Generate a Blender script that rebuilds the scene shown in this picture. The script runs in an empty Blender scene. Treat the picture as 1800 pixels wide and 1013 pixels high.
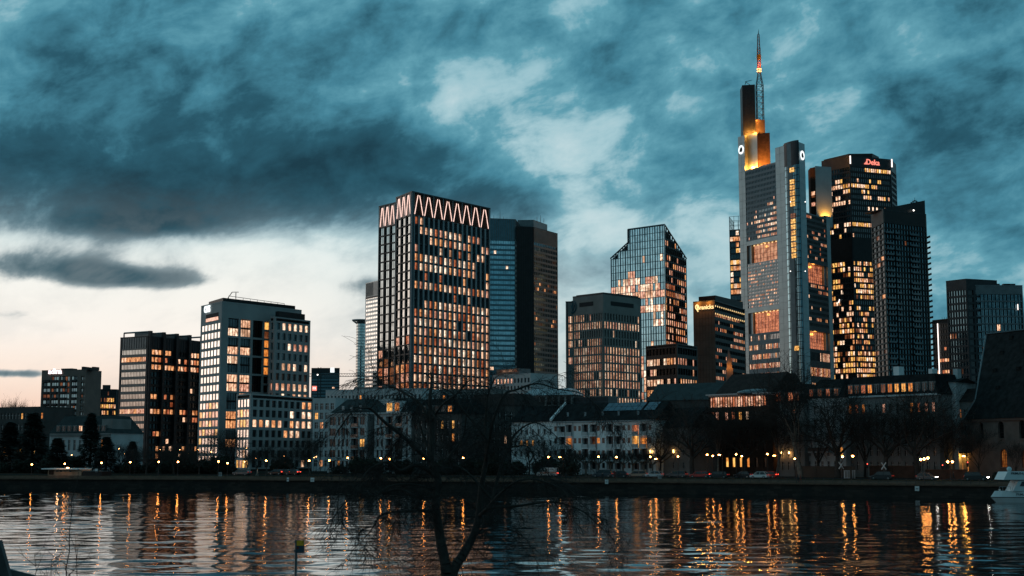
import bpy, math, random
import numpy as np
from mathutils import Vector, Matrix

# ------------------------------------------------------------------ camera
SC = bpy.context.scene
COL = SC.collection
FPX, IW, IH = 2400.0, 1800.0, 1013.0            # focal length and size of the photograph in its pixels
CAMZ = 8.0                                       # eye above the water, metres
PITCH = math.atan(293.5 / FPX)
cam_d = bpy.data.cameras.new('camera')
cam = bpy.data.objects.new('camera', cam_d)
COL.objects.link(cam)
cam_d.sensor_width = 36.0
cam_d.lens = 36.0 * FPX / IW
cam_d.clip_start = 0.5
cam_d.clip_end = 12000.0
cam.location = (0, 0, CAMZ)
cam.rotation_euler = (math.pi / 2 + PITCH, 0, 0)
SC.camera = cam

def ray(px, py):
    u = (px - IW / 2) / FPX
    v = (IH / 2 - py) / FPX
    return Vector((u, math.cos(PITCH) - v * math.sin(PITCH), math.sin(PITCH) + v * math.cos(PITCH)))

def at(px, py, Y):
    d = ray(px, py)
    return Vector((0, 0, CAMZ)) + d * (Y / d.y)

def atz(px, py, z):
    d = ray(px, py)
    return Vector((0, 0, CAMZ)) + d * ((z - CAMZ) / d.z)

def zof(py, Y, px=900):
    return at(px, py, Y).z

# ------------------------------------------------------------------ world: dusk sky with broken cloud
world = bpy.data.worlds.new('World')
SC.world = world
world.use_nodes = True
nt = world.node_tree
nt.nodes.clear()

class NB:
    """small node helper"""
    def __init__(s, tree):
        s.t = tree
    def n(s, typ, **kw):
        o = s.t.nodes.new(typ)
        for k, v in kw.items():
            setattr(o, k, v)
        return o
    def put(s, sock, v):
        if hasattr(v, 'is_linked') or isinstance(v, bpy.types.NodeSocket):
            s.t.links.new(v, sock)
        else:
            sock.default_value = v
    def m(s, op, a, b=0.0, c=None, clamp=False):
        o = s.n('ShaderNodeMath', operation=op, use_clamp=clamp)
        s.put(o.inputs[0], a); s.put(o.inputs[1], b)
        if c is not None:
            s.put(o.inputs[2], c)
        return o.outputs[0]
    def mix(s, f, a, b, blend='MIX'):
        o = s.n('ShaderNodeMix', data_type='RGBA', blend_type=blend)
        s.put(o.inputs[0], f)
        for i, v in ((6, a), (7, b)):
            s.put(o.inputs[i], v if isinstance(v, bpy.types.NodeSocket) else (*v, 1.0))
        return o.outputs[2]
    def smooth(s, v, lo, hi):
        o = s.n('ShaderNodeMapRange', interpolation_type='SMOOTHSTEP')
        s.put(o.inputs[0], v)
        o.inputs[1].default_value = lo; o.inputs[2].default_value = hi
        return o.outputs[0]
    def ramp(s, v, stops):
        o = s.n('ShaderNodeValToRGB')
        e = o.color_ramp.elements
        e[0].position, e[0].color = stops[0][0], (*stops[0][1], 1)
        e[1].position, e[1].color = stops[-1][0], (*stops[-1][1], 1)
        for p, c in stops[1:-1]:
            k = e.new(p); k.color = (*c, 1)
        s.put(o.inputs[0], v)
        return o.outputs[0]
    def noise(s, vec, scale, detail=4, rough=.55, dist=0.0, lac=2.0):
        o = s.n('ShaderNodeTexNoise')
        s.put(o.inputs['Vector'], vec)
        o.inputs['Scale'].default_value = scale
        o.inputs['Detail'].default_value = detail
        o.inputs['Roughness'].default_value = rough
        o.inputs['Distortion'].default_value = dist
        o.inputs['Lacunarity'].default_value = lac
        return o.outputs[0]

def build_sky():
    b = NB(nt)
    tc = b.n('ShaderNodeTexCoord')
    sep = b.n('ShaderNodeSeparateXYZ')
    nt.links.new(tc.outputs['Generated'], sep.inputs[0])
    x, y, z = sep.outputs
    az = b.m('ARCTAN2', x, y)
    zc = b.m('MINIMUM', b.m('MAXIMUM', z, -1.0), 1.0)
    el = b.m('ARCSINE', zc)
    elp = b.m('MAXIMUM', el, 0.0)
    # clear-sky colour by elevation (0 .. 45 degrees), for the sunset side and for the far side
    e = b.m('DIVIDE', elp, math.radians(45), clamp=True)
    west = b.ramp(e, [(0, (.80, .45, .32)), (.03, (.88, .59, .46)), (.065, (.97, .79, .67)), (.11, (.97, .91, .84)), (.19, (.88, .92, .88)),
                      (.27, (.60, .74, .75)), (.36, (.20, .44, .52)), (.5, (.12, .36, .46)), (1, (.07, .24, .33))])
    east = b.ramp(e, [(0, (.22, .40, .44)), (.07, (.26, .48, .53)), (.20, (.20, .45, .53)), (.33, (.13, .37, .47)),
                      (.5, (.105, .36, .47)), (1, (.06, .22, .31))])
    daz = b.m('ABSOLUTE', b.m('ADD', az, math.radians(60)))
    glow = b.m('SUBTRACT', 1.0, b.smooth(daz, math.radians(46), math.radians(82)))
    clear = b.mix(glow, east, west)
    # clouds: billowing noise over the directions of the sky, drawn out a little along the horizon
    hgt = b.m('MULTIPLY', b.m('SUBTRACT', el, b.m('MULTIPLY', az, .16)), b.m('ADD', 1.35, b.m('DIVIDE', .16, b.m('ADD', elp, .12))))
    cmb = b.n('ShaderNodeCombineXYZ')
    nt.links.new(az, cmb.inputs[0]); nt.links.new(hgt, cmb.inputs[1]); nt.links.new(b.m('MULTIPLY', y, .15), cmb.inputs[2])
    vec = cmb.outputs[0]
    n1 = b.noise(vec, 6.5, 3, .55, .25)
    n2 = b.noise(vec, 17.0, 5, .60, .25)
    n3 = b.noise(vec, 60.0, 4, .60, .1)
    # cloud banks of this evening, by direction (centre and size given as seen in the photograph)
    banks = [(300, 240, 330, 130, .21), (70, 330, 240, 80, .18), (640, 330, 260, 80, .22), (560, 110, 300, 90, .10), (90, 110, 200, 110, .10),
             (60, 470, 150, 26, .46), (180, 486, 60, 16, .30), (300, 492, 90, 17, .40), (930, 375, 90, 50, .26), (1010, 450, 60, 30, .14), (780, 300, 90, 50, .12),
             (1230, 300, 190, 70, .16), (1700, 230, 200, 90, .20), (1700, 390, 170, 50, .22), (1130, 150, 160, 60, .08), (1560, 150, 120, 40, .10),
             (30, 657, 80, 8, .55), (300, 392, 90, 22, .30), (180, 395, 120, 20, .2), (640, 500, 60, 14, .2), (30, 552, 40, 8, .2),
             (890, 205, 110, 70, -.15), (820, 180, 60, 50, -.09), (960, 290, 70, 60, -.08), (1010, 300, 90, 40, -.14), (1000, 350, 40, 50, -.16), (420, 440, 260, 30, -.14), (1120, 40, 500, 60, .02), (1450, 70, 240, 60, -.04), (1640, 60, 200, 70, .05),
             (1640, 480, 170, 40, -.12), (1420, 330, 140, 60, -.05), (280, 40, 120, 40, -.08), (1180, 420, 160, 60, -.16), (1040, 400, 90, 60, -.14), (1090, 230, 110, 50, -.10), (1400, 200, 120, 60, -.06), (840, 120, 90, 40, -.05), (1640, 440, 120, 40, -.10), (620, 250, 120, 40, .10)]
    dens = b.m('ADD', b.m('MULTIPLY', b.m('SUBTRACT', n1, .5), .74), b.m('ADD', b.m('MULTIPLY', b.m('SUBTRACT', n2, .5), .76), b.m('MULTIPLY', b.m('SUBTRACT', n3, .5), .17)))
    dens = b.m('ADD', dens, .395)
    # under the cloud deck a clear strip stays open along the sunset horizon
    low = b.m('MULTIPLY', b.m('SUBTRACT', 1.0, b.smooth(el, .115, .205)), glow)
    dens = b.m('SUBTRACT', dens, b.m('MULTIPLY', low, .20))
    for bx, by, rx, ry, w in banks:
        d = ray(bx, by).normalized()
        a0, e0 = math.atan2(d.x, d.y), math.asin(d.z)
        qa = b.m('MULTIPLY', b.m('SUBTRACT', az, a0), FPX / rx)
        qe = b.m('MULTIPLY', b.m('SUBTRACT', el, e0), FPX / ry)
        q = b.m('ADD', b.m('MULTIPLY', qa, qa), b.m('MULTIPLY', qe, qe))
        g = b.m('EXPONENT', b.m('MULTIPLY', q, -0.7))
        dens = b.m('ADD', dens, b.m('MULTIPLY', g, w))
    dens = b.m('ADD', b.m('MULTIPLY', b.m('SUBTRACT', dens, .45), 1.22), .45)
    hi = b.ramp(dens, [(0, (.70, .82, .84)), (.2, (.40, .61, .67)), (.36, (.115, .34, .43)), (.52, (.058, .225, .31)), (.72, (.020, .096, .142)), (1, (.008, .042, .066))])
    hi = b.mix(b.m('MULTIPLY', b.m('SUBTRACT', 1.0, b.smooth(dens, .12, .42)), .45), hi, clear)
    cl = b.smooth(dens, .40, .92)
    lo_c = b.mix(cl, (.31, .385, .41), (.028, .088, .122))
    lo = b.mix(b.smooth(dens, .34, .66), clear, lo_c)
    lo = b.mix(b.m('MULTIPLY', b.smooth(n2, .42, .66), .20), lo, (.52, .55, .55))
    sky = b.mix(low, hi, lo)
    # the sky away from the sunset is darker at this hour
    dd = b.m('COSINE', b.m('ADD', az, math.radians(24)))
    dim = b.m('ADD', b.m('MULTIPLY', b.smooth(dd, -.7, .85), .45), .55)
    below = b.smooth(el, -.03, 0.0)
    sky = b.mix(1.0, sky, b.mix(below, (.01, .012, .014), (1, 1, 1)), 'MULTIPLY')
    # physical dusk sky adds its own faint light
    st = b.n('ShaderNodeTexSky', sky_type='NISHITA')
    st.sun_disc = False
    st.sun_elevation = math.radians(1.0)
    st.sun_rotation = math.radians(-58)
    bg0 = b.n('ShaderNodeBackground')
    nt.links.new(st.outputs[0], bg0.inputs[0]); bg0.inputs[1].default_value = 0.004
    bg = b.n('ShaderNodeBackground')
    nt.links.new(sky, bg.inputs[0]); nt.links.new(dim, bg.inputs[1])
    add = b.n('ShaderNodeAddShader')
    nt.links.new(bg.outputs[0], add.inputs[0]); nt.links.new(bg0.outputs[0], add.inputs[1])
    out = b.n('ShaderNodeOutputWorld')
    nt.links.new(add.outputs[0], out.inputs[0])
build_sky()

# the last light of a sun behind cloud, low on the left
sun_d = bpy.data.lights.new('sun', 'SUN')
sun_d.energy = 0.10
sun_d.angle = math.radians(20)
sun_d.color = (1.0, .80, .68)
sun = bpy.data.objects.new('sun', sun_d)
COL.objects.link(sun)
sun.rotation_euler = Vector((math.sin(math.radians(58)), -math.cos(math.radians(58)), -0.12)).to_track_quat('-Z', 'Y').to_euler()

vs = SC.view_settings
vs.view_transform = 'Standard'
vs.look = 'None'
vs.exposure = 0.0
vs.gamma = 1.0
vs.use_curve_mapping = False
cy = SC.cycles
cy.max_bounces = 6
cy.diffuse_bounces = 2
cy.glossy_bounces = 4
cy.transmission_bounces = 3
cy.transparent_max_bounces = 6
cy.caustics_reflective = False
cy.caustics_refractive = False
cy.sample_clamp_indirect = 6.0
cy.use_denoising = True

# ------------------------------------------------------------------ materials
MAT = {}
def mk(name, base, rough=.7, metal=0.0, var=.18, scale=.35, bump=0.0, bscale=2.0, spec=.5, ior=1.5, stretch=None, dirt=0.0):
    m = bpy.data.materials.new(name)
    m.use_nodes = True
    t = m.node_tree
    b = NB(t)
    p = t.nodes['Principled BSDF']
    p.inputs['Roughness'].default_value = rough
    p.inputs['Metallic'].default_value = metal
    p.inputs['Specular IOR Level'].default_value = spec
    p.inputs['IOR'].default_value = ior
    geo = b.n('ShaderNodeNewGeometry')
    vec = geo.outputs['Position']
    if stretch:
        mp = b.n('ShaderNodeMapping')
        mp.inputs['Scale'].default_value = stretch
        t.links.new(vec, mp.inputs[0]); vec = mp.outputs[0]
    n = b.noise(vec, scale, 5, .6)
    lo = tuple(c * (1 - var) for c in base)
    hi = tuple(min(1, c * (1 + var)) for c in base)
    c = b.mix(b.smooth(n, .3, .7), lo, hi)
    if dirt:
        n2 = b.noise(vec, scale * 7, 6, .7, 1.0)
        c = b.mix(b.m('MULTIPLY', b.smooth(n2, .5, .75), dirt), c, tuple(v * .45 for v in base))
    t.links.new(c, p.inputs['Base Color'])
    if bump:
        bp = b.n('ShaderNodeBump')
        bp.inputs['Strength'].default_value = bump
        bp.inputs['Distance'].default_value = .05
        t.links.new(b.noise(vec, bscale, 4, .6), bp.inputs['Height'])
        t.links.new(bp.outputs[0], p.inputs['Normal'])
    MAT[name] = m
    return m

def glass(name, tint, metal=.5, rough=.04, wob=.02, streak=0.0):
    """coated facade glass: reflects the sky, each pane a touch out of plane"""
    m = bpy.data.materials.new(name)
    m.use_nodes = True
    t = m.node_tree; b = NB(t)
    p = t.nodes['Principled BSDF']
    p.inputs['Metallic'].default_value = metal
    p.inputs['Roughness'].default_value = rough
    geo = b.n('ShaderNodeNewGeometry')
    n = b.noise(geo.outputs['Position'], .33, 3, .6)
    t.links.new(b.mix(b.smooth(n, .3, .7), tuple(c * .75 for c in tint), tuple(c * 1.2 for c in tint)), p.inputs['Base Color'])
    bp = b.n('ShaderNodeBump')
    bp.inputs['Strength'].default_value = 1.0
    bp.inputs['Distance'].default_value = wob
    t.links.new(b.noise(geo.outputs['Position'], .45, 2, .5), bp.inputs['Height'])
    t.links.new(bp.outputs[0], p.inputs['Normal'])
    MAT[name] = m
    return m

def lit(name, col, strength, lo=.22, sx=1.3, sz=.8, sampling=False, second=None):
    """a lit room behind glass: blinds, lamps and furniture read as bright and dark patches"""
    m = bpy.data.materials.new(name)
    m.use_nodes = True
    t = m.node_tree; b = NB(t)
    p = t.nodes['Principled BSDF']
    p.inputs['Base Color'].default_value = (.02, .02, .02, 1)
    p.inputs['Roughness'].default_value = .12
    geo = b.n('ShaderNodeNewGeometry')
    mp = b.n('ShaderNodeMapping')
    mp.inputs['Scale'].default_value = (sx, sx, sz)
    t.links.new(geo.outputs['Position'], mp.inputs[0])
    n = b.noise(mp.outputs[0], 1.0, 3, .65)
    n2 = b.noise(mp.outputs[0], .21, 1, .5)
    f = b.m('MULTIPLY', b.smooth(n, .30, .62), b.smooth(n2, .18, .58))
    strength *= 1.35
    s = b.m('ADD', b.m('MULTIPLY', f, strength * (1 - lo)), strength * lo)
    dk = second or (col[0] * .95, col[1] * .62, col[2] * .45)
    c = b.mix(f, dk, col)
    t.links.new(c, p.inputs['Emission Color'])
    t.links.new(s, p.inputs['Emission Strength'])
    if not sampling:
        m.cycles.emission_sampling = 'NONE'
    MAT[name] = m
    return m

def emit(name, col, strength, sampling=True):
    m = bpy.data.materials.new(name)
    m.use_nodes = True
    t = m.node_tree
    p = t.nodes['Principled BSDF']
    p.inputs['Base Color'].default_value = (.05, .05, .05, 1)
    p.inputs['Emission Color'].default_value = (*col, 1)
    p.inputs['Emission Strength'].default_value = strength
    if not sampling:
        m.cycles.emission_sampling = 'NONE'
    MAT[name] = m
    return m

# walls
mk('concrete', (.33, .34, .34), .8, var=.10, scale=.12, bump=.2)
mk('concrete_wing', (.36, .37, .37), .8, var=.10, scale=.12, bump=.2)
mk('stone_grey', (.25, .235, .22), .8, var=.12, scale=.2)
mk('stone_brown', (.10, .072, .058), .7, var=.15, scale=.2, spec=.12)
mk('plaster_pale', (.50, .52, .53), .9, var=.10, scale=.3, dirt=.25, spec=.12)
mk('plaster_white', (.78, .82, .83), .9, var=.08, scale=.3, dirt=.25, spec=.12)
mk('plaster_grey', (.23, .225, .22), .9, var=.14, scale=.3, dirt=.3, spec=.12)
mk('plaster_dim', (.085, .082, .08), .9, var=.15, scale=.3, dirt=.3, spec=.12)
mk('brick_dark', (.060, .036, .028), .9, var=.25, scale=.6, bump=.3, spec=.12)
mk('church_stone', (.17, .13, .115), .9, var=.16, scale=.5, dirt=.35, bump=.3, spec=.12)
mk('block_brown', (.20, .15, .13), .85, var=.12, scale=.2)
mk('metal_dark', (.035, .038, .042), .45, .6, var=.2)
mk('metal_black', (.012, .012, .013), .5, .3, var=.3)
mk('metal_mid', (.14, .16, .17), .4, .7, var=.15)
mk('alu_panel', (.23, .29, .31), .38, .75, var=.10, scale=.15)
mk('alu_light', (.55, .57, .57), .45, .5, var=.10, scale=.1)
mk('mullion_steel', (.20, .22, .23), .4, .7, var=.1)
mk('frame_grey', (.16, .195, .215), .6, .1, var=.1)
mk('frame_white', (.55, .57, .57), .6, 0, var=.1)
mk('spandrel_rose', (.26, .215, .20), .5, .3, var=.12)
mk('spandrel_blue', (.09, .18, .22), .35, .5, var=.15)
mk('core_dark', (.012, .013, .015), .8, var=.2)
mk('slate', (.022, .025, .026), .75, var=.3, scale=.8, bump=.4, bscale=3, spec=0.0)
mk('slate_green', (.03, .042, .044), .7, var=.25, scale=.6, bump=.4, bscale=3, spec=.12)
mk('tile_brown', (.03, .022, .02), .85, var=.3, scale=.8, bump=.4, bscale=3, spec=.12)
mk('zinc', (.30, .34, .36), .5, .4, var=.15)
mk('solar', (.05, .09, .12), .12, .7, var=.2, scale=.8)
mk('asphalt', (.04, .036, .034), .8, var=.2, scale=.5, dirt=.2, spec=0.0)
mk('paving', (.10, .062, .045), .85, var=.2, scale=.6, dirt=.3, spec=0.0)
mk('ground_soil', (.025, .023, .02), .95, var=.3, scale=.2, spec=0.0)
mk('coping', (.13, .085, .065), .8, var=.2, scale=.8, dirt=.3, spec=0.0)
mk('bark', (.045, .037, .032), .95, var=.35, scale=1.5, bump=.5, bscale=6)
mk('bark_pale', (.14, .125, .105), .95, var=.4, scale=1.2, bump=.4, bscale=4)
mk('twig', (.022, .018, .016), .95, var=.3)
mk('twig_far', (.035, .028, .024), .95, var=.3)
mk('needle', (.014, .024, .018), .9, var=.4, scale=1.2)
mk('leaf_dark', (.018, .026, .016), .9, var=.4, scale=1.2)
mk('grass_dark', (.025, .03, .018), .95, var=.4, scale=.8, spec=0.0)
mk('wood_weathered', (.05, .055, .055), .8, var=.3, scale=3)
mk('mast_red', (.30, .075, .045), .6, .2)
mk('rubber', (.012, .012, .012), .9)
mk('rim', (.3, .3, .3), .4, .8)
mk('car_glass', (.012, .014, .016), .08, spec=.6)
for nm, c in (('car_white', (.62, .62, .61)), ('car_silver', (.45, .48, .50)), ('car_black', (.012, .012, .014)), ('car_blue', (.035, .05, .065)),
              ('car_red', (.36, .035, .028)), ('car_beige', (.32, .25, .19)), ('car_grey', (.10, .105, .11))):
    mk(nm, c, .32, .15, var=.05, spec=.6)
mk('stripe_orange', (.7, .16, .03), .5)
mk('boat_white', (.62, .70, .72), .45, var=.05)
mk('boat_dark', (.03, .04, .05), .4)
mk('dome_grey', (.40, .52, .55), .6)
mk('cloth_dark', (.02, .02, .024), .9)
mk('cloth_red', (.20, .04, .03), .9)
mk('cloth_pale', (.35, .32, .28), .9)
mk('skin', (.45, .28, .20), .7)
mk('hair', (.03, .02, .015), .8)
mk('sign_yellow', (.85, .42, .02), .6, var=.05)
mk('sign_blue', (.03, .07, .10), .6)
mk('sign_white', (.7, .7, .7), .6, var=.05)
mk('text_dark', (.02, .03, .04), .7)
mk('teal_sign', (.03, .10, .13), .5)
mk('kiosk_wall', (.40, .26, .18), .85, var=.2, scale=.8, dirt=.4)
# glass
glass('glass_mirror', (.70, .70, .68), 1.0, .05, .012)
glass('glass_strip', (.52, .50, .50), 1.0, .10, .015)
glass('glass_blue', (.33, .55, .64), .95, .10, .02)
glass('glass_teal', (.15, .25, .29), .9, .08, .02)
glass('glass_grey', (.10, .12, .13), .85, .12, .02)
glass('glass_dark', (.035, .045, .05), .6, .10, .02)
glass('glass_black', (.015, .017, .018), .5, .15, .02)
glass('glass_house', (.035, .045, .052), .5, .12, .02)
# light
lit('room_warm', (1.0, .62, .40), 1.15)
lit('room_white', (1.0, .77, .57), 1.35)
lit('room_cool', (1.0, .84, .66), 1.3)
lit('room_orange', (1.0, .47, .20), .95)
lit('room_yellow', (1.0, .58, .16), 1.15)
lit('room_red', (.95, .30, .13), .62)
lit('room_dim', (.60, .22, .09), .30)
lit('room_rose', (1.0, .52, .36), .80)
lit('room_faint', (.35, .13, .05), .12)
lit('home_yellow', (1.0, .52, .13), 1.05, lo=.5)
lit('home_orange', (1.0, .36, .07), .75, lo=.4)
lit('garden_glow', (1.0, .45, .24), .50, lo=.35, sx=.25, sz=.2)
emit('tube_light', (1.0, .66, .56), 1.6, False)
emit('strip_white', (1.0, .86, .80), 1.9, False)
emit('sign_glow_white', (.92, 1.0, 1.0), 1.3, False)
emit('sign_glow_pink', (1.0, .82, .84), 2.2, False)
emit('sign_glow_red', (1.0, .26, .19), 1.25, False)
emit('sign_glow_amber', (1.0, .66, .28), 1.6, False)
emit('lamp_globe', (1.0, .33, .07), 52)
emit('lamp_small', (1.0, .42, .14), 20)
emit('lamp_big', (1.0, .36, .08), 48)
emit('sconce', (1.0, .52, .16), 14)
emit('flood', (1.0, .45, .08), 16)
emit('head_light', (1.0, .92, .82), 30)
emit('tail_light', (1.0, .06, .03), 4.5)
emit('brake_dim', (.6, .03, .02), .5, False)
emit('beacon_red', (1.0, .10, .06), 3.0, False)
emit('beacon_white', (1.0, .93, .85), 3.0, False)

# ------------------------------------------------------------------ mesh helpers
def wloc(o):
    v = Vector((0, 0, 0))
    while o is not None:
        v += o.location
        o = o.parent
    return v

class MB:
    """collects shapes; build() links them as one mesh object"""
    def __init__(s):
        s.v = []; s.f = []; s.mi = []; s.mats = []
    def mid(s, mat):
        if mat not in s.mats:
            s.mats.append(mat)
        return s.mats.index(mat)
    def add(s, vs, fs, mat):
        o = len(s.v); i = s.mid(mat)
        s.v.extend([tuple(p) for p in vs])
        for f in fs:
            s.f.append(tuple(k + o for k in f)); s.mi.append(i)
    def box(s, a, b, mat):
        x0, y0, z0 = a; x1, y1, z1 = b
        s.add([(x0, y0, z0), (x1, y0, z0), (x1, y1, z0), (x0, y1, z0), (x0, y0, z1), (x1, y0, z1), (x1, y1, z1), (x0, y1, z1)],
              [(0, 3, 2, 1), (4, 5, 6, 7), (0, 1, 5, 4), (1, 2, 6, 5), (2, 3, 7, 6), (3, 0, 4, 7)], mat)
    def prism(s, poly, z0, z1, mat, top=None):
        n = len(poly)
        vs = [(p[0], p[1], z0) for p in poly] + [(p[0], p[1], z1) for p in poly]
        fs = [(i, (i + 1) % n, (i + 1) % n + n, i + n) for i in range(n)]
        s.add(vs, fs + [tuple(range(n - 1, -1, -1))], mat)
        s.add(vs[n:], [tuple(range(n))], top or mat)
    def fbox(s, F, s0, s1, t0, t1, d0, d1, mat):
        """box in a wall's own frame: along it, up it, out of it"""
        P = F.p
        vs = [P(s0, t0, d1), P(s1, t0, d1), P(s1, t0, d0), P(s0, t0, d0), P(s0, t1, d1), P(s1, t1, d1), P(s1, t1, d0), P(s0, t1, d0)]
        s.add(vs, [(0, 3, 2, 1), (4, 5, 6, 7), (0, 1, 5, 4), (1, 2, 6, 5), (2, 3, 7, 6), (3, 0, 4, 7)], mat)
    def fpoly(s, F, st, d0, d1, mat):
        """flat polygon (s,t) in a wall's frame, given thickness"""
        n = len(st)
        vs = [F.p(a, t, d1) for a, t in st] + [F.p(a, t, d0) for a, t in st]
        s.add(vs, [tuple(range(n)), tuple(range(2 * n - 1, n - 1, -1))] + [(i + n, (i + 1) % n + n, (i + 1) % n, i) for i in range(n)], mat)
    def bar(s, p, q, r0, r1, mat, n=4, cap=False):
        p = Vector(p); q = Vector(q)
        d = q - p
        if d.length < 1e-6:
            return
        d.normalize()
        a = d.cross(Vector((0, 0, 1)))
        if a.length < .05:
            a = d.cross(Vector((1, 0, 0)))
        a.normalize(); c = d.cross(a)
        vs = []
        for base, r in ((p, r0), (q, r1)):
            for k in range(n):
                t = 2 * math.pi * k / n
                vs.append(base + (a * math.cos(t) + c * math.sin(t)) * r)
        fs = [(i, i + n, (i + 1) % n + n, (i + 1) % n) for i in range(n)]
        if cap:
            fs += [tuple(range(n)), tuple(range(2 * n - 1, n - 1, -1))]
        s.add(vs, fs, mat)
    def ball(s, c, r, mat, nu=8, nv=6, sc=(1, 1, 1)):
        vs = [(c[0], c[1], c[2] - r * sc[2])]
        for j in range(1, nv):
            ph = math.pi * j / nv
            for i in range(nu):
                th = 2 * math.pi * i / nu
                vs.append((c[0] + r * sc[0] * math.sin(ph) * math.cos(th), c[1] + r * sc[1] * math.sin(ph) * math.sin(th), c[2] - r * sc[2] * math.cos(ph)))
        vs.append((c[0], c[1], c[2] + r * sc[2]))
        fs = [(0, 1 + (i + 1) % nu, 1 + i) for i in range(nu)]
        for j in range(nv - 2):
            for i in range(nu):
                a = 1 + j * nu + i; b2 = 1 + j * nu + (i + 1) % nu
                fs.append((a, b2, b2 + nu, a + nu))
        top = len(vs) - 1; o = 1 + (nv - 2) * nu
        fs += [(top, o + i, o + (i + 1) % nu) for i in range(nu)]
        s.add(vs, fs, mat)
    def cone(s, c, r0, r1, z0, z1, mat, n=10, cap=True):
        s.bar((c[0], c[1], z0), (c[0], c[1], z1), r0, r1, mat, n, cap)
    def build(s, name, parent=None, smooth=False, kind=None):
        me = bpy.data.meshes.new(name)
        off = wloc(parent) if parent is not None else Vector((0, 0, 0))
        if off.length:
            vs = [(a - off.x, b - off.y, c - off.z) for a, b, c in s.v]
        else:
            vs = s.v
        me.from_pydata(vs, [], s.f)
        for m in s.mats:
            me.materials.append(MAT[m])
        me.polygons.foreach_set('material_index', s.mi)
        if smooth:
            me.polygons.foreach_set('use_smooth', [True] * len(me.polygons))
        me.update()
        o = bpy.data.objects.new(name, me)
        COL.objects.link(o)
        if parent is not None:
            o.parent = parent
        if kind:
            o['kind'] = kind
        return o

def thing(name, label, cat, loc=(0, 0, 0), rz=0.0, group=None):
    o = bpy.data.objects.new(name, None)
    o.empty_display_size = .5
    COL.objects.link(o)
    o.location = loc
    o.rotation_euler = (0, 0, rz)
    o['label'] = label
    o['category'] = cat
    if group:
        o['group'] = group
    return o

def copy_tree(o, parent=None):
    c = o.copy()
    COL.objects.link(c)
    c.parent = parent
    for ch in o.children:
        copy_tree(ch, c)
    return c

class Face:
    """a vertical wall from A to B (left to right as seen from outside), foot at z0"""
    def __init__(s, A, B, z0, z1):
        s.A = Vector((A[0], A[1], 0)); s.B = Vector((B[0], B[1], 0))
        s.u = (s.B - s.A); s.L = s.u.length; s.u.normalize()
        s.n = Vector((s.u.y, -s.u.x, 0))
        s.z0 = z0; s.z1 = z1; s.H = z1 - z0
        s.ang = math.atan2(s.u.y, s.u.x)
    def p(s, a, t, d):
        q = s.A + s.u * a + s.n * d
        return Vector((q.x, q.y, s.z0 + t))
    def px(s, px):
        """distance along the wall at photograph column px"""
        d = ray(px, 700); d = Vector((d.x, d.y))
        # solve A + u*a = d*k
        a2 = s.A.x, s.A.y; u2 = s.u.x, s.u.y
        det = u2[0] * -d.y + d.x * u2[1]
        return (-a2[0] * -d.y + d.x * -a2[1]) / det if abs(det) > 1e-9 else 0

def inset(poly, d):
    n = len(poly); out = []
    P = [Vector((p[0], p[1])) for p in poly]
    for i in range(n):
        a, b2, c = P[i - 1], P[i], P[(i + 1) % n]
        e1 = (b2 - a).normalized(); e2 = (c - b2).normalized()
        n1 = Vector((-e1.y, e1.x)); n2 = Vector((-e2.y, e2.x))
        k = n1 + n2
        k = k / max(.3, k.dot(n1))
        out.append(b2 + k * d)
    return out

PANE = {}
def pane_mesh(w, h, mat, mull, fmat, name):
    key = (round(w, 2), round(h, 2), mat, mull, fmat, name)
    if key in PANE:
        return PANE[key]
    m = MB()
    m.box((-w / 2, -.03, -h / 2), (w / 2, .03, h / 2), mat)
    nv, nh = mull
    fw = min(.09, w * .05)
    for k in range(1, nv + 1):
        x = -w / 2 + w * k / (nv + 1)
        m.box((x - fw, -.10, -h / 2), (x + fw, -.031, h / 2), fmat)
    for k in range(1, nh + 1):
        z = -h / 2 + h * k / (nh + 1) + (h * .14 if nh == 1 else 0)
        m.box((-w / 2, -.092, z - fw), (w / 2, -.0325, z + fw), fmat)
    me = bpy.data.meshes.new(name)
    me.from_pydata(m.v, [], m.f)
    for q in m.mats:
        me.materials.append(MAT[q])
    me.polygons.foreach_set('material_index', m.mi)
    me.update()
    PANE[key] = me
    return me

class Count:
    n = 0

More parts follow.
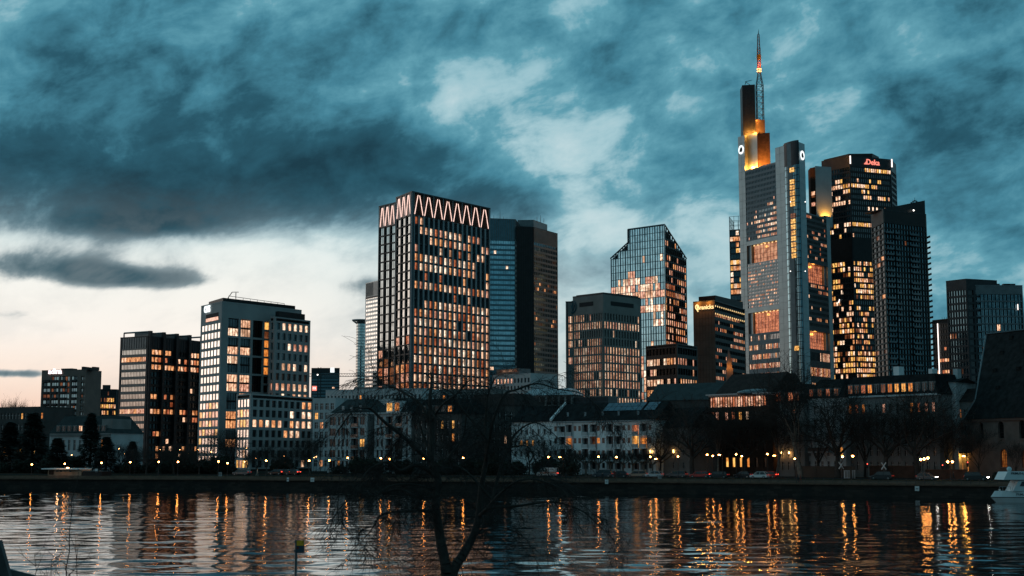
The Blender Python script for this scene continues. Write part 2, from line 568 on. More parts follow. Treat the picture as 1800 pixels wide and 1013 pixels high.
def facade(T, F, cols, rows, litf, wall, s0=None, s1=None, t0=0.0, t1=None, wf=.7, hf=.6, sill=.5, rec=.35, glassm='glass_dark',
           objs=False, cnt=None, cap=300, mull=(0, 0), pier=None, pd=.0, ws=None, fmat='metal_dark', name='window', skip=None, maxr=None):
    """spandrels and piers standing proud of recessed window panes.  T: thing; returns nothing.
    ws: dict(wall=MB, pane=MB) shared builders."""
    s0 = .25 if s0 is None else s0
    s1 = F.L - .25 if s1 is None else s1
    t1 = F.H if t1 is None else t1
    cw = (s1 - s0) / cols; rh = (t1 - t0) / rows
    ww = cw * wf; wh = rh * hf
    lo = rh * (1 - hf) * sill
    W = ws['wall']; G = ws['pane']
    tp = t0
    for r in range(rows + 1):
        tn = t0 + r * rh + lo if r < rows else t1
        if tn - tp > .02:
            W.fbox(F, s0, s1, tp, tn, -rec - .1, 0, wall)
        tp = tn + wh
    if wf < .999:
        for c in range(cols + 1):
            a = s0 + (c - 1) * cw + cw * (1 - wf) / 2 + ww if c else s0
            e = s0 + c * cw + cw * (1 - wf) / 2 if c < cols else s1
            if e - a > .01:
                W.fbox(F, a, e, t0, t1, -rec - .1, .02 + pd, pier or wall)
    for r in range(rows):
        for c in range(cols):
            if skip and skip(c, r):
                continue
            k = litf(c, rows - 1 - r) if litf else None      # row 0 is the top row
            mat = k or glassm
            sc = s0 + (c + .5) * cw; tcn = t0 + r * rh + lo + wh / 2
            if objs and (cnt is None or cnt.n < cap) and (maxr is None or rows - 1 - r < maxr):
                o = bpy.data.objects.new(name, pane_mesh(ww + .04, wh + .04, mat, mull, fmat, name))
                COL.objects.link(o)
                o.parent = T
                o.location = F.p(sc, tcn, -rec + .03) - wloc(T)
                o.rotation_euler = (0, 0, F.ang)
                if cnt is not None:
                    cnt.n += 1
            else:
                G.fbox(F, sc - ww / 2 - .02, sc + ww / 2 + .02, tcn - wh / 2 - .02, tcn + wh / 2 + .02, -rec, -rec + .06, mat)
                for q in range(1, mull[0] + 1):
                    x = sc - ww / 2 + ww * q / (mull[0] + 1)
                    G.fbox(F, x - .06, x + .06, tcn - wh / 2, tcn + wh / 2, -rec + .061, -rec + .13, fmat)

def rows_lit(seed, probs, keys, run=.6, colp=None):
    """lit(c, r): rows with their own chance of light, lights tend to come in runs along a floor"""
    rg = random.Random(seed)
    tab = {}
    def f(c, r):
        if (c, r) in tab:
            return tab[(c, r)]
        p = probs[min(r, len(probs) - 1)]
        if colp:
            p = p * colp(c, r)
        prev = tab.get((c - 1, r), 0)
        if prev != 0 and rg.random() < run:
            on = prev is not None
            if on and rg.random() > min(1, p + .35):
                on = False
            if not on and rg.random() < p * .5:
                on = True
        else:
            on = rg.random() < p
        tab[(c, r)] = rg.choice(keys) if on else None
        return tab[(c, r)]
    return f

def make_text(txt, size, depth, mat, name, parent, loc, ang, tilt=0.0, align='CENTER', sx=1.0):
    cu = bpy.data.curves.new(name, 'FONT')
    cu.body = txt
    cu.size = size
    cu.extrude = depth
    cu.align_x = align
    cu.align_y = 'CENTER'
    cu.offset = size * .012
    tmp = bpy.data.objects.new('tmp_text', cu)
    COL.objects.link(tmp)
    bpy.context.view_layer.update()
    me = bpy.data.meshes.new_from_object(tmp.evaluated_get(bpy.context.evaluated_depsgraph_get()))
    bpy.data.objects.remove(tmp)
    bpy.data.curves.remove(cu)
    me.name = name
    me.materials.clear()
    me.materials.append(MAT[mat])
    o = bpy.data.objects.new(name, me)
    COL.objects.link(o)
    o.parent = parent
    o.location = Vector(loc) - wloc(parent)
    o.rotation_euler = (math.pi / 2, 0, ang)
    o.scale = (sx, 1, 1)
    return o

GZ = 3.0    # city ground above the river
# ------------------------------------------------------------------ the river, the quay, the ground
EDGE_PX = [(0, 859.5), (400, 861.5), (560, 863.5), (870, 866.5), (1150, 868.5), (1300, 870.5), (1690, 876.5)]
EDGE = [atz(a, b_, 0).xy for a, b_ in EDGE_PX]
d0 = (EDGE[0] - EDGE[1]).normalized(); d1 = (EDGE[-1] - EDGE[-2]).normalized()
EDGE = [EDGE[0] + d0 * 900, EDGE[0] + d0 * 300] + EDGE + [EDGE[-1] + d1 * 60, EDGE[-1] + d1 * 240]
def offs(poly, d):
    out = []
    for i in range(len(poly)):
        a = poly[max(0, i - 1)]; c = poly[min(len(poly) - 1, i + 1)]
        t = (c - a).normalized()
        out.append(poly[i] + Vector((-t.y, t.x)) * d)
    return out
def edge_at(px, d=0.0):
    """point on the quay line (moved inland by d) seen at photograph column px, and the line's direction there"""
    L = offs(EDGE, d)
    r = ray(px, 800)
    for a, c in zip(L, L[1:]):
        u = c - a
        det = u.x * -r.y + r.x * u.y
        if abs(det) < 1e-9:
            continue
        k = (-a.x * -r.y + r.x * -a.y) / det
        if -1e-6 <= k <= 1 + 1e-6:
            return a + u * k, math.atan2(u.y, u.x)
    return L[-1], 0.0

def strip(name, dA, dB, zA, zB, mat, kind='structure', nsub=1):
    m = MB()
    A = offs(EDGE, dA); B = offs(EDGE, dB)
    for i in range(len(A) - 1):
        m.add([(A[i].x, A[i].y, zA), (A[i + 1].x, A[i + 1].y, zA), (B[i + 1].x, B[i + 1].y, zB), (B[i].x, B[i].y, zB)], [(0, 1, 2, 3)], mat)
    o = m.build(name)
    o['kind'] = kind
    return o

# river: wave surface in the reach in view, plain sheets beyond it
def make_river():
    m = bpy.data.materials.new('river_water')
    m.use_nodes = True
    t = m.node_tree; b = NB(t)
    p = t.nodes['Principled BSDF']
    p.inputs['Base Color'].default_value = (.006, .008, .009, 1)
    p.inputs['Roughness'].default_value = .03
    p.inputs['IOR'].default_value = 1.9
    geo = b.n('ShaderNodeNewGeometry')
    mp = b.n('ShaderNodeMapping')
    mp.inputs['Scale'].default_value = (.8, 1.5, 1)
    t.links.new(geo.outputs['Position'], mp.inputs[0])
    bp = b.n('ShaderNodeBump')
    bp.inputs['Strength'].default_value = .30
    bp.inputs['Distance'].default_value = .020
    t.links.new(b.noise(mp.outputs[0], 2.8, 2, .6), bp.inputs['Height'])
    t.links.new(bp.outputs[0], p.inputs['Normal'])
    MAT['river_water'] = m
    xs = np.arange(-150, 132.1, .6)
    ys = np.concatenate([np.arange(64, 150, .36), np.arange(150, 334, .62)])
    X, Y = np.meshgrid(xs, ys)
    rs = np.random.RandomState(7)
    Z = np.zeros_like(X)
    # patches of ruffled and smooth water
    def soft(seed, kx, ky, n=6):
        r2 = np.random.RandomState(seed); S = np.zeros_like(X)
        for _ in range(n):
            S += np.cos(X * kx * r2.uniform(-1, 1) + Y * ky * r2.uniform(-1, 1) + r2.uniform(0, 6.3))
        return S / n
    env = 1 + .55 * soft(3, .12, .10) + .35 * soft(4, .05, .22)
    for lam, amp, n in ((6.5, .020, 9), (4.1, .019, 11), (2.4, .0115, 12), (1.4, .0052, 12)):
        S = np.zeros_like(X)
        for _ in range(n):
            k = 2 * math.pi / (lam * rs.uniform(.8, 1.25))
            a = rs.normal(0, .55 if lam > 3 else .85)
            S += np.sin(X * k * math.sin(a) + Y * k * math.cos(a) + rs.uniform(0, 6.3))
        Z += amp * S / math.sqrt(n) * 1.0
    Z *= np.clip(env, .25, 2.2)
    far = np.clip((330 - Y) / 60, 0, 1)
    Z *= .45 + .55 * far
    ny, nx = X.shape
    verts = np.stack([X.ravel(), Y.ravel(), Z.ravel()], 1)
    i = np.arange(ny - 1)[:, None] * nx + np.arange(nx - 1)[None, :]
    q = np.stack([i, i + 1, i + nx + 1, i + nx], -1).reshape(-1, 4)
    nv = len(verts)
    x0, x1, y0, y1 = xs[0], xs[-1], ys[0], ys[-1]
    out = [(-2500, -300), (2500, -300), (2500, y0), (-2500, y0), (x0, y0), (x1, y0), (x1, y1), (x0, y1), (-2500, 1300), (2500, 1300), (-2500, y1), (2500, y1)]
    ev = np.array([(a, c, -.03) for a, c in out])
    eq = np.array([(0, 1, 2, 3), (3, 4, 7, 10), (5, 2, 11, 6), (10, 11, 9, 8)]) + nv
    verts = np.concatenate([verts, ev]); q = np.concatenate([q, eq])
    me = bpy.data.meshes.new('river')
    me.vertices.add(len(verts)); me.vertices.foreach_set('co', verts.ravel())
    me.loops.add(q.size); me.loops.foreach_set('vertex_index', q.ravel())
    me.polygons.add(len(q)); me.polygons.foreach_set('loop_start', np.arange(0, q.size, 4))
    me.polygons.foreach_set('use_smooth', np.ones(len(q), bool))
    me.update(calc_edges=True)
    me.materials.append(m)
    o = bpy.data.objects.new('river', me)
    COL.objects.link(o)
    o['kind'] = 'structure'
    return o
make_river()

QZ = 2.45
# quay wall of rough stone
def quay_brick_material():
    m = bpy.data.materials.new('quay_blocks')
    m.use_nodes = True
    t = m.node_tree; b = NB(t)
    p = t.nodes['Principled BSDF']
    p.inputs['Roughness'].default_value = .9
    p.inputs['Specular IOR Level'].default_value = .1
    geo = b.n('ShaderNodeNewGeometry')
    sp = b.n('ShaderNodeSeparateXYZ'); t.links.new(geo.outputs['Position'], sp.inputs[0])
    cb = b.n('ShaderNodeCombineXYZ'); t.links.new(sp.outputs[0], cb.inputs[0]); t.links.new(sp.outputs[2], cb.inputs[1])
    br = b.n('ShaderNodeTexBrick')
    t.links.new(cb.outputs[0], br.inputs['Vector'])
    br.inputs['Scale'].default_value = 1.0
    br.inputs['Brick Width'].default_value = 1.3; br.inputs['Row Height'].default_value = .45; br.inputs['Mortar Size'].default_value = .02
    br.inputs['Color1'].default_value = (.06, .048, .041, 1); br.inputs['Color2'].default_value = (.032, .027, .024, 1); br.inputs['Mortar'].default_value = (.03, .03, .03, 1)
    n = b.noise(geo.outputs['Position'], .25, 5, .65)
    c = b.mix(b.smooth(n, .42, .66), br.outputs['Color'], (.028, .027, .026))
    t.links.new(c, p.inputs['Base Color'])
    bp = b.n('ShaderNodeBump'); bp.inputs['Strength'].default_value = .6; bp.inputs['Distance'].default_value = .05
    t.links.new(br.outputs['Fac'], bp.inputs['Height']); bp.invert = True
    t.links.new(bp.outputs[0], p.inputs['Normal'])
    MAT['quay_blocks'] = m
quay_brick_material()
qw = strip('quay_wall', 0, .25, -1.2, QZ - .22, 'quay_blocks')
qw['label'] = 'long dark stone quay wall along the far bank'
cm = MB()
A = offs(EDGE, -.12); B = offs(EDGE, .75)
for i in range(len(A) - 1):
    n = max(1, int((A[i + 1] - A[i]).length / 30))
    cm.add([(A[i].x, A[i].y, QZ - .22), (A[i + 1].x, A[i + 1].y, QZ - .22), (B[i + 1].x, B[i + 1].y, QZ - .22), (B[i].x, B[i].y, QZ - .22),
            (A[i].x, A[i].y, QZ + .03), (A[i + 1].x, A[i + 1].y, QZ + .03), (B[i + 1].x, B[i + 1].y, QZ + .03), (B[i].x, B[i].y, QZ + .03)],
           [(0, 1, 5, 4), (4, 5, 6, 7), (1, 0, 3, 2), (2, 3, 7, 6)], 'coping')
cm.build('coping', qw)
strip('promenade', .6, 9, QZ, QZ, 'paving')
strip('kerb', 9, 9.35, QZ + .01, GZ + .02, 'coping')
gm = MB()
A = offs(EDGE, 9.3)
for a_, c_ in zip(A, A[1:]):
    gm.add([(a_.x, a_.y, GZ), (c_.x, c_.y, GZ), (c_.x * 4, 7000, GZ), (a_.x * 4, 7000, GZ)], [(0, 1, 2, 3)], 'ground_soil')
gm.build('ground')['kind'] = 'structure'
strip('road', 20, 31, GZ + .004, GZ + .004, 'asphalt')
strip('pavement', 31.2, 36, GZ + .12, GZ + .12, 'paving')
strip('verge', 9.5, 16.5, GZ + .004, GZ + .004, 'grass_dark')

# low step slipways and wall ladders read as darker slots in the wall; small white mooring plates
def plate(px, py, w, label):
    e, a = edge_at(px, -.06)
    D = e.y
    t = thing('mooring_plate', label, 'sign', (e.x, e.y, zof(py, D)), a)
    m = MB(); m.box((-w / 2, -.06, -.45), (w / 2, 0, .45), 'sign_white'); o = m.build('panel'); o.parent = t
    m = MB(); m.box((-w * .3, -.075, -.12), (w * .3, -.062, .02), 'text_dark'); o = m.build('mark'); o.parent = t
plate(550, 843.5, .95, 'small white plate on the quay wall below the pale apartments')
plate(507, 843.0, .55, 'smaller of two white plates on the quay wall below the concrete wing')
plate(1066, 847.0, .7, 'small white plate on the quay wall under the parked dark car')
plate(1610, 859.0, .8, 'white plate on the quay wall below the three-globe lamp')

# near bank: the embankment the photographer stands on
m = MB()
m.add([(-400, -80, 6.2), (400, -80, 6.2), (400, 6, 6.2), (-400, 6, 6.2), (-400, 20, 1.5), (400, 20, 1.5), (-400, 57, 1.45), (400, 57, 1.45), (-400, 57, -1), (400, 57, -1)],
      [(0, 1, 2, 3), (3, 2, 5, 4), (4, 5, 7, 6), (6, 7, 9, 8)], 'ground_soil')
nb = m.build('near_bank'); nb['kind'] = 'structure'
# ------------------------------------------------------------------ towers
def plan(L, C, R, z):
    """plan of a block from three roof corners seen in the photograph: left, near and right; the far one closes it"""
    l, c, r = (atz(p[0], p[1], z).xy for p in (L, C, R))
    return [l, c, r, l + r - c]

def block(T, poly, z0, z1, wall='core_dark', rec=.45, roof='metal_dark', roofh=.5, hidden='core_dark', faces=(0, 1), post=None, pw=.45, parapet=True):
    """core volume, plain far walls, corner posts and roof slab; returns the seen walls as Faces"""
    core = MB()
    core.prism(inset(poly, rec + .08), z0, z1 - .3, 'core_dark')
    n = len(poly)
    F = [Face(poly[i], poly[(i + 1) % n], z0, z1 - roofh) for i in range(n)]
    for i in range(n):
        if i not in faces:
            core.fbox(F[i], .3, F[i].L - .3, 0, F[i].H, -rec - .1, 0, hidden)
    core.build('core', T)
    if post:
        for i, p in enumerate(poly):
            f = F[i]
            q = inset(poly, -.05)[i]
            inn = inset(poly, pw)[i]
            g = F[i - 1]
            a = q; b2 = Vector((q.x, q.y)) + f.u.xy * pw * 1.6; c2 = inn; d2 = Vector((q.x, q.y)) - g.u.xy * pw * 1.6
            pm2 = MB()
            pm2.prism([a, b2, c2, d2], z0, z1 - roofh, post)
            pm2.build('corner_post', T)
    rm = MB()
    rm.prism(inset(poly, -.08), z1 - roofh, z1, roof)
    rm.build('roof', T)
    return F

def WS():
    return {'wall': MB(), 'pane': MB()}

def finish(T, ws, wname='wall', pname='glazing'):
    if ws['wall'].f:
        ws['wall'].build(wname, T)
    if ws['pane'].f:
        ws['pane'].build(pname, T, kind='stuff')

def base(poly, z=GZ):
    return (poly[1][0], poly[1][1], z)

WARM = ['room_warm', 'room_warm', 'room_white', 'room_orange', 'room_cool']
ROSE = ['room_rose', 'room_warm', 'room_rose', 'room_red']
GOLD = ['room_yellow', 'room_warm', 'room_yellow', 'room_orange']

# ---- tall dark office tower crowned by glowing zigzag tubes
def zigzag_tower():
    z1 = 108.0
    P = plan((696, 347), (724.4, 335.8), (861.9, 366), z1)
    T = thing('office_tower', 'dark gridded office tower crowned by glowing zigzag light tubes', 'tower', base(P))
    F = block(T, P, GZ, z1, roof='metal_dark', post='frame_grey', pw=.6, rec=.6)
    crown = 8.6
    ws = WS(); cnt = Count()
    pr = [.10, .45, .40, .35, .55, .62, .30, .95, .15, .80, .85, .82, .85, .9, .92, .9, .92, .92, .93, .93, .95, .95, .95, .95, .95, .95]
    def colp(c, r):
        if r == 0: return 3.0 if c < 3 or c > 12 else .3
        if r < 3: return .25 if c < 3 else 1.5
        if r == 4: return .4 if c > 12 else 1.3
        if r in (5, 6): return 1.2 if c not in (12, 13, 14) else .7
        if r == 8: return 3 if 9 < c < 13 else .6
        return 1
    lf = rows_lit(5, pr, ['room_warm', 'room_warm', 'room_white', 'room_orange', 'room_rose', 'room_cool', 'room_red', 'room_warm'], .5, colp)
    facade(T, F[1], 16, 26, lf, 'metal_dark', t0=4, t1=F[1].H - crown, wf=.66, hf=.78, sill=.4, rec=.55, glassm='glass_grey', objs=True, cnt=cnt, cap=290,
           mull=(1, 0), pier='mullion_steel', pd=.32, ws=ws, s0=.9, s1=F[1].L - .7)
    lf2 = rows_lit(6, [0] * 12 + [.1, .2, .4, .5, .55, .6, .6, .7, .7, .7, .7, .7], ['room_red', 'room_dim', 'room_rose', 'room_orange'], .4)
    facade(T, F[0], 3, 26, lf2, 'metal_black', t0=4, t1=F[0].H - crown, wf=.80, hf=.86, sill=.5, rec=.45, glassm='glass_mirror', mull=(1, 0),
           pier='metal_black', pd=.12, ws=ws, s0=.6, s1=F[0].L - .9)
    # rear wing, a step back
    z2 = z1
    a = atz(666, 362.6, z2).xy; b2 = atz(697, 355.0, z2).xy
    off = (P[2] - P[1]).normalized() * 26
    Q = [a, b2, b2 + off, a + off]
    G = block(T, Q, GZ, z2, roof='metal_dark', post='frame_grey', pw=.5, faces=(0,))
    lf3 = rows_lit(9, [0] * 13 + [.15, .35, .55, .6, .6, .65, .7, .7, .7, .7, .7], ['room_red', 'room_dim', 'room_rose'], .4)
    facade(T, G[0], 3, 26, lf3, 'metal_black', t0=4, t1=G[0].H - crown, wf=.80, hf=.86, sill=.5, rec=.45, glassm='glass_mirror', mull=(1, 0), pier='metal_black', pd=.12, ws=ws)
    # crown: dark panel, fins and the zigzag tubes
    cw = MB()
    for f, n in ((F[1], 8), (F[0], 3), (G[0], 3)):
        t0 = f.H - crown
        cw.fbox(f, .9, f.L - .8, t0 + .05, f.H - .05, -.5, -.18, 'brick_dark' if f is F[1] else 'spandrel_rose')
        w = (f.L - 1.8) / n
        for k in range(n + 1):
            cw.fbox(f, .9 + k * w - .14, .9 + k * w + .14, t0, f.H, -.3, .25, 'mullion_steel')
        for k in range(n):
            x0 = .9 + k * w
            for (sa, sb) in ((x0 + w * .10, x0 + w * .42), (x0 + w * .92, x0 + w * .58)):
                tb = MB()
                tb.bar(f.p(sa, t0 + .4, .12), f.p((sa + sb) / 2, t0 + crown / 2 - .06, .12), .14, .14, 'tube_light', 6, True)
                tb.bar(f.p((sa + sb) / 2, t0 + crown / 2 + .06, .12), f.p(sb, f.H - .7, .12), .14, .14, 'tube_light', 6, True)
                tb.build('light_tube', T)
    cw.build('crown_panel', T)
    finish(T, ws)
zigzag_tower()

# ---- twin slab tower: blue curtain wall, black shaft, grey wing
def twin_slab_tower():
    z1 = 166.0
    a = atz(855, 383.5, z1).xy; c = atz(906.5, 385.5, z1).xy
    dep = Vector((.12, 1)).normalized() * 26
    P = [a, c, c + dep, a + dep]
    T = thing('office_tower', 'tall twin slab tower, blue glazed left half and black shaft', 'tower', base(P))
    F = block(T, P, GZ, z1, roof='metal_mid', faces=(0, 1), post='metal_mid', pw=.4)
    ws = WS()
    capm = MB()
    for f in (F[0], F[1]):
        capm.fbox(f, .3, f.L - .3, f.H - 14, f.H, -.5, .0, 'spandrel_blue')
        k = .8
        while k < f.L - .6:
            capm.fbox(f, k, k + .35, f.H - 14, f.H, .001, .25, 'metal_mid'); k += 1.5
    capm.build('top_band', T)
    lf = rows_lit(21, [0, 0, .03, 0, 0, .06, 0, 0, .02, .02, 0, .02], ['room_white'], .2)
    facade(T, F[0], 12, 42, lf, 'spandrel_blue', t0=6, t1=F[0].H - 14, wf=.92, hf=.60, rec=.3, glassm='glass_blue', pier='spandrel_blue', ws=ws)
    facade(T, F[1], 8, 42, None, 'spandrel_blue', t0=6, t1=F[1].H - 14, wf=.9, hf=.55, rec=.3, glassm='glass_blue', ws=ws)
    # black shaft and grey right wing
    z2 = 161.0
    b0 = atz(907.5, 397.5, z2).xy; b1 = atz(938, 399, z2).xy; b3 = atz(980, 410.5, z2).xy
    Q = [b0, b1, b3, b0 + b3 - b1]
    G = block(T, Q, GZ, z2, roof='metal_dark', faces=(0, 1), post='metal_black', pw=.4)
    sm = MB(); sm.fbox(G[0], .3, G[0].L - .3, 0, G[0].H, -.4, 0, 'metal_black')
    k = 1.0
    while k < G[0].L - .6:
        sm.fbox(G[0], k, k + .15, 0, G[0].H, .001, .05, 'metal_dark'); k += 1.6
    sm.build('shaft', T)
    lf = rows_lit(22, [.0, .02, .02, .06, .10, .03, .03, .02, .3, .25, .03, .05, .02, .02, .04, .3, .4, .06, .04, .05, .06, .03, .05, .06, .05, .05], ['room_dim', 'room_orange', 'room_faint', 'room_faint'], .55)
    facade(T, G[1], 14, 42, lf, 'stone_grey', t0=6, t1=G[1].H - 9, wf=.84, hf=.60, rec=.3, glassm='glass_teal', pier='stone_grey', ws=ws)
    bm = MB(); bm.fbox(G[1], .3, G[1].L - .3, G[1].H - 9, G[1].H, -.4, .05, 'stone_grey')
    k = .8
    while k < G[1].L - .6:
        bm.fbox(G[1], k, k + .4, G[1].H - 9, G[1].H, .051, .35, 'stone_grey'); k += 1.6
    bm.build('top_band', T)
    # upper plant storey
    z3 = 168.5
    e0 = atz(910, 387, z3).xy; e1 = atz(938, 386.5, z3).xy; e2 = atz(962, 395, z3).xy
    pm = MB(); pm.prism([e0, e1, e2, e0 + e2 - e1], z2 - .4, z3, 'metal_mid'); pm.build('plant_storey', T)
    am = MB()
    for px, h in ((868, 4), (879, 7), (885, 3), (944, 3), (950, 4), (956, 2)):
        p = at(px, 384, P[0].y + 12); am.bar((p.x, p.y, z1 - 1), (p.x, p.y, z1 + h), .18, .08, 'metal_dark', 4)
    am.build('mast', T)
    finish(T, ws)
twin_slab_tower()

# ---- grey stone tower with narrow upright windows
def stone_tower():
    z1 = 75.0
    P = plan((1007, 521.5), (1060, 515), (1125, 523.5), z1)
    T = thing('office_tower', 'grey stone office tower with narrow upright windows and round crest', 'tower', base(P))
    F = block(T, P, GZ, z1, roof='metal_dark', post='stone_grey', pw=.6, rec=.55)
    ws = WS(); cnt = Count()
    band = 7.4
    pl = [.40, .93, .06, .35, .95, .93, .93, .6, .9, .45, .55, .9, .9, .9, .9]
    pr_ = [.15, .97, .04, .15, .97, .95, .97, .6, .97, .55, .97, .98, .9, .9, .9]
    keys = ['room_rose', 'room_warm', 'room_warm', 'room_white']
    for f, pp, nn, sd in ((F[0], pl, 13, 31), (F[1], pr_, 13, 33)):
        facade(T, f, nn, 16, rows_lit(sd, pp, keys, .88), 'stone_grey', t0=8, t1=f.H - band, wf=.55, hf=.80, sill=.35, rec=.5, glassm='glass_grey', objs=True, cnt=cnt,
               cap=300, pier='stone_grey', pd=.12, ws=ws, maxr=12)
    bm = MB()
    for f in F[:2]:
        bm.fbox(f, .3, f.L - .3, f.H - band, f.H, -.5, .0, 'stone_grey')
    bm.build('top_band', T)
    for f, a, b2 in ((F[0], .22, .68), (F[1], .2, .82)):
        sl = MB(); sl.fbox(f, f.L * a, f.L * b2, f.H - 4.4, f.H - 2.6, .001, .06, 'core_dark'); sl.build('vent_slot', T)
    # canted wing at the left end
    c0 = atz(994.7, 530, z1 - 2).xy
    q = F[0].p(0, 0, 0).xy
    back = (P[3] - P[0]).normalized() * 14
    Q = [c0, q + Vector((.2, .3)), q + back, c0 + back]
    G = block(T, Q, GZ, z1 - 2, roof='metal_dark', faces=(0,), post='stone_grey', pw=.4, rec=.55)
    facade(T, G[0], 4, 16, rows_lit(35, [.9, .6, .9, .9, .5, .9, .9, .5, .5, .6, .5, .9], keys, .8), 'stone_grey', t0=8, t1=G[0].H - 5.5, wf=.55, hf=.80, sill=.35, rec=.5, glassm='glass_grey', ws=ws, pier='stone_grey', pd=.12)
    bm = MB(); bm.fbox(G[0], .3, G[0].L - .3, G[0].H - 5.5, G[0].H, -.5, 0, 'stone_grey'); bm.build('top_band', T)
    # round crest
    cr = MB(); f = F[0]
    s_, t_ = f.px(1008.5) , f.H - 4.0
    ctr = f.p(s_ - .1, t_, .15)
    ring = 14
    for k in range(ring):
        a0, a1 = 2 * math.pi * k / ring, 2 * math.pi * (k + 1) / ring
        cr.bar(ctr + f.u * math.cos(a0) * 1.9 + Vector((0, 0, math.sin(a0) * 2.5)), ctr + f.u * math.cos(a1) * 1.9 + Vector((0, 0, math.sin(a1) * 2.5)), .32, .32, 'teal_sign', 5)
    cr.bar(ctr + Vector((0, 0, -1.8)), ctr + Vector((0, 0, 1.8)), .35, .35, 'teal_sign', 5)
    cr.bar(ctr + f.u * -1.1 + Vector((0, 0, .9)), ctr + Vector((0, 0, -1.4)), .28, .28, 'teal_sign', 5)
    cr.bar(ctr + f.u * 1.1 + Vector((0, 0, .9)), ctr + Vector((0, 0, -1.4)), .28, .28, 'teal_sign', 5)
    cr.build('crest', T)
    # raised roof storey
    z3 = z1 + .9
    e = [atz(1013, 519.5, z3).xy, atz(1060, 514, z3).xy, atz(1122, 521, z3).xy]
    pm = MB(); pm.prism([e[0], e[1], e[2], e[0] + e[2] - e[1]], z1 - .2, z3, 'metal_dark'); pm.build('roof_storey', T)
    finish(T, ws)
stone_tower()

